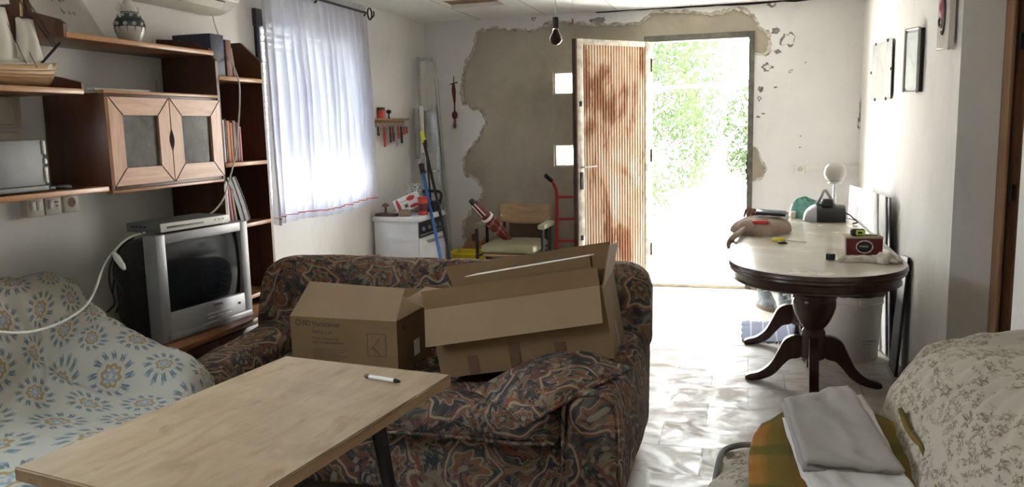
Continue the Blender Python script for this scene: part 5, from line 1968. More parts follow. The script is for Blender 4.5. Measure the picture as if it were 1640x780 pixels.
# unframed print leaning on the wall
pr_ = thing('leaning_print', 'white square print with dark red brush strokes leaning on the wall, top shelf', 'print', (-2.72, 2.83, 1.801))
A_, B_, C_, D_ = Vector((-2.66, 2.68, 1.803)), Vector((-2.66, 2.985, 1.803)), Vector((-2.79, 2.90, 2.12)), Vector((-2.79, 2.60, 2.12))
bm = bmesh.new()
quadp(bm, [A_, B_, C_, D_], 0.006)
obj('print_sheet', bm, simple('print_card', (0.50, 0.47, 0.42), 0.7, 0, 0.1, 8), pr_, smooth=False)
pm = basis((A_ + B_) / 2 + Vector((0.004, 0, 0.002)), B_ - A_, D_ - A_, (B_ - A_).cross(D_ - A_))
bm = bmesh.new()
rnd = random.Random(9)
for k in range(26):
    a = 2 * PI * k / 26
    r0, r1 = 0.045 + 0.01 * rnd.random(), 0.075 + 0.025 * rnd.random()
    p0 = pm @ Vector((0.0 + r0 * math.cos(a), 0.235 + r0 * math.sin(a) * 0.9, 0.004))
    p1 = pm @ Vector((0.0 + r1 * math.cos(a + 0.2), 0.235 + r1 * math.sin(a + 0.2) * 0.9, 0.004))
    tube(bm, [p0, p0.lerp(p1, 0.5), p1], [0.001, 0.0035, 0.0008], 5)
obj('brush_strokes', bm, M['maroon'], pr_)
bm = bmesh.new()
tube(bm, [pm @ Vector((-0.012, 0.12, 0.004)), pm @ Vector((-0.012, 0.135, 0.004))], 0.001, 4)
for dx in (0.0, 0.03, 0.055):
    tube(bm, [pm @ Vector((-0.01 + dx + 0.005 * math.cos(q_), 0.115 + 0.007 * math.sin(q_), 0.004)) for q_ in [2 * PI * k / 10 for k in range(10)]], 0.0009, 4, closed=True)
obj('small_marks', bm, M['black'], pr_)

# sailing ship model
shp = thing('ship_model', 'wooden sailing ship model with cream sails and dark rigging on the left shelf', 'ship model', (-2.60, 2.30, 1.590))


def hull(u, v):
    y = 1.98 + 0.60 * u
    w = 0.055 * (math.sin(PI * min(1, 0.12 + u * 0.80)) ** 0.6)
    a = (v - 0.5) * PI
    top = 0.070 + 0.022 * (2 * u - 1) ** 2
    zz = 1.597 + top * (1 - math.cos(a) ** 0.8)
    return (-2.60 + w * math.sin(a), y + 0.03 * (zz - 1.59) / 0.07 * u, zz)


bm = bmesh.new()
grid(bm, hull, 36, 14)
hl = obj('hull', bm, M['hull'], shp)
solid(hl, 0.003, 0)
bm = bmesh.new()
prism(bm, [(-2.635, 2.02), (-2.648, 2.2), (-2.648, 2.4), (-2.63, 2.55), (-2.57, 2.55), (-2.552, 2.4), (-2.552, 2.2), (-2.565, 2.02)], 'Z', 1.650, 1.655)
bbox(bm, -2.635, -2.565, 2.48, 2.585, 1.657, 1.682, b=0.003)
bbox(bm, -2.64, -2.56, 2.00, 2.10, 1.655, 1.690, b=0.003)
obj('deck', bm, M['sailcloth'], shp)
bm = bmesh.new()
for k in range(3):
    tube(bm, smooth_pts([Vector(hull(q_, 0.80 + 0.06 * k)) + Vector((0.002, 0, 0)) for q_ in (0.02, 0.3, 0.6, 0.85, 0.98)]), 0.0025, 5)
obj('hull_strake', bm, M['unit_edge'], hl)
bm = bmesh.new()
prism(bm, [(2.06, 1.57 + 0.02), (2.10, 1.60), (2.46, 1.60), (2.50, 1.59)], 'X', -2.605, -2.595)
obj('keel', bm, M['hull'], shp)
for y, h, r in ((2.13, 0.62, 0.0065), (2.33, 0.58, 0.0065), (2.485, 0.30, 0.005)):
    obj('mast', T([(-2.60, y, 1.65), (-2.60, y + 0.02, 1.65 + h)], r, 8), M['hull'], shp)
obj('bowsprit', T([(-2.60, 2.55, 1.67), (-2.56, 2.625, 1.765)], 0.005, 8), M['rope'], shp)
for (y0, y1, z0, z1, bul, x) in ((2.02, 2.27, 1.70, 1.90, 0.030, -2.585), (2.04, 2.25, 1.915, 2.08, 0.026, -2.585), (2.265, 2.425, 1.685, 1.87, 0.024, -2.575), (2.27, 2.41, 1.885, 2.05, 0.02, -2.575), (2.43, 2.53, 1.695, 1.84, 0.02, -2.57)):
    bm = bmesh.new()
    grid(bm, lambda u, v: (x + bul * math.sin(PI * u) * math.sin(PI * v) + 0.004 * math.sin(u * 12), (y0 + (y1 - y0) * u) * (1 - v) + ((y0 + y1) / 2 + (y0 + (y1 - y0) * u - (y0 + y1) / 2) * 0.78) * v + 0.02 * (1 - v) * (u), z0 + (z1 - z0) * v - 0.012 * math.sin(PI * u) * (1 - v)), 14, 12)
    solid(obj('sail', bm, M['sailcloth'], shp), 0.0015, 0)
    obj('yard', T([(x, (y0 + y1) / 2 - (y1 - y0) * 0.42, z1), (x, (y0 + y1) / 2 + (y1 - y0) * 0.42, z1 + 0.006)], 0.0035, 6), M['rope'], shp)
bm = bmesh.new()
for a, b in (((-2.57, 2.615, 1.755), (-2.60, 2.35, 2.15)), ((-2.57, 2.61, 1.75), (-2.60, 2.42, 1.98)), ((-2.565, 2.60, 1.74), (-2.60, 2.48, 1.93)),
             ((-2.555, 2.46, 1.66), (-2.60, 2.34, 2.02)), ((-2.555, 2.50, 1.66), (-2.60, 2.35, 2.05)), ((-2.555, 2.30, 1.66), (-2.60, 2.14, 2.0)),
             ((-2.60, 2.35, 2.2), (-2.60, 2.15, 2.24)), ((-2.555, 2.12, 1.68), (-2.60, 2.34, 2.1))):
    tube(bm, [a, b], 0.0016, 4)
obj('rigging', bm, M['rope'], shp)

# lower left shelf things
t = thing('silver_tower_case', 'grey metal box standing on the lower left shelf, its edge pale and notched', 'box', (-2.60, 2.25, 1.201))
obj('case_body', B(-2.70, -2.54, 1.98, 2.485, 1.205, 1.225, b=0.004), M['silver_dark'], t)
obj('case_side', B(-2.56, -2.54, 1.98, 2.470, 1.2255, 1.395, b=0.004), M['silver_dark'], t)
bm = bmesh.new()
for z0, z1 in ((1.235, 1.295), (1.305, 1.325), (1.340, 1.392)):
    bbox(bm, -2.563, -2.535, 2.4705, 2.482, z0, z1, b=0.002)
obj('notched_edge', bm, M['white_pl'], t)
for y_, l_, lab, mt in ((2.53, 0.05, 'dark flat remote control on the lower left shelf', 'black'), (2.60, 0.07, 'black flat gadget at the right end of the lower left shelf', 'black')):
    t = thing('remote_control', lab, 'remote', (-2.57, y_, 1.201))
    obj('remote_case', B(-2.60 - l_ / 2, -2.60 + l_ / 2, y_ - 0.022, y_ + 0.022, 1.2015, 1.2155, b=0.005), M[mt], t)
    bm = bmesh.new()
    for k in range(4):
        bbox(bm, -2.61 + k * 0.012, -2.602 + k * 0.012, y_ - 0.008, y_ + 0.008, 1.2155, 1.217, b=0.0005)
    obj('remote_keys', bm, M['silver'], t)
t = thing('junction_box', 'cream electrical junction box on the wall under the ship shelf', 'junction box', (XL, 2.53, 1.39))
obj('box_cover', B(XL + 0.001, XL + 0.045, 2.445, 2.585, 1.455, 1.565, b=0.008), M['cream_pl'], t)
obj('box_plate', B(XL + 0.001, XL + 0.02, 2.38, 2.640, 1.445, 1.575, b=0.004), M['cream_pl'], t)
t = thing('wall_conduit_cover', 'grey moulded plastic strip on the wall behind the grey metal box', 'cover', (XL, 2.4, 1.38))
obj('strip', B(XL + 0.001, XL + 0.05, 2.0, 2.60, 1.385, 1.43, b=0.012), M['cream_pl'], t)
# white slat on top of the cabinet
t = thing('white_batten', 'thin white strip lying on top of the glazed cabinet', 'strip', (-2.56, 2.93, 1.59))
obj('batten', B(-2.60, -2.56, 2.78, 3.10, 1.5905, 1.600, b=0.001), M['paper'], t)
bm = bmesh.new()
obj('batten_end', B(-2.602, -2.558, 3.10, 3.106, 1.5900, 1.601, b=0.001), M['white_pl'], t)
# round white pipe / roll standing behind cabinet
for yy, lab in ((3.46, 'upright white strip behind the glazed cabinet top, left of the inner upright'), (3.56, 'upright white strip inside the open bay, right of the inner upright')):
    t = thing('white_upright_strip', lab, 'strip', (XL + 0.02, yy, 1.60))
    obj('strip_face', B(XL + 0.002, XL + 0.012, yy, yy + 0.035, 1.60, 1.668, b=0.001), M['white_pl'], t)

# switches and socket under the shelf
for i, (y_, lab) in enumerate(((2.605, 'cream double light switch, left of three wall plates under the shelf'), (2.695, 'cream plate with a switch and small socket, middle of the three wall plates'), (2.79, 'cream round power socket, right of the three wall plates'))):
    t = thing('wall_plate', lab, 'wall switch', (XL, y_ + 0.041, 1.09), group=None)
    obj('plate', B(XL, XL + 0.035, y_, y_ + 0.083, 1.083, 1.168, b=0.004), M['cream_pl'], t)
    if i == 0:
        for k in range(2):
            obj('rocker', B(XL + 0.033, XL + 0.042, y_ + 0.018 + k * 0.026, y_ + 0.038 + k * 0.026, 1.108, 1.145, b=0.002), M['white_pl'], t)
    elif i == 1:
        obj('rocker', B(XL + 0.033, XL + 0.042, y_ + 0.016, y_ + 0.036, 1.108, 1.145, b=0.002), M['white_pl'], t)
        bm = bmesh.new()
        for a, b in ((0.048, 1.135), (0.058, 1.135), (0.053, 1.118)):
            lathe(bm, [(0.004, 0), (0.004, 0.0015)], (XL + 0.035, y_ + a + 0.004, b), 10, Matrix.Rotation(R(90), 4, 'Y'))
        obj('socket_hole', bm, M['black'], t)
    else:
        obj('socket_recess', L([(0.021, 0), (0.021, 0.002)], (XL + 0.034, y_ + 0.042, 1.126), 24, Matrix.Rotation(R(90), 4, 'Y')), M['brown_book'], t)
        for d in (-0.009, 0.009):
            obj('socket_hole', L([(0.0025, 0), (0.0025, 0.002)], (XL + 0.0365, y_ + 0.042 + d, 1.126), 8, Matrix.Rotation(R(90), 4, 'Y')), M['black'], t)

# air conditioner
ac = thing('air_conditioner', 'cream split air conditioner high on the left wall above the unit', 'air conditioner', (XL + 0.1, 3.45, 2.04))
bm = bmesh.new()
pa = [(XL, 2.035), (-2.74, 2.025), (-2.66, 2.045), (-2.60, 2.09), (-2.59, 2.16), (-2.61, 2.24), (-2.66, 2.30), (XL, 2.31)]
prism(bm, pa, 'Y', 2.98, 3.90)
bmesh.ops.bevel(bm, geom=[e for e in bm.edges], offset=0.008, segments=3, affect='EDGES')
acb = obj('casing', bm, M['ac'], ac)
obj('outlet_louvre', BB(-2.685, -2.625, 3.05, 3.80, 2.0375, 2.052), M['black'], ac, smooth=False) if False else None
bm = bmesh.new()
m = Matrix.Translation((-2.632, 3.42, 2.0625)) @ Matrix.Rotation(R(-37), 4, 'Y')
box(bm, -0.026, 0.026, -0.36, 0.36, -0.004, 0.003, m)
obj('outlet_slot', bm, M['black'], ac, smooth=False)
bm = bmesh.new()
m = Matrix.Translation((-2.625, 3.42, 2.060)) @ Matrix.Rotation(R(-50), 4, 'Y')
box(bm, -0.022, 0.020, -0.355, 0.355, -0.003, 0.001, m)
obj('louvre', bm, M['ac'], ac, smooth=False)
bm = bmesh.new()
bbox(bm, -2.598, -2.588, 3.835, 3.86, 2.115, 2.135, b=0.001)
obj('display_window', bm, M['black'], ac)

# cables
t = thing('hanging_cable', 'white cable hanging from the air conditioner past the shelves to the disc player', 'cable', (-2.47, 3.6, 1.0))
pts = [(-2.668, 3.750, 2.011), (-2.634, 3.720, 1.940), (-2.556, 3.680, 1.817), (-2.457, 3.620, 1.679), (-2.442, 3.600, 1.567), (-2.465, 3.600, 1.413), (-2.471, 3.580, 1.305), (-2.493, 3.550, 1.191), (-2.492, 3.480, 1.084), (-2.519, 3.420, 1.021), (-2.555, 3.360, 0.997), (-2.555, 3.300, 0.998)]
obj('cable_run', T(smooth_pts(pts), 0.0042, 6), M['wire'], t)
t = thing('white_power_cable', 'white power cable looping from the television plug over the medallion sheet', 'cable', (-2.6, 2.6, 0.7))
pts = [(-2.446, 2.860, 0.996), (-2.482, 2.800, 0.977), (-2.514, 2.760, 0.935), (-2.541, 2.720, 0.876), (-2.486, 2.600, 0.797), (-2.448, 2.500, 0.752), (-2.417, 2.360, 0.730), (-2.387, 2.220, 0.733), (-2.351, 2.100, 0.756), (-2.317, 1.980, 0.794)]
obj('cable_run', T(smooth_pts(pts), 0.0045, 6), M['wire'], t)
a, b = Vector((-2.516, 2.750, 0.924)), Vector((-2.467, 2.750, 0.854))
obj('plug', T([a, a.lerp(b, 0.3), a.lerp(b, 0.8), b], [0.008, 0.014, 0.012, 0.006], 12), M['wire'], t)
t = thing('black_cable_bundle', 'black cables hanging behind the television', 'cable', (-2.75, 2.80, 0.60))
for i, P_ in enumerate(([(-2.500, 2.800, 0.956), (-2.570, 2.790, 0.876), (-2.587, 2.790, 0.782), (-2.570, 2.790, 0.702), (-2.614, 2.790, 0.659)], [(-2.467, 2.820, 0.980), (-2.526, 2.790, 0.931), (-2.554, 2.780, 0.825), (-2.527, 2.790, 0.744), (-2.568, 2.790, 0.661)], [(-2.450, 2.850, 0.995), (-2.499, 2.800, 0.961), (-2.526, 2.780, 0.906), (-2.578, 2.790, 0.742)])):
    obj('cable_run', T(smooth_pts(P_), 0.004, 6), M['black'], t)

# ---------------------------------------------------------------- kitchen stove with clutter
st = thing('white_stove', 'old white enamel stove by the left wall, black control panel facing right', 'stove', (-2.6, 6.0, 0))
SX0, SX1, SY0, SY1, SZ = -2.79, -2.40, 5.76, 6.30, 0.735
obj('stove_body', B(SX0, SX1 - 0.02, SY0 + 0.01, SY1, 0.03, SZ - 0.04, b=0.006), M['enamel'], st)
bm = bmesh.new()
bbox(bm, SX0 - 0.01, SX1 + 0.005, SY0 - 0.005, SY1 + 0.01, SZ - 0.04, SZ, b=0.010, seg=3)
obj('stove_top', bm, M['enamel'], st)
bm = bmesh.new()
bbox(bm, SX1 - 0.0195, SX1 - 0.008, SY0 + 0.015, SY1 - 0.005, SZ - 0.165, SZ - 0.045, b=0.003)
cp = obj('control_panel', bm, M['black'], st)
for k in range(4):
    obj('stove_knob', L([(0.018, 0), (0.016, 0.012), (0.008, 0.013), (0.008, 0.02)], (SX1 - 0.008, SY0 + 0.08 + k * 0.12, SZ - 0.10), 16, Matrix.Rotation(R(90), 4, 'Y')), M['chrome'], st)
obj('panel_trim', B(SX1 - 0.008, SX1 - 0.004, SY0 + 0.02, SY1 - 0.01, SZ - 0.150, SZ - 0.140, b=0.001), M['chrome'], cp)
od = obj('oven_door', B(SX1 - 0.0195, SX1, SY0 + 0.015, SY1 - 0.005, 0.14, SZ - 0.17, b=0.004), M['enamel'], st)
bm = bmesh.new()
tube(bm, [(SX1 + 0.02, SY0 + 0.12, SZ - 0.205), (SX1 + 0.02, SY1 - 0.10, SZ - 0.205)], 0.009, 10)
for y_ in (SY0 + 0.14, SY1 - 0.12):
    tube(bm, [(SX1, y_, SZ - 0.205), (SX1 + 0.02, y_, SZ - 0.205)], 0.006, 8)
obj('oven_handle', bm, M['chrome'], od)
for x in (SX0 + 0.04, SX1 - 0.06):
    for y_ in (SY0 + 0.05, SY1 - 0.05):
        obj('foot', L([(0.015, 0), (0.02, 0.03)], (x, y_, 0), 10), M['black'], st)
z = SZ + 0.001
t = thing('wooden_tray', 'dark wooden oblong tray at the left front of the stove top', 'tray', (-2.66, 5.81, z))
bm = bmesh.new()
bbox(bm, -2.785, -2.60, 5.775, 5.855, z, z + 0.022, b=0.008, seg=3)
obj('tray_body', bm, M['unit'], t)
obj('tray_handle', T([(-2.60, 5.815, z + 0.012), (-2.575, 5.82, z + 0.014)], [0.012, 0.007], 8), M['unit'], t)
t = thing('wooden_mushroom', 'small turned wooden mushroom standing on the tray on the stove', 'ornament', (-2.705, 5.815, z + 0.022))
obj('stem', L([(0.014, 0), (0.010, 0.01), (0.008, 0.05)], (-2.705, 5.815, z + 0.0225), 14), M['unit'], t)
obj('cap', L([(0.008, 0.048), (0.028, 0.052), (0.024, 0.068), (0.010, 0.078), (0, 0.08)], (-2.705, 5.815, z + 0.0225), 18), M['brown_book'], t)
t = thing('appliance_carton', 'white and red printed carton tipped on its side on the stove', 'carton', (-2.55, 5.985, z), (0, R(-22), R(12)))
bm = bmesh.new()
bbox(bm, -0.10, 0.10, -0.05, 0.05, 0.037, 0.155, b=0.003)
ct = obj('carton_body', bm, M['paper'], t, local=True)
for cx, cz, rx, rz in ((-0.068, 0.096, 0.014, 0.056), (0.045, 0.125, 0.035, 0.020), (0.05, 0.060, 0.038, 0.014)):
    bm = bmesh.new()
    P_ = [bm.verts.new((cx + rx * math.cos(2 * PI * k / 20), -0.0508, cz + rz * math.sin(2 * PI * k / 20))) for k in range(20)]
    bm.faces.new(P_)
    obj('red_print', bm, M['red_pl'], t, smooth=False, local=True)
bm = bmesh.new()
box(bm, -0.025, 0.005, -0.0509, -0.0505, 0.065, 0.092)
obj('grey_photo', bm, M['silver_dark'], t, smooth=False, local=True)
text('carton_text', 'Comfort', 0.018, chain(t) @ basis((-0.045, -0.051, 0.115), (1, 0, 0), (0, 0, 1), (0, -1, 0)), M['red_pl'], t)
t = thing('patterned_roll', 'upright roll with a black and white scribble pattern behind the carton on the stove', 'roll', (-2.60, 6.16, z))
pt = NT('scribble_pattern')
v = pt.coord()
vv2 = vor(pt, v, 55, 'DISTANCE_TO_EDGE')
pt.base(pt.ramp(vv2.outputs['Distance'], [(0.08, (0.12, 0.12, 0.12)), (0.16, (0.55, 0.55, 0.53))]), 0.6)
obj('roll_sleeve', L([(0.062, 0), (0.064, 0.002), (0.064, 0.228), (0.052, 0.230), (0.050, 0.12), (0.0, 0.12)], (-2.60, 6.16, z), 28), pt.m, t)
t = thing('red_tin', 'red tall tin with a dark label standing on the stove', 'tin', (-2.44, 5.93, z))
obj('tin_body', L([(0.0, 0), (0.038, 0), (0.038, 0.125), (0.0, 0.125)], (-2.44, 5.93, z), 24), M['red_pl'], t)
obj('tin_label', L([(0.0387, 0.030), (0.0387, 0.090), (0.038, 0.0905), (0.038, 0.0295)], (-2.44, 5.93, z), 24), M['maroon'], t)
obj('tin_lid', L([(0.0, 0.1255), (0.040, 0.1255), (0.040, 0.140), (0.0, 0.141)], (-2.44, 5.93, z), 24), M['red'], t)
t = thing('wicker_pot', 'small round brown woven pot at the front of the stove top', 'pot', (-2.55, 5.815, z))
bm = bmesh.new()
lathe(bm, [(0.0, 0), (0.042, 0), (0.046, 0.02), (0.044, 0.048), (0.036, 0.050), (0.036, 0.02), (0, 0.02)], (-2.545, 5.815, z), 22)
po = obj('pot_wall', bm, M['brown_book'], t)
bm = bmesh.new()
for k in range(5):
    tube(bm, [(-2.545 + 0.046 * math.cos(a), 5.815 + 0.046 * math.sin(a), z + 0.006 + k * 0.009) for a in [2 * PI * j / 24 for j in range(24)]], 0.0035, 5, closed=True)
obj('weave', bm, M['tan_book'], po)
t = thing('camp_stove', 'black two-legged gadget with a raised black bar handle at the right of the stove top', 'gadget', (-2.44, 6.16, z))
bm = bmesh.new()
rbox(bm, -2.50, -2.40, 6.10, 6.22, z, z + 0.09, r=0.03, n=6)
obj('gadget_body', bm, M['black'], t)
bm = bmesh.new()
tube(bm, smooth_pts([(-2.53, 6.16, z + 0.165), (-2.46, 6.16, z + 0.168), (-2.39, 6.16, z + 0.162), (-2.37, 6.16, z + 0.13), (-2.39, 6.16, z + 0.06)]), 0.012, 8)
obj('bar_handle', bm, M['black'], t)
bm = bmesh.new()
tube(bm, smooth_pts([(-2.53, 6.16, z + 0.165), (-2.535, 6.16, z + 0.12), (-2.50, 6.16, z + 0.07)]), 0.005, 8)
obj('side_bar', bm, M['chrome'], t)
t = thing('wooden_offcut', 'short wooden block beside the stove at the left wall', 'block', (-2.60, 5.62, 0))
obj('block', B(-2.80, -2.70, 5.58, 5.66, 0, 0.44, b=0.004), M['tan_book'], t)
obj('block_cap', B(-2.802, -2.698, 5.578, 5.662, 0.4405, 0.455, b=0.003), M['ply_chair'], t)

# ---------------------------------------------------------------- folding step ladder in the corner
ld = thing('step_ladder', 'folded aluminium step ladder standing in the corner by the left wall', 'ladder', (-2.66, 6.86, 0))
AL = M['alu']


def lad(px, py, off=0.0, y=6.86):
    return (px, py, off)


bm = bmesh.new()
hoop = smooth_pts([(-2.775, 6.95, 0.02), (-2.775, 6.95, 1.0), (-2.775, 6.945, 1.93), (-2.765, 6.94, 1.985), (-2.72, 6.94, 2.00), (-2.665, 6.94, 1.985), (-2.65, 6.94, 1.93), (-2.60, 6.92, 1.0), (-2.53, 6.90, 0.02)], 8)
tube(bm, hoop, 0.013, 8)
obj('rear_hoop', bm, AL, ld)
for s, x0_, x1_ in ((0, -2.735, -2.755), (1, -2.635, -2.56)):
    bm = bmesh.new()
    prism(bm, [(x0_ - 0.012, 1.60), (x0_ + 0.012, 1.60), (x1_ + 0.014, 0.02), (x1_ - 0.014, 0.02)], 'Y', 6.84, 6.86)
    obj('side_rail', bm, AL, ld)
bm = bmesh.new()
bbox(bm, -2.725, -2.62, 6.845, 6.885, 1.20, 1.56, b=0.012)
obj('top_platform', bm, AL, ld)
bm = bmesh.new()
bbox(bm, -2.742, -2.712, 6.825, 6.840, 1.20, 1.60, b=0.004)
obj('hinge_plate', bm, M['white_pl'], ld)
bm = bmesh.new()
bbox(bm, -2.80, -2.762, 6.85, 6.87, 1.15, 1.58, b=0.010)
obj('hinge_plate', bm, AL, ld)
for z_ in (0.25, 0.52, 0.78, 1.03):
    k = (1.6 - z_) / 1.6
    bm = bmesh.new()
    bbox(bm, -2.735 - 0.02 * k, -2.635 + 0.075 * k, 6.80, 6.84, z_, z_ + 0.022, b=0.003)
    obj('tread', bm, AL, ld)
for x in (-2.775, -2.53):
    obj('rubber_foot', L([(0.018, 0), (0.018, 0.03)], (x, 6.95 if x < -2.7 else 6.90, 0.0), 10), M['black'], ld)

for o_ in ld.children:
    for v_ in o_.data.vertices:
        w_ = v_.co + Vector(ld.location)
        v_.co = Vector((-2.742 + (w_.x + 2.775) * 1.2, w_.y - 0.25, w_.z)) - Vector(ld.location)
# brooms
def pole_thing(name, label, cat, a, b, r, mt, grip=None, head=None):
    a, b = Vector(a), Vector(b)
    t = thing(name, label, cat, tuple(b))
    obj('pole', T([a, b], r, 10), mt, t)
    d = (b - a).normalized()
    if grip:
        obj('grip', T([a - d * 0.012, a + d * grip[0]], [r * 1.7, r * 1.55], 12), grip[1], t)
    if head:
        bm = bmesh.new()
        bbox(bm, b.x - 0.13, b.x + 0.13, b.y - 0.02, b.y + 0.02, 0.0, 0.05, b=0.008)
        obj('broom_head', bm, head, t)
    return t


pole_thing('broom', 'black broom pole with a yellow-green grip leaning in front of the stove corner', 'broom', (-2.655, 6.50, 1.36), (-1.945, 5.42, 0.05), 0.0125, M['black'], (0.11, M['lime']), M['black'])
pole_thing('mop', 'blue mop pole with a black tip leaning beside the black broom', 'mop', (-2.590, 6.30, 1.100), (-1.955, 5.245, 0.05), 0.0135, M['blue'], (0.09, M['black']), M['black'])
a, b = Vector((-2.595, 6.42, 1.30)), Vector((-2.52, 6.42, 0.0))
pole_thing('walking_stick', 'thin black stick upright between the ladder and the brooms', 'stick', a, b, 0.008, M['black'], (0.06, M['black']))

# key rack on the left wall
kr = thing('key_rack', 'small wooden key rack on the left wall beside the curtain', 'key rack', (XL, 6.2, 1.46))
KY0, KY1, KZ = 5.87, 6.52, 1.478
obj('rail', B(XL + 0.001, XL + 0.045, KY0, KY1, KZ, KZ + 0.016, b=0.003), M['ply_chair'], kr)
obj('backboard', B(XL + 0.001, XL + 0.010, KY0 + 0.02, KY1 - 0.02, KZ - 0.05, KZ - 0.001, b=0.002), M['ply_chair'], kr)
rnd = random.Random(12)
kcols = ['black', 'chrome', 'red_pl', 'chrome', 'black', 'maroon', 'chrome', 'red_pl', 'black', 'red_pl', 'red_pl']
for i, kc in enumerate(kcols):
    y_ = KY0 + 0.05 + i * 0.056
    x_ = XL + 0.022
    obj('hook', T(smooth_pts([(XL + 0.008, y_, KZ - 0.02), (x_ + 0.006, y_, KZ - 0.028), (x_ + 0.008, y_, KZ - 0.014)], 4), 0.002, 5), M['chrome'], kr)
    ln = [0.07, 0.10, 0.16, 0.15, 0.13, 0.12, 0.17, 0.10, 0.14, 0.07, 0.06][i]
    name_ = {'black': 'black', 'chrome': 'steel', 'red_pl': 'red', 'maroon': 'dark red'}[kc]
    where = ['leftmost on the rack', 'second from the left on the rack', 'third from the left on the rack', 'fourth from the left on the rack', 'fifth from the left on the rack', 'sixth from the left on the rack', 'seventh from the left on the rack', 'eighth from the left on the rack', 'ninth from the left on the rack', 'second from the right on the rack', 'rightmost on the rack'][i]
    t = thing('key_bunch', '%s key bunch with a %s fob, %s' % ('short' if ln < 0.1 else 'long', name_, where), 'keys', (x_ + 0.008, y_, KZ - 0.03 - ln), group='key bunches on the key rack')
    bm = bmesh.new()
    tube(bm, [(x_ + 0.012, y_ + 0.011 * math.cos(a_), KZ - 0.034 + 0.013 * math.sin(a_)) for a_ in [2 * PI * k / 12 for k in range(12)]], 0.0015, 4, closed=True)
    obj('key_ring', bm, M['chrome'], t)
    w_ = 0.014 + 0.006 * rnd.random()
    bm = bmesh.new()
    bbox(bm, x_ + 0.008, x_ + 0.018, y_ - w_, y_ + w_, KZ - 0.05 - ln, KZ - 0.05, b=0.004)
    obj('key_fob', bm, M[kc], t)
    bm = bmesh.new()
    box(bm, x_ + 0.020, x_ + 0.022, y_ - 0.004, y_ + 0.004, KZ - 0.10, KZ - 0.045)
    lathe(bm, [(0.010, 0), (0.010, 0.002)], (x_ + 0.020, y_, KZ - 0.048), 12, Matrix.Rotation(R(90), 4, 'Y'))
    obj('key', bm, M['chrome'], t)
t = thing('small_red_can', 'small red and black can on top of the key rack', 'can', (XL + 0.027, 5.99, KZ + 0.017))
obj('can_body', L([(0.0, 0), (0.030, 0), (0.030, 0.062), (0, 0.062)], (XL + 0.033, 5.99, KZ + 0.0165), 20), M['red_pl'], t)
obj('can_top', L([(0.0, 0.0622), (0.030, 0.0622), (0.028, 0.085), (0, 0.086)], (XL + 0.033, 5.99, KZ + 0.0165), 20), M['black'], t)
t = thing('teal_figure', 'small dark teal knobbed object on top of the key rack', 'ornament', (XL + 0.027, 6.14, KZ + 0.017))
obj('stem', L([(0.014, 0), (0.006, 0.008), (0.006, 0.035)], (XL + 0.03, 6.14, KZ + 0.0165), 14), M['ceramic_dark'], t)
obj('knob', L([(0.006, 0.034), (0.020, 0.045), (0.020, 0.062), (0.008, 0.070), (0, 0.071)], (XL + 0.03, 6.14, KZ + 0.0165), 14), M['ceramic_dark'], t)

# carved wooden ornament on the back wall
rf = thing('carved_wooden_spoon', 'long dark carved wooden spoon hanging on the white part of the back wall', 'spoon', (-2.55, YB - 0.03, 1.40))
bm = bmesh.new()
prism(bm, [(-2.556, 1.64), (-2.570, 1.74), (-2.562, 1.80), (-2.545, 1.80), (-2.535, 1.74), (-2.540, 1.64), (-2.548, 1.60)], 'Y', YB - 0.030, YB - 0.018)
prism(bm, [(-2.553, 1.62), (-2.543, 1.62), (-2.545, 1.54), (-2.553, 1.54)], 'Y', YB - 0.030, YB - 0.018)
obj('handle', bm, M['maroon'], rf)
obj('bowl', L([(0, -0.012), (0.02, -0.010), (0.027, 0.0), (0.020, 0.004), (0, 0.006)], (-2.549, YB - 0.026, 1.52), 20, Matrix.Rotation(R(90), 4, 'X') @ Matrix.Diagonal((1, 1.4, 1, 1))), M['maroon'], rf)
bm = bmesh.new()
prism(bm, [(-2.555, 1.49), (-2.545, 1.49), (-2.538, 1.42), (-2.545, 1.405), (-2.562, 1.405), (-2.566, 1.42)], 'Y', YB - 0.030, YB - 0.018)
obj('tail', bm, M['brown_book'], rf)
bm = bmesh.new()
tube(bm, [(-2.552, YB - 0.022, 1.80), (-2.548, YB - 0.020, 1.865)], 0.004, 6)
tube(bm, [(-2.585, YB - 0.024, 1.795), (-2.515, YB - 0.024, 1.81)], 0.005, 6)
obj('crosspiece', bm, M['rope'], rf)

# ---------------------------------------------------------------- armchair with plywood back
ch = thing('plywood_back_armchair', 'armchair with a curved plywood back, olive seat pad and black frame', 'armchair', (-1.83, 6.40, 0))
cx, cy = -1.83, 6.40


def backp(u, v):
    x = cx + 0.02 - 0.225 + 0.45 * u
    zz = 0.585 + 0.165 * v - 0.030 * (1 - v) * (1 - math.sin(PI * u)) * -1
    zb = 0.585 + 0.028 * (2 * abs(u - 0.5)) ** 2.2
    zz = zb + (0.757 - 0.006 * (2 * abs(u - 0.5)) ** 2 - zb) * v
    y = 6.62 + 0.035 * math.sin(PI * u) + 0.03 * v
    return (x, y, zz)


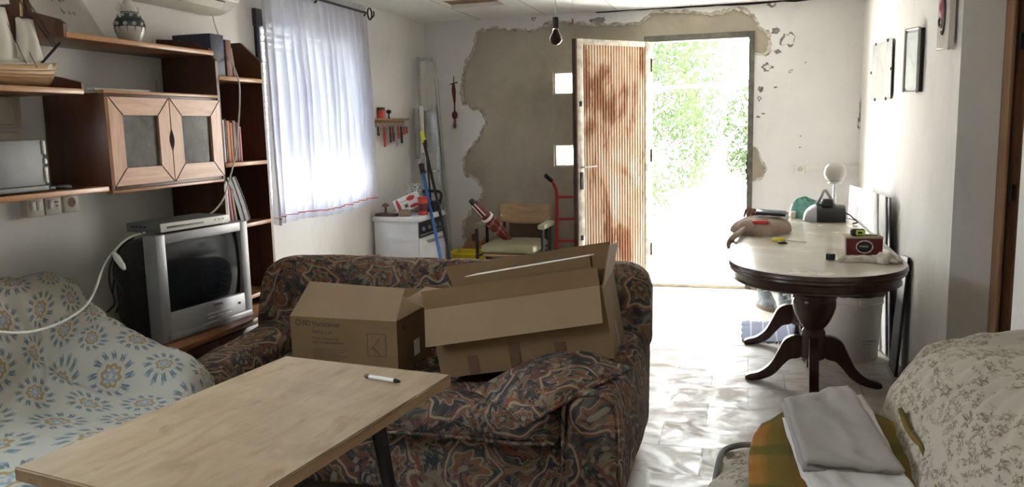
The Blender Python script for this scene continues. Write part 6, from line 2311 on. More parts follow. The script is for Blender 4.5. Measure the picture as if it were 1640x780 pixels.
bm = bmesh.new()
grid(bm, backp, 24, 8)
bk_ = obj('back_panel', bm, M['ply_chair'], ch)
solid(bk_, 0.014, 1)
for u in (0.05, 0.95):
    p = Vector(backp(u, 0.35))
    bm = bmesh.new()
    bmesh.ops.create_uvsphere(bm, u_segments=10, v_segments=6, radius=0.008, matrix=Matrix.Translation(p + Vector((0, -0.004, 0))))
    obj('screw', bm, M['chrome'], bk_)
bm = bmesh.new()
rbox(bm, cx - 0.21, cx + 0.235, 6.12, 6.60, 0.405, 0.475, r=0.03, n=8, puff=0.012)
obj('seat_pad', bm, M['olive'], ch)
bm = bmesh.new()
rbox(bm, cx - 0.20, cx + 0.24, 6.14, 6.60, 0.375, 0.404, r=0.012, n=6)
obj('seat_board', bm, M['ply_chair'], ch)
for s, xx in ((-1, cx - 0.275), (1, cx + 0.275)):
    bm = bmesh.new()
    rbox(bm, xx - 0.035, xx + 0.035, 6.20, 6.56, 0.590, 0.632, r=0.018, n=8)
    obj('armrest', bm, M['olive'], ch)
    for y_, lean in ((6.24, -0.01), (6.52, 0.03)):
        bm = bmesh.new()
        tube(bm, [(xx, y_, 0.592), (xx, y_ - lean, 0.0)], 0.014, 8)
        obj('leg', bm, M['black_metal'], ch)
    bm = bmesh.new()
    tube(bm, [(xx, 6.25, 0.36), (xx, 6.51, 0.36)], 0.010, 8)
    tube(bm, [(xx, 6.38, 0.36), (cx + s * 0.15, 6.38, 0.37)], 0.010, 8)
    obj('side_rail', bm, M['black_metal'], ch)
    bm = bmesh.new()
    tube(bm, smooth_pts([(cx + s * 0.155, 6.60, 0.37), (cx + s * 0.16, 6.64, 0.48), (cx + s * 0.165, 6.672, 0.66)]), 0.012, 8)
    obj('back_upright', bm, M['black_metal'], ch)
t = thing('brown_board', 'brown hardboard sheet leaning on the cement wall behind the armchair', 'board', (-1.85, 6.95, 0))
bm = bmesh.new()
quadp(bm, [(-2.04, 6.90, 0.0), (-1.70, 6.90, 0.0), (-1.70, 6.99, 0.66), (-2.04, 6.99, 0.66)], 0.01)
obj('board_sheet', bm, simple('hardboard', (0.10, 0.06, 0.04), 0.7, 0, 0.15), t, smooth=False)
bm = bmesh.new()
quadp(bm, [(-1.70, 6.892, 0.0), (-1.685, 6.892, 0.0), (-1.685, 6.985, 0.662), (-1.70, 6.985, 0.662)], 0.012)
obj('board_edge', bm, M['void'], t, smooth=False)

# closed garden parasol / rocket-like bundle leaning across the chair
a, b = Vector((-2.106, 6.120, 0.831)), Vector((-1.860, 6.420, 0.451))
um = thing('folded_parasol', 'folded brown and red parasol leaning diagonally across the armchair seat', 'parasol', tuple(b))
d = (b - a).normalized()
Lu = (b - a).length
obj('tip_cap', T([a, a + d * 0.045], [0.022, 0.026], 12), M['black'], um)
obj('handle_sleeve', T([a + d * 0.045, a + d * 0.20], [0.034, 0.042], 14), M['maroon'], um)
bm = bmesh.new()
side = d.cross(Vector((0, 1, 0))).normalized()
for s in (-0.5, 0.4):
    o_ = side * 0.03 * s + Vector((0, -0.036, 0))
    tube(bm, [a + d * 0.05 + o_, a + d * 0.19 + o_ * 1.15], 0.004, 5)
obj('pale_stripe', bm, M['white_pl'], um)
obj('white_collar', T([a + d * 0.20, a + d * 0.222], [0.052, 0.052], 14), M['white_pl'], um)
bm = bmesh.new()
n_ = 16
for k in range(n_):
    a0 = 2 * PI * k / n_
u_ = side
w_ = d.cross(u_).normalized()
rings = []
for s, r_ in ((0.222, 0.040), (0.30, 0.045), (0.36, 0.042), (0.44, 0.030), (Lu, 0.018)):
    rings.append([bm.verts.new(a + d * s + (u_ * math.cos(2 * PI * k / n_) + w_ * math.sin(2 * PI * k / n_)) * r_ * (1 + (0.16 if k % 2 else -0.1))) for k in range(n_)])
for A, C_ in zip(rings, rings[1:]):
    for k in range(n_):
        bm.faces.new((A[k], A[(k + 1) % n_], C_[(k + 1) % n_], C_[k]))
bm.faces.new(rings[0])
bm.faces.new(rings[-1][::-1])
obj('folded_canopy', bm, simple('rust_red_canvas', (0.18, 0.035, 0.02), 0.6, 0, 0.4, 30), um)
bm = bmesh.new()
for k in range(10):
    s = 0.25 + 0.014 * k
    tube(bm, [a + d * s + (u_ * math.cos(a0) + w_ * math.sin(a0)) * 0.049 for a0 in [2 * PI * j / 16 + k for j in range(5)]], 0.004, 5)
obj('tie_cord', bm, M['pink'], um)

# yellow tub and clay jug
t = thing('yellow_tub', 'yellow plastic tub on the floor behind the sofa', 'tub', (-2.300, 6.58, 0))
bm = bmesh.new()
prism(bm, [(-2.444, 6.46), (-2.156, 6.46), (-2.156, 6.70), (-2.444, 6.70)], 'Z', 0.0, 0.34)
for v_ in bm.verts:
    if v_.co.z < 0.1:
        v_.co.x = -2.300 + (v_.co.x + 2.30) * 0.82
        v_.co.y = 6.58 + (v_.co.y - 6.58) * 0.8
bmesh.ops.delete(bm, geom=[f for f in bm.faces if all(v_.co.z > 0.3 for v_ in f.verts)], context='FACES')
bmesh.ops.bevel(bm, geom=[e for e in bm.edges if abs(e.verts[0].co.z - e.verts[1].co.z) > 0.2], offset=0.05, segments=5, affect='EDGES')
ybt = obj('tub_wall', bm, M['yellow'], t)
solid(ybt, 0.004, 0)
bm = bmesh.new()
rim = [(-2.404, 6.455), (-2.196, 6.455), (-2.160, 6.475), (-2.152, 6.51), (-2.152, 6.65), (-2.160, 6.69), (-2.196, 6.705), (-2.404, 6.705), (-2.440, 6.69), (-2.448, 6.65), (-2.448, 6.51), (-2.440, 6.475)]
tube(bm, [(x, y_, 0.342) for x, y_ in rim], 0.009, 6, closed=True)
obj('tub_rim', bm, M['yellow'], t)
t = thing('clay_jug', 'terracotta water jug with a short spout behind the yellow tub', 'jug', (-2.33, 6.88, 0))
obj('jug_body', L([(0, 0), (0.07, 0), (0.12, 0.10), (0.145, 0.22), (0.13, 0.33), (0.08, 0.385), (0.045, 0.40), (0.0, 0.402)], (-2.33, 6.86, 0), 26), M['terracotta'], t)
obj('spout', T([(-2.26, 6.83, 0.36), (-2.20, 6.80, 0.43)], [0.028, 0.018], 12), M['terracotta'], t)
obj('neck', L([(0.026, 0.39), (0.020, 0.43), (0.024, 0.46), (0, 0.46)], (-2.34, 6.86, 0), 14), M['brown_book'], t)

# ---------------------------------------------------------------- red hand truck
ht = thing('red_hand_truck', 'red tubular hand truck with a black grip, half hidden behind the metal door', 'hand truck', (-1.42, 6.90, 0))
for s, x0_ in ((0, -1.585), (1, -1.255)):
    bm = bmesh.new()
    sx = -1 if s == 0 else 1
    tube(bm, smooth_pts([(x0_, 6.84, 0.03), (x0_, 6.88, 0.5), (x0_ - 0.0, 6.90, 0.80), (x0_ + 0.01 * sx, 6.88, 0.88), (x0_ + 0.035 * sx, 6.84, 0.945)], 6), 0.014, 10)
    obj('side_tube', bm, M['red'], ht)
    obj('hand_grip', T([(x0_ + 0.032 * sx, 6.845, 0.938), (x0_ + 0.068 * sx, 6.79, 0.985)], 0.020, 12), M['black'], ht)
    obj('wheel', L([(0.0, 0), (0.05, 0), (0.085, 0.004), (0.09, 0.02), (0.085, 0.036), (0.05, 0.04), (0, 0.04)], (x0_ - 0.02 + (0.03 if sx > 0 else -0.03), 6.92, 0.09), 24, Matrix.Rotation(R(90), 4, 'Y')), M['black'], ht)
for z_ in (0.14, 0.41, 0.60, 0.79):
    obj('crossbar', T([(-1.585, 6.85 + z_ * 0.06, z_), (-1.255, 6.85 + z_ * 0.06, z_)], 0.011, 8), M['red'], ht)
obj('toe_plate', B(-1.60, -1.24, 6.68, 6.85, 0.003, 0.012, b=0.002), M['red'], ht)

# ---------------------------------------------------------------- oval pedestal table
ot = thing('oval_pedestal_table', 'long oval dining table with a cream top, mahogany rim and two pedestals', 'table', (0.31, 4.70, 0))
ex, ry0, ry1, hw, er = 0.31, 3.49, 5.90, 0.385, 0.385


def racetrack(grow=0.0, n=40):
    P = []
    w = hw + grow
    r = 0.44 + grow
    for k in range(n + 1):
        a = PI + PI * k / n
        P.append((ex + w * math.cos(a), ry0 + 0.44 + r * math.sin(a)))
    for k in range(n + 1):
        a = PI * k / n
        P.append((ex + w * math.cos(a), ry1 - 0.44 + r * math.sin(a)))
    return P


bm = bmesh.new()
prism(bm, racetrack(-0.022), 'Z', 0.745, 0.760)
obj('table_top', bm, M['laminate'], ot)
prf = [(-0.02, 0.762), (-0.005, 0.763), (0.0, 0.757), (0.002, 0.745), (-0.006, 0.737), (-0.004, 0.728), (-0.014, 0.720), (-0.022, 0.718), (-0.024, 0.712), (-0.028, 0.690), (-0.022, 0.687), (-0.021, 0.681), (-0.036, 0.677), (-0.06, 0.679)]
bm = bmesh.new()
rings = [[bm.verts.new((x, y_, z_)) for x, y_ in racetrack(g)] for g, z_ in prf]
m_ = len(rings[0])
for A, C_ in zip(rings, rings[1:]):
    for k in range(m_):
        bm.faces.new((A[k], A[(k + 1) % m_], C_[(k + 1) % m_], C_[k]))
obj('moulded_rim', bm, M['table_rim'], ot)
bm = bmesh.new()
prism(bm, racetrack(-0.05), 'Z', 0.700, 0.744)
obj('under_top', bm, M['table_dark'], ot)


def pedestal(px, py, rot):
    col = [(0.0, 0.70), (0.085, 0.70), (0.085, 0.66), (0.070, 0.645), (0.062, 0.60), (0.066, 0.565), (0.080, 0.550), (0.090, 0.540), (0.092, 0.525), (0.075, 0.515), (0.095, 0.505), (0.112, 0.492), (0.114, 0.475),
           (0.104, 0.470), (0.110, 0.455), (0.108, 0.42), (0.098, 0.385), (0.080, 0.345), (0.062, 0.318), (0.050, 0.306), (0.055, 0.296), (0.060, 0.288), (0.060, 0.275), (0.066, 0.262), (0.066, 0.15), (0.058, 0.14), (0.0, 0.14)]
    bm = bmesh.new()
    t_ = bmesh.new()
    n = 48
    rings = []
    for r_, z_ in col:
        fl = 0.035 if 0.32 < z_ < 0.46 else 0.0
        rings.append([t_.verts.new((px + r_ * (1 - fl * (1 if (k % 6 == 0) else 0)) * math.cos(2 * PI * k / n), py + r_ * (1 - fl * (1 if (k % 6 == 0) else 0)) * math.sin(2 * PI * k / n), z_)) for k in range(n)] if r_ > 0 else [t_.verts.new((px, py, z_))])
    for A, C_ in zip(rings, rings[1:]):
        for k in range(n):
            q_ = list(dict.fromkeys([A[k % len(A)], A[(k + 1) % len(A)], C_[(k + 1) % len(C_)], C_[k % len(C_)]]))
            t_.faces.new(q_)
    merge(bm, t_)
    c_ = obj('pedestal_column', bm, M['table_dark'], ot)
    for k in range(4):
        a_ = rot + k * PI / 2
        # side profile of a scrolled leg: (distance from centre, height)
        upc = smooth_pts([(0.055, 0.265, 0), (0.10, 0.262, 0), (0.145, 0.235, 0), (0.175, 0.175, 0), (0.215, 0.100, 0), (0.27, 0.052, 0), (0.325, 0.034, 0), (0.345, 0.020, 0)], 5)
        loc_ = smooth_pts([(0.345, 0.004, 0), (0.315, 0.0, 0), (0.25, 0.012, 0), (0.195, 0.042, 0), (0.15, 0.095, 0), (0.115, 0.130, 0), (0.08, 0.138, 0), (0.055, 0.15, 0)], 5)
        pr2 = [(p.x, p.y) for p in upc] + [(p.x, p.y) for p in loc_]
        bm = bmesh.new()
        prism(bm, pr2, 'Y', -0.024, 0.024)
        bmesh.ops.transform(bm, matrix=Matrix.Translation((px, py, 0)) @ Matrix.Rotation(a_, 4, 'Z'), verts=bm.verts)
        o_ = obj('pedestal_leg', bm, M['table_dark'], ot)
        mb = o_.modifiers.new('soft_edge', 'BEVEL')
        mb.width = 0.006
        mb.segments = 2
        mb.limit_method = 'ANGLE'


pedestal(0.355, 4.50, R(-92))
pedestal(0.345, 5.27, R(-88))

# things on the oval table
TT = 0.7605
bag = thing('tan_bag', 'tan cloth bag slumped on the far left of the oval table', 'bag', (0.09, 4.95, TT))


def blob(u, v):
    a = u * 2 * PI
    e = v * PI / 2
    rx, ry, rz = 0.165, 0.24, 0.085
    x = 0.085 + rx * math.cos(a) * math.cos(e) ** 0.7
    y_ = 4.96 + ry * math.sin(a) * math.cos(e) ** 0.7
    z_ = TT + 0.002 + rz * math.sin(e) ** 0.8
    w = noise.noise_vector(Vector((x * 7, y_ * 7, z_ * 9))) * 0.025
    f = 0.010 * math.sin(a * 9 + 4 * v) * math.cos(e)
    return (x + w.x * v + f, y_ + w.y * v + f, max(TT + 0.0015, z_ + w.z * min(1, v * 3)))


bm = bmesh.new()
grid(bm, blob, 60, 20)
bmesh.ops.remove_doubles(bm, verts=bm.verts, dist=0.001)
obj('bag_body', bm, M['tan_cloth'], bag)
bm = bmesh.new()
tube(bm, smooth_pts([(0.057, 5.208, 0.800), (-0.031, 4.680, 0.790), (-0.072, 4.529, 0.775), (-0.085, 4.560, 0.743), (-0.082, 4.560, 0.715)]), [0.018] * 12 + [0.016] * 20 if False else 0.016, 8)
obj('strap', bm, M['tan_cloth'], bag)
bm = bmesh.new()
for k in range(3):
    tube(bm, smooth_pts([(-0.01 + 0.02 * k, 5.06, 0.835), (0.0 + 0.02 * k, 5.08, 0.875 + 0.01 * (k % 2)), (0.02 + 0.02 * k, 5.10, 0.86), (0.035 + 0.015 * k, 5.08, 0.84)]), 0.008, 6)
obj('knotted_top', bm, M['brown_book'], bag)
t = thing('phone_case', 'dark blue phone lying on the tan bag', 'phone', (0.14, 4.97, 0.86), (R(8), R(3), R(-8)))
obj('phone_body', B(-0.085, 0.085, -0.04, 0.04, 0.0, 0.018, b=0.006), M['black'], t, local=True)
obj('phone_screen', B(-0.08, 0.06, -0.036, 0.036, 0.0181, 0.0195, b=0.0005), simple('blue_glass', (0.03, 0.08, 0.14), 0.15), t, local=True)
t = thing('red_pouch', 'small red pouch lying against the front of the tan bag', 'pouch', (0.08, 4.78, 0.83))
bm = bmesh.new()
rbox(bm, 0.035, 0.125, 4.765, 4.82, 0.822, 0.848, r=0.012, n=6)
obj('pouch_body', bm, M['red_pl'], t)
obj('pouch_zip', T([(0.042, 4.79, 0.849), (0.118, 4.79, 0.849)], 0.002, 5), M['black'], t)

t = thing('screwdriver', 'screwdriver with a yellow handle lying on the oval table', 'screwdriver', (0.2, 4.50, TT))
obj('handle', T([(0.135, 4.535, TT + 0.012), (0.15, 4.53, TT + 0.012), (0.19, 4.522, TT + 0.012), (0.205, 4.52, TT + 0.011)], [0.006, 0.0105, 0.010, 0.006], 10), M['yellow'], t)
obj('shaft', T([(0.205, 4.52, TT + 0.0105), (0.305, 4.495, TT + 0.005)], 0.0035, 6), M['chrome'], t)
t = thing('black_clip', 'tiny black clip beside the screwdriver', 'clip', (0.185, 4.47, TT))
bm = bmesh.new()
rbox(bm, 0.165, 0.205, 4.452, 4.478, TT, TT + 0.012, r=0.005, n=4)
obj('clip_body', bm, M['black'], t)
obj('clip_ring', T([(0.205 + 0.008 * math.cos(a_), 4.465 + 0.008 * math.sin(a_), TT + 0.004) for a_ in [2 * PI * k / 10 for k in range(10)]], 0.0018, 4, closed=True), M['black'], t)
t = thing('bottle_top', 'small round black cap standing on the oval table', 'cap', (0.378, 3.97, TT))
obj('cap_wall', L([(0, 0), (0.0195, 0), (0.0195, 0.026), (0.018, 0.028), (0, 0.028)], (0.378, 3.97, TT), 20), M['black'], t)
bm = bmesh.new()
for k in range(20):
    a_ = 2 * PI * k / 20
    tube(bm, [(0.378 + 0.0198 * math.cos(a_), 3.97 + 0.0198 * math.sin(a_), TT + 0.003), (0.378 + 0.0198 * math.cos(a_), 3.97 + 0.0198 * math.sin(a_), TT + 0.025)], 0.0008, 3)
obj('cap_ridges', bm, M['black'], t)

t = thing('red_tea_box', 'dark red decorated box with an oval label on the oval table', 'box', (0.54, 4.18, TT), (0, 0, R(2)))
obj('box_body', B(-0.080, 0.080, -0.055, 0.055, 0.0, 0.078, b=0.002), M['maroon'], t, local=True)
obj('box_lid', B(-0.083, 0.083, -0.058, 0.058, 0.0785, 0.086, b=0.002), M['tan_book'], t, local=True)
mtb = chain(t)
bm = bmesh.new()
P_ = [bm.verts.new((0.0 + 0.034 * math.cos(2 * PI * k / 24), -0.0556, 0.039 + 0.027 * math.sin(2 * PI * k / 24))) for k in range(24)]
bm.faces.new(P_)
obj('oval_label', bm, M['black'], t, smooth=False, local=True)
bm = bmesh.new()
tube(bm, [(0.0 + 0.036 * math.cos(a_), -0.0565, 0.039 + 0.029 * math.sin(a_)) for a_ in [2 * PI * k / 28 for k in range(28)]], [0.0022 + 0.0012 * (k % 3 == 0) for k in range(28)], 5, closed=True)
obj('scalloped_frame', bm, M['ceramic'], t, local=True)
text('label_text', 'FARIAS', 0.013, mtb @ basis((-0.024, -0.0562, 0.037), (1, 0, 0), (0, 0, 1), (0, -1, 0)), M['ceramic'], t)
t = thing('tape_measure', 'black and yellow tape measure lying on the dark red box', 'tape measure', (0.52, 4.17, 0.848))
bm = bmesh.new()
bbox(bm, 0.482, 0.548, 4.15, 4.19, 0.8475, 0.880, b=0.010, seg=3)
tm = obj('tape_case', bm, M['black'], t)
obj('yellow_side', B(0.505, 0.545, 4.1485, 4.1505, 0.852, 0.876, b=0.004), M['lime'], t)
obj('tape_window', B(0.513, 0.533, 4.1468, 4.1482, 0.858, 0.870, b=0.0005), M['black'], t)
obj('steel_hook', T([(0.548, 4.17, 0.852), (0.585, 4.165, 0.851), (0.602, 4.16, 0.850)], 0.0035, 5), M['silver_dark'], t)
gl_ = thing('cotton_gloves', 'crumpled cream cotton work gloves at the near end of the oval table', 'gloves', (0.54, 3.93, TT))


def lump(cx, cy, rx, ry, rz, seed, ang=0.0):
    def f(u, v):
        a = u * 2 * PI
        e = v * PI / 2
        lx, ly = rx * math.cos(a) * math.cos(e), ry * math.sin(a) * math.cos(e)
        k = 1 + 0.25 * math.sin(a * 5 + seed) * math.cos(e)
        x = cx + (lx * math.cos(ang) - ly * math.sin(ang)) * k
        y_ = cy + (lx * math.sin(ang) + ly * math.cos(ang)) * k
        z_ = TT + 0.0015 + rz * math.sin(e) * (1 + 0.45 * noise.noise(Vector((x * 38, y_ * 38, seed))))
        return (x, y_, max(TT + 0.001, z_))
    return f


for i, (cx_, cy_, rx, ry, rz, an) in enumerate(((0.500, 3.935, 0.085, 0.040, 0.026, 0.1), (0.60, 3.925, 0.065, 0.050, 0.038, -0.2))):
    bm = bmesh.new()
    grid(bm, lump(cx_, cy_, rx, ry, rz, i * 3.0, an), 40, 12)
    g_ = obj('glove_palm', bm, M['glove'], gl_)
    for k in range(4):
        a_ = PI * 0.95 + (k - 1.5) * 0.20 if i == 0 else -0.5 + (k - 1.5) * 0.26
        p0 = Vector((cx_ + (rx - 0.03) * math.cos(a_), cy_ + (ry) * math.sin(a_) * 0.8, TT + 0.011))
        p1 = p0 + Vector((math.cos(a_), math.sin(a_) * 0.7, 0)) * 0.038
        p1.z = TT + 0.0085
        obj('glove_finger', T([p0, (p0 + p1) / 2 + Vector((0, 0, 0.006)), p1], [0.010, 0.0095, 0.006], 8), M['glove'], g_)

# steam iron / small vacuum, teal bag, globe lamp
t = thing('handheld_vacuum', 'grey and black handheld vacuum cleaner at the far end of the oval table', 'vacuum cleaner', (0.47, 5.52, TT))
def shell(x0, x1, k0, k1, grow):
    def f(u, v):
        s = x0 + (x1 - x0) * u
        q_ = (s - 0.352) / 0.248
        w_ = max(0.02, min(1.0, math.sqrt(max(0, 1 - (1 - min(1, q_ * 2.2)) ** 2)))) * (1 - 0.25 * max(0, q_ - 0.6))
        a_ = v * PI
        return (s, 5.52 - (0.10 * w_ + grow) * math.cos(a_), TT + 0.002 + (0.108 * w_ ** 0.8 + grow) * math.sin(a_) ** 0.7)
    return f


bm = bmesh.new()
grid(bm, shell(0.425, 0.60, 0, 1, 0.0), 14, 20)
bm.faces.new([v_ for v_ in bm.verts if v_.co.x > 0.5999])
obj('motor_housing', bm, M['black'], t)
bm = bmesh.new()
grid(bm, shell(0.352, 0.428, 0, 1, 0.002), 14, 20)
obj('grey_nose', bm, M['silver'], t)
bm = bmesh.new()
tube(bm, smooth_pts([(0.43, 5.52, TT + 0.10), (0.455, 5.52, TT + 0.15), (0.478, 5.52, TT + 0.195), (0.505, 5.52, TT + 0.165), (0.545, 5.52, TT + 0.09)]), 0.010, 10)
obj('carry_handle', bm, M['silver'], t)
bm = bmesh.new()
rbox(bm, 0.455, 0.53, 5.45, 5.52, TT + 0.09, TT + 0.145, r=0.02, n=6)
obj('catch', bm, M['black'], t)
bm = bmesh.new()
tube(bm, smooth_pts([(0.59, 5.50, TT + 0.06), (0.625, 5.46, TT + 0.045), (0.64, 5.42, TT + 0.03), (0.66, 5.36, TT + 0.012), (0.63, 5.33, TT + 0.006)]), 0.005, 6)
obj('cord', bm, M['black'], t)
t = thing('teal_plastic_bag', 'crumpled teal plastic bag behind the vacuum cleaner on the oval table', 'bag', (0.42, 5.72, TT))
bm = bmesh.new()


def tealf(u, v):
    a = u * 2 * PI
    e = v * PI / 2
    x = 0.395 + 0.125 * math.cos(a) * math.cos(e) ** 0.6
    y_ = 5.72 + 0.085 * math.sin(a) * math.cos(e) ** 0.6
    z_ = TT + 0.002 + 0.125 * math.sin(e)
    w = noise.noise_vector(Vector((x * 11, y_ * 11, z_ * 11))) * 0.03 * min(1, v * 4)
    return (x + w.x, y_ + w.y, max(TT + 0.0015, z_ + w.z + 0.008 * math.sin(a * 13) * v))


grid(bm, tealf, 56, 18)
obj('bag_film', bm, M['teal_bag'], t)
bm = bmesh.new()
tube(bm, smooth_pts([(0.37, 5.70, TT + 0.11), (0.35, 5.69, TT + 0.13), (0.38, 5.69, TT + 0.135), (0.40, 5.70, TT + 0.11)]), 0.006, 6)
obj('bag_handle', bm, M['teal_bag'], t)
gx, gy = 0.560, 5.76
t = thing('globe_lamp', 'table lamp with a pinkish glass globe on a thin brass stem', 'lamp', (gx, gy, TT))
obj('lamp_base', L([(0, 0), (0.055, 0), (0.055, 0.008), (0.02, 0.02), (0.012, 0.05), (0.018, 0.07), (0.012, 0.09), (0, 0.09)], (gx, gy, TT), 24), M['chrome'], t)
obj('lamp_stem', L([(0.010, 0.088), (0.016, 0.10), (0.010, 0.115), (0.014, 0.14), (0.008, 0.16), (0.012, 0.19), (0.009, 0.215), (0.034, 0.222), (0.034, 0.232), (0, 0.232)], (gx, gy, TT), 20), M['chrome'], t)
obj('finial_ring', T([(gx + 0.04 * math.cos(a_), gy + 0.04 * math.sin(a_), TT + 0.226) for a_ in [2 * PI * k / 20 for k in range(20)]], 0.004, 6, closed=True), M['chrome'], t)
obj('glass_globe', L([(0.026, 0.233), (0.044, 0.240), (0.060, 0.256), (0.069, 0.280), (0.070, 0.302), (0.063, 0.328), (0.052, 0.344), (0.042, 0.350), (0.040, 0.346), (0.049, 0.340), (0.059, 0.325), (0.066, 0.302), (0.065, 0.281), (0.057, 0.260), (0.042, 0.245), (0.024, 0.239)], (gx, gy, TT), 32), M['globe'], t)
for i, (x_, y_, lab, mt) in enumerate(((0.30, 5.66, 'small clear glass beaker left of the teal bag on the oval table', 'white_pl'), (0.25, 5.60, 'small red-capped jar left of the beaker on the oval table', 'red_pl'))):
    t = thing('small_jar', lab, 'jar', (x_, y_, TT))
    obj('jar_body', L([(0, 0), (0.018, 0), (0.02, 0.03), (0.016, 0.036), (0, 0.036)], (x_, y_, TT), 16), M['ceramic'], t)
    obj('jar_lid', L([(0, 0.0362), (0.017, 0.0362), (0.016, 0.046), (0, 0.046)], (x_, y_, TT), 16), M[mt], t)

# sheets and frame leaning against the right wall, standing on the table edge
t = thing('display_board', 'wide white board with a black back edge leaning on the right wall beside the table', 'board', (0.72, 5.45, 0.5))
A_, B_ = Vector((0.725, 6.32, 0.004)), Vector((0.826, 5.06, 0.004))
A2, B2 = Vector((0.752, 6.36, 0.915)), Vector((0.815, 5.22, 0.935))
bm = bmesh.new()
quadp(bm, [A_, B_, B2, A2], 0.008)
obj('black_back', bm, M['black'], t, smooth=False)
t2 = t
o_ = Vector((-0.012, 0.012, 0.006))
bm = bmesh.new()
quadp(bm, [A_ + o_, B_.lerp(A_, 0.03) + o_, B2.lerp(A2, 0.04) + o_, A2 + o_], 0.007)
obj('white_sheet', bm, M['paper'], t, smooth=False)
o2_ = Vector((-0.026, 0.02, 0.010))
bm = bmesh.new()
quadp(bm, [A_ + o2_, B_.lerp(A_, 0.10) + o2_, B2.lerp(A2, 0.20) + o2_, A2 + o2_], 0.006)
sh2 = obj('white_sheet', bm, M['paper'], t, smooth=False)
bm = bmesh.new()
o3 = Vector((-0.0325, 0.02, 0.010))
for (u0, u1, v0, v1) in ((0.30, 0.42, 0.72, 0.86), (0.48, 0.56, 0.72, 0.80), (0.62, 0.80, 0.74, 0.78)):
    P_ = []
    for u, v in ((u0, v0), (u1, v0), (u1, v1), (u0, v1)):
        lo_ = A_.lerp(B_.lerp(A_, 0.18), u)
        hi_ = A2.lerp(B2.lerp(A2, 0.28), u)
        P_.append(lo_.lerp(hi_, v) + o3)
    quadp(bm, P_, 0.001)
obj('grey_print', bm, M['silver_dark'], sh2, smooth=False)

# white bucket with a black liner
bk2 = thing('white_bucket', 'large white plastic bucket with a black liner under the oval table', 'bucket', (0.608, 4.97, 0))
bx_, by_ = 0.615, 5.085
prof = [(0, 0), (0.140, 0), (0.145, 0.006), (0.162, 0.335), (0.168, 0.336), (0.170, 0.345), (0.165, 0.350), (0.166, 0.372), (0.172, 0.374), (0.172, 0.390), (0.164, 0.392), (0.158, 0.388), (0.155, 0.34), (0, 0.30)]
obj('bucket_wall', L(prof, (bx_, by_, 0), 40), M['bucket'], bk2)
bm = bmesh.new()
n_ = 48
r1, r2, r3 = [], [], []
for k in range(n_):
    a_ = 2 * PI * k / n_
    w = noise.noise(Vector((math.cos(a_) * 3, math.sin(a_) * 3, 0)))
    r1.append(bm.verts.new((bx_ + 0.148 * math.cos(a_), by_ + 0.148 * math.sin(a_), 0.36)))
    r2.append(bm.verts.new((bx_ + (0.166 + 0.006 * w) * math.cos(a_), by_ + (0.166 + 0.006 * w) * math.sin(a_), 0.425 + 0.012 * w)))
    r3.append(bm.verts.new((bx_ + (0.177 + 0.003 * w) * math.cos(a_), by_ + (0.177 + 0.003 * w) * math.sin(a_), 0.388 + 0.012 * w)))
for A, C_ in ((r1, r2), (r2, r3)):
    for k in range(n_):
        bm.faces.new((A[k], A[(k + 1) % n_], C_[(k + 1) % n_], C_[k]))
bm.faces.new(r1)
obj('black_liner', bm, M['black'], bk2)
bm = bmesh.new()
bbox(bm, bx_ + 0.015, bx_ + 0.045, by_ - 0.182, by_ - 0.166, 0.336, 0.375, b=0.004)
obj('handle_lug', bm, M['bucket'], bk2)
for s_, zt, sz in (('LUX BASE', 0.125, 0.017), ('pintura plastica', 0.112, 0.009)):
    text('bucket_text', s_, sz, basis((bx_ + 0.045, by_ - 0.1475, zt), (0.97, 0.24, 0), (0, 0, 1), (0.24, -0.97, 0)), M['black'], bk2)
t = thing('dark_sheet', 'dark flat panel standing on the floor between the white bucket and the right wall', 'panel', (0.82, 4.80, 0))
bm = bmesh.new()
quadp(bm, [(0.800, 4.70, 0.0), (0.805, 4.93, 0.0), (0.846, 4.93, 0.64), (0.842, 4.72, 0.66)], 0.014)
obj('sheet_face', bm, M['silver_dark'], t, smooth=False)
obj('edge_trim', T([(0.800, 4.70, 0.005), (0.842, 4.72, 0.66)], 0.008, 6), M['black'], t)

# striped rug
rg = thing('striped_rug', 'small blue-grey rag rug with pale stripes under the oval table', 'rug', (0.29, 5.57, 0.001))
bm = bmesh.new()
grid(bm, lambda u, v: (-0.015 + 0.62 * u + 0.004 * math.sin(v * 20), 5.31 + 0.53 * v + 0.006 * math.sin(u * 18), 0.008 + 0.003 * noise.noise(Vector((u * 9, v * 9, 0)))), 60, 40)
solid(obj('weave', bm, M['rug'], rg), 0.006, -1)
bm = bmesh.new()
rnd = random.Random(2)
for side_y in (5.31, 5.84):
    sgn = -1 if side_y < 5.5 else 1
    for k in range(50):
        x = -0.012 + 0.62 * k / 50
        L_ = rnd.uniform(0.02, 0.038)
        tube(bm, [(x, side_y, 0.006), (x + rnd.uniform(-0.008, 0.008), side_y + sgn * L_, 0.004)], 0.0035, 4)
fr_ = obj('fringe', bm, M['black'], rg)
fr_['kind'] = 'stuff'

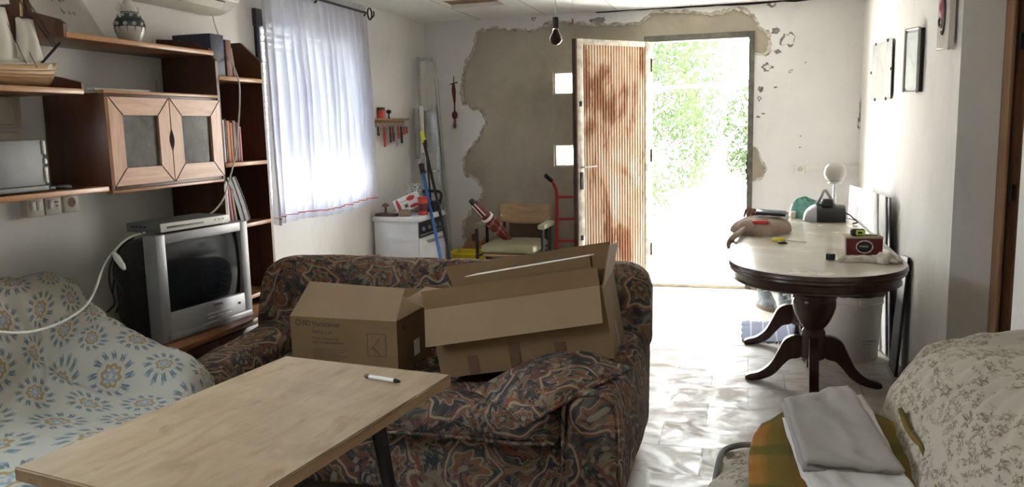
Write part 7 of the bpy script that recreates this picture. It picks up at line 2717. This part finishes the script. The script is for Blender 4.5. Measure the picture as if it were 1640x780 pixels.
# boots
def boot(x, y, rot, lab):
    t = thing('rubber_boot', lab, 'boot', (x, y, 0), (0, 0, rot), 'pair of boots under the oval table')
    bm = bmesh.new()
    secs = [(0.0, 0.0, 0.0, 0.055, 0.075), (0.02, 0, 0.0, 0.058, 0.095)]
    rings = []
    n = 24
    data = [(0.030, 0.045, 0.055, 0.145), (0.060, 0.040, 0.052, 0.135), (0.095, 0.010, 0.046, 0.098), (0.130, -0.025, 0.044, 0.062), (0.18, -0.045, 0.043, 0.050), (0.24, -0.048, 0.047, 0.054), (0.31, -0.048, 0.052, 0.060), (0.36, -0.048, 0.056, 0.064)]
    for z_, yc, rx, ry in data:
        rings.append([bm.verts.new((rx * math.cos(2 * PI * k / n), -yc + ry * math.sin(2 * PI * k / n) + 0.004 * noise.noise(Vector((k, z_ * 40, 0))), z_ + 0.004 * noise.noise(Vector((k * 0.7, z_ * 30, 3))))) for k in range(n)])
    for A, C_ in zip(rings, rings[1:]):
        for k in range(n):
            bm.faces.new((A[k], A[(k + 1) % n], C_[(k + 1) % n], C_[k]))
    bm.faces.new(rings[0][::-1])
    o_ = obj('boot_shaft', bm, M['boot'], t, local=True)
    bm = bmesh.new()
    P_ = [(0.061 * math.cos(2 * PI * k / 28), -0.043 + 0.155 * math.sin(2 * PI * k / 28)) for k in range(28)]
    prism(bm, P_, 'Z', 0.0, 0.030)
    obj('boot_sole', bm, M['boot_sole'], t, local=True)
    bm = bmesh.new()
    for k in range(5):
        z_ = 0.12 + k * 0.045
        yy = -(-0.03) - 0.0
        tube(bm, [(-0.03, -0.008 - 0.02 + 0.0 * k, z_), (0.0, -0.030 + (0.01 * k if k < 3 else 0.02) - 0.01, z_ + 0.012), (0.03, -0.028, z_ + 0.02)], 0.006, 5)
    obj('boot_laces', bm, M['white_pl'], t, local=True)


boot(0.145, 6.37, R(20), 'blue-grey laced boot standing farther back under the oval table')
boot(0.285, 6.06, R(14), 'blue-grey laced boot standing nearer under the oval table')

# trunking and socket on the back wall
t = thing('cable_trunking', 'white cable trunking along the back wall right of the door', 'trunking', (0.6, YB - 0.02, 0.99))
obj('trunking_rail', B(0.455, XR - 0.003, YB - 0.035, YB - 0.017, 0.985, 1.035, b=0.002), M['white_pl'], t)
obj('trunking_lid', B(0.455, XR - 0.003, YB - 0.039, YB - 0.0352, 0.993, 1.027, b=0.001), M['white_pl'], t)
t = thing('surface_socket', 'white surface power socket at the left end of the trunking', 'socket', (0.415, YB - 0.02, 0.97))
obj('socket_box', B(0.382, 0.452, YB - 0.055, YB - 0.017, 0.972, 1.042, b=0.006), M['white_pl'], t)
obj('socket_face', L([(0.024, 0), (0.024, 0.002), (0.020, 0.0025), (0.0, 0.0025)], (0.417, YB - 0.055, 1.007), 24, Matrix.Rotation(R(90), 4, 'X')), M['cream_pl'], t)
for d_ in (-0.009, 0.009):
    obj('socket_hole', L([(0.003, 0), (0.003, 0.001)], (0.417 + d_, YB - 0.0576, 1.007), 8, Matrix.Rotation(R(90), 4, 'X')), M['black'], t)


# pictures on the right wall: each has its far edge standing off the wall
def wall_picture(name, label, near, far, z0n, z1n, z0f, z1f, depth, frame, face, fw=0.008, back=None):
    n = Vector((near[0], near[1], 0))
    f = Vector((far[0], far[1], 0))
    along = (n - f).normalized()
    out = Vector((-along.y, along.x, 0))
    if out.x > 0:
        out = -out
    t = thing(name, label, 'picture', ((n.x + f.x) / 2, (n.y + f.y) / 2, min(z0n, z0f)))
    P_ = [f + Vector((0, 0, z0f)), n + Vector((0, 0, z0n)), n + Vector((0, 0, z1n)), f + Vector((0, 0, z1f))]
    bm = bmesh.new()
    vs = [bm.verts.new(p) for p in P_] + [bm.verts.new(p - out * depth) for p in P_]
    for fc in ((0, 1, 2, 3), (7, 6, 5, 4), (0, 4, 5, 1), (1, 5, 6, 2), (2, 6, 7, 3), (3, 7, 4, 0)):
        bm.faces.new([vs[i] for i in fc])
    obj('backing', bm, back or M['black'], t, smooth=False)
    w = (n - f).length
    bm = bmesh.new()
    q_ = [P_[i] + out * 0.001 for i in range(4)]
    c_ = sum(q_, Vector()) / 4
    quadp(bm, [c_ + (p - c_) * (1 - 2 * fw / w) for p in q_], 0.001)
    obj('print', bm, face, t, smooth=False)
    if frame:
        bm = bmesh.new()
        for i in range(4):
            tube(bm, [P_[i] + out * 0.002, P_[(i + 1) % 4] + out * 0.002], fw * 0.6, 4)
        obj('frame_moulding', bm, frame, t, smooth=False)
    return t, P_, out


a, b = (0.845, 5.553, 1.880), (0.845, 5.508, 1.522)
c_, d_ = (0.803, 6.080, 1.887), (0.816, 6.080, 1.526)
t, P_, out = wall_picture('clip_frame_print', 'unframed grey print in a clip frame, leftmost of the pictures on the right wall', (0.845, a[1]), (c_[0], 6.08), b[2], a[2], d_[2], c_[2], 0.006, None, M['print_grey'], 0.004)
for k, (i, j, f_) in enumerate(((0, 1, 0.25), (0, 1, 0.8), (3, 2, 0.8), (3, 2, 0.2), (1, 2, 0.5), (0, 3, 0.5))):
    p = P_[i].lerp(P_[j], f_) + out * 0.004
    bm = bmesh.new()
    bbox(bm, p.x - 0.006, p.x + 0.006, p.y - 0.008, p.y + 0.008, p.z - 0.010, p.z + 0.010, b=0.002)
    obj('clip', bm, M['silver_dark'], t)
a, b = (0.835, 4.659, 1.852), (0.835, 4.583, 1.531)
c_, d_ = (0.805, 4.860, 1.863), (0.818, 4.860, 1.538)
wall_picture('framed_picture', 'pale blue picture in a thin silver frame, middle of the pictures on the right wall', (0.835, a[1]), (c_[0], 4.86), b[2], a[2], d_[2], c_[2], 0.024, M['frame_metal'], M['print_blue'], 0.012)
a, b = (0.825, 3.972, 1.971), (0.825, 3.910, 1.688)
c_, d_ = (0.811, 4.130, 1.984), (0.824, 4.130, 1.701)
t, P_, out = wall_picture('canvas_print', 'cream canvas with a pink and black figure, rightmost and highest picture on the right wall', (0.825, a[1]), (c_[0], 4.13), b[2], a[2], d_[2], c_[2], 0.022, None, simple('cream_canvas', (0.52, 0.49, 0.41), 0.8), 0.002, back=M['ceramic'])


def onp(u, v):
    return P_[0].lerp(P_[1], u).lerp(P_[3].lerp(P_[2], u), v) + out * 0.003


bm = bmesh.new()
tube(bm, smooth_pts([onp(0.50, 0.75), onp(0.45, 0.62), onp(0.52, 0.52), onp(0.50, 0.44)]), [0.012, 0.014, 0.016, 0.017, 0.018, 0.018, 0.018, 0.018, 0.016, 0.014, 0.013, 0.012, 0.012, 0.012, 0.012, 0.012, 0.011, 0.01, 0.01][:19], 6)
obj('pink_figure', bm, M['pink'], t)
bm = bmesh.new()
tube(bm, smooth_pts([onp(0.58, 0.80), onp(0.66, 0.66), onp(0.66, 0.5), onp(0.62, 0.34), onp(0.52, 0.24), onp(0.42, 0.27)]), 0.007, 6)
tube(bm, [onp(0.36 + 0.17 * math.cos(a_), 0.42 + 0.085 * math.sin(a_)) for a_ in [2 * PI * k / 16 for k in range(16)]], 0.007, 6, closed=True)
tube(bm, [onp(0.30, 0.56), onp(0.5, 0.50)], 0.004, 5)
obj('black_drawing', bm, M['black'], t)
bm = bmesh.new()
tube(bm, smooth_pts([onp(0.1, -0.01), onp(0.4, -0.005), onp(0.9, 0.012), onp(1.1, 0.0)]), 0.0025, 5)
obj('loose_string', bm, M['tan_book'], t)

# hanging bulb and pull cord
bxx, byy = (-0.899, 3.950, 1.854)[0], 3.95
t = thing('hanging_bulb', 'bare reddish bulb in a black holder hanging on a white cord', 'lamp', (bxx, byy, 1.80))
zt = (-0.892, 3.950, 1.919)[2]
zb = (-0.900, 3.950, 1.790)[2]
obj('ceiling_rose', L([(0, 0), (0.055, 0), (0.05, -0.02), (0.02, -0.032), (0, -0.032)], (bxx, byy, ZC), 24), M['white_pl'], t)
obj('cord', T([(bxx, byy, ZC - 0.03), (bxx, byy, zt)], 0.0028, 6), M['wire'], t)
obj('lamp_holder', L([(0, 0.004), (0.010, 0.002), (0.014, 0), (0.014, -0.048), (0.017, -0.052), (0, -0.052)], (bxx, byy, zt), 18), M['black'], t)
hb = zt - 0.052 - zb
obj('bulb_glass', L([(0.014, 0), (0.018, -0.02), (0.029, -hb * 0.48), (0.031, -hb * 0.66), (0.026, -hb * 0.86), (0.014, -hb * 0.98), (0, -hb)], (bxx, byy, zt - 0.053), 28), M['bulb_glass'], t)
obj('bulb_core', L([(0, -0.002), (0.010, -0.004), (0.014, -0.02), (0.023, -hb * 0.48), (0.025, -hb * 0.66), (0.020, -hb * 0.84), (0.010, -hb * 0.93), (0, -hb * 0.945)], (bxx, byy, zt - 0.053), 28), M['amber'], t)
pcx = (-0.846, 4.100, 1.958)[0]
t = thing('pull_cord', 'thin white pull cord with a small wooden toggle beside the hanging bulb', 'pull cord', (pcx, 4.1, 1.86))
zc_ = (-0.846, 4.100, 1.928)[2]
obj('cord', T([(pcx, 4.1, ZC), (pcx, 4.1, zc_)], 0.0016, 6), M['wire'], t)
obj('toggle', L([(0, 0), (0.004, 0), (0.006, -0.014), (0.004, -0.028), (0, -0.028)], (pcx, 4.1, zc_), 12), M['terracotta'], t)
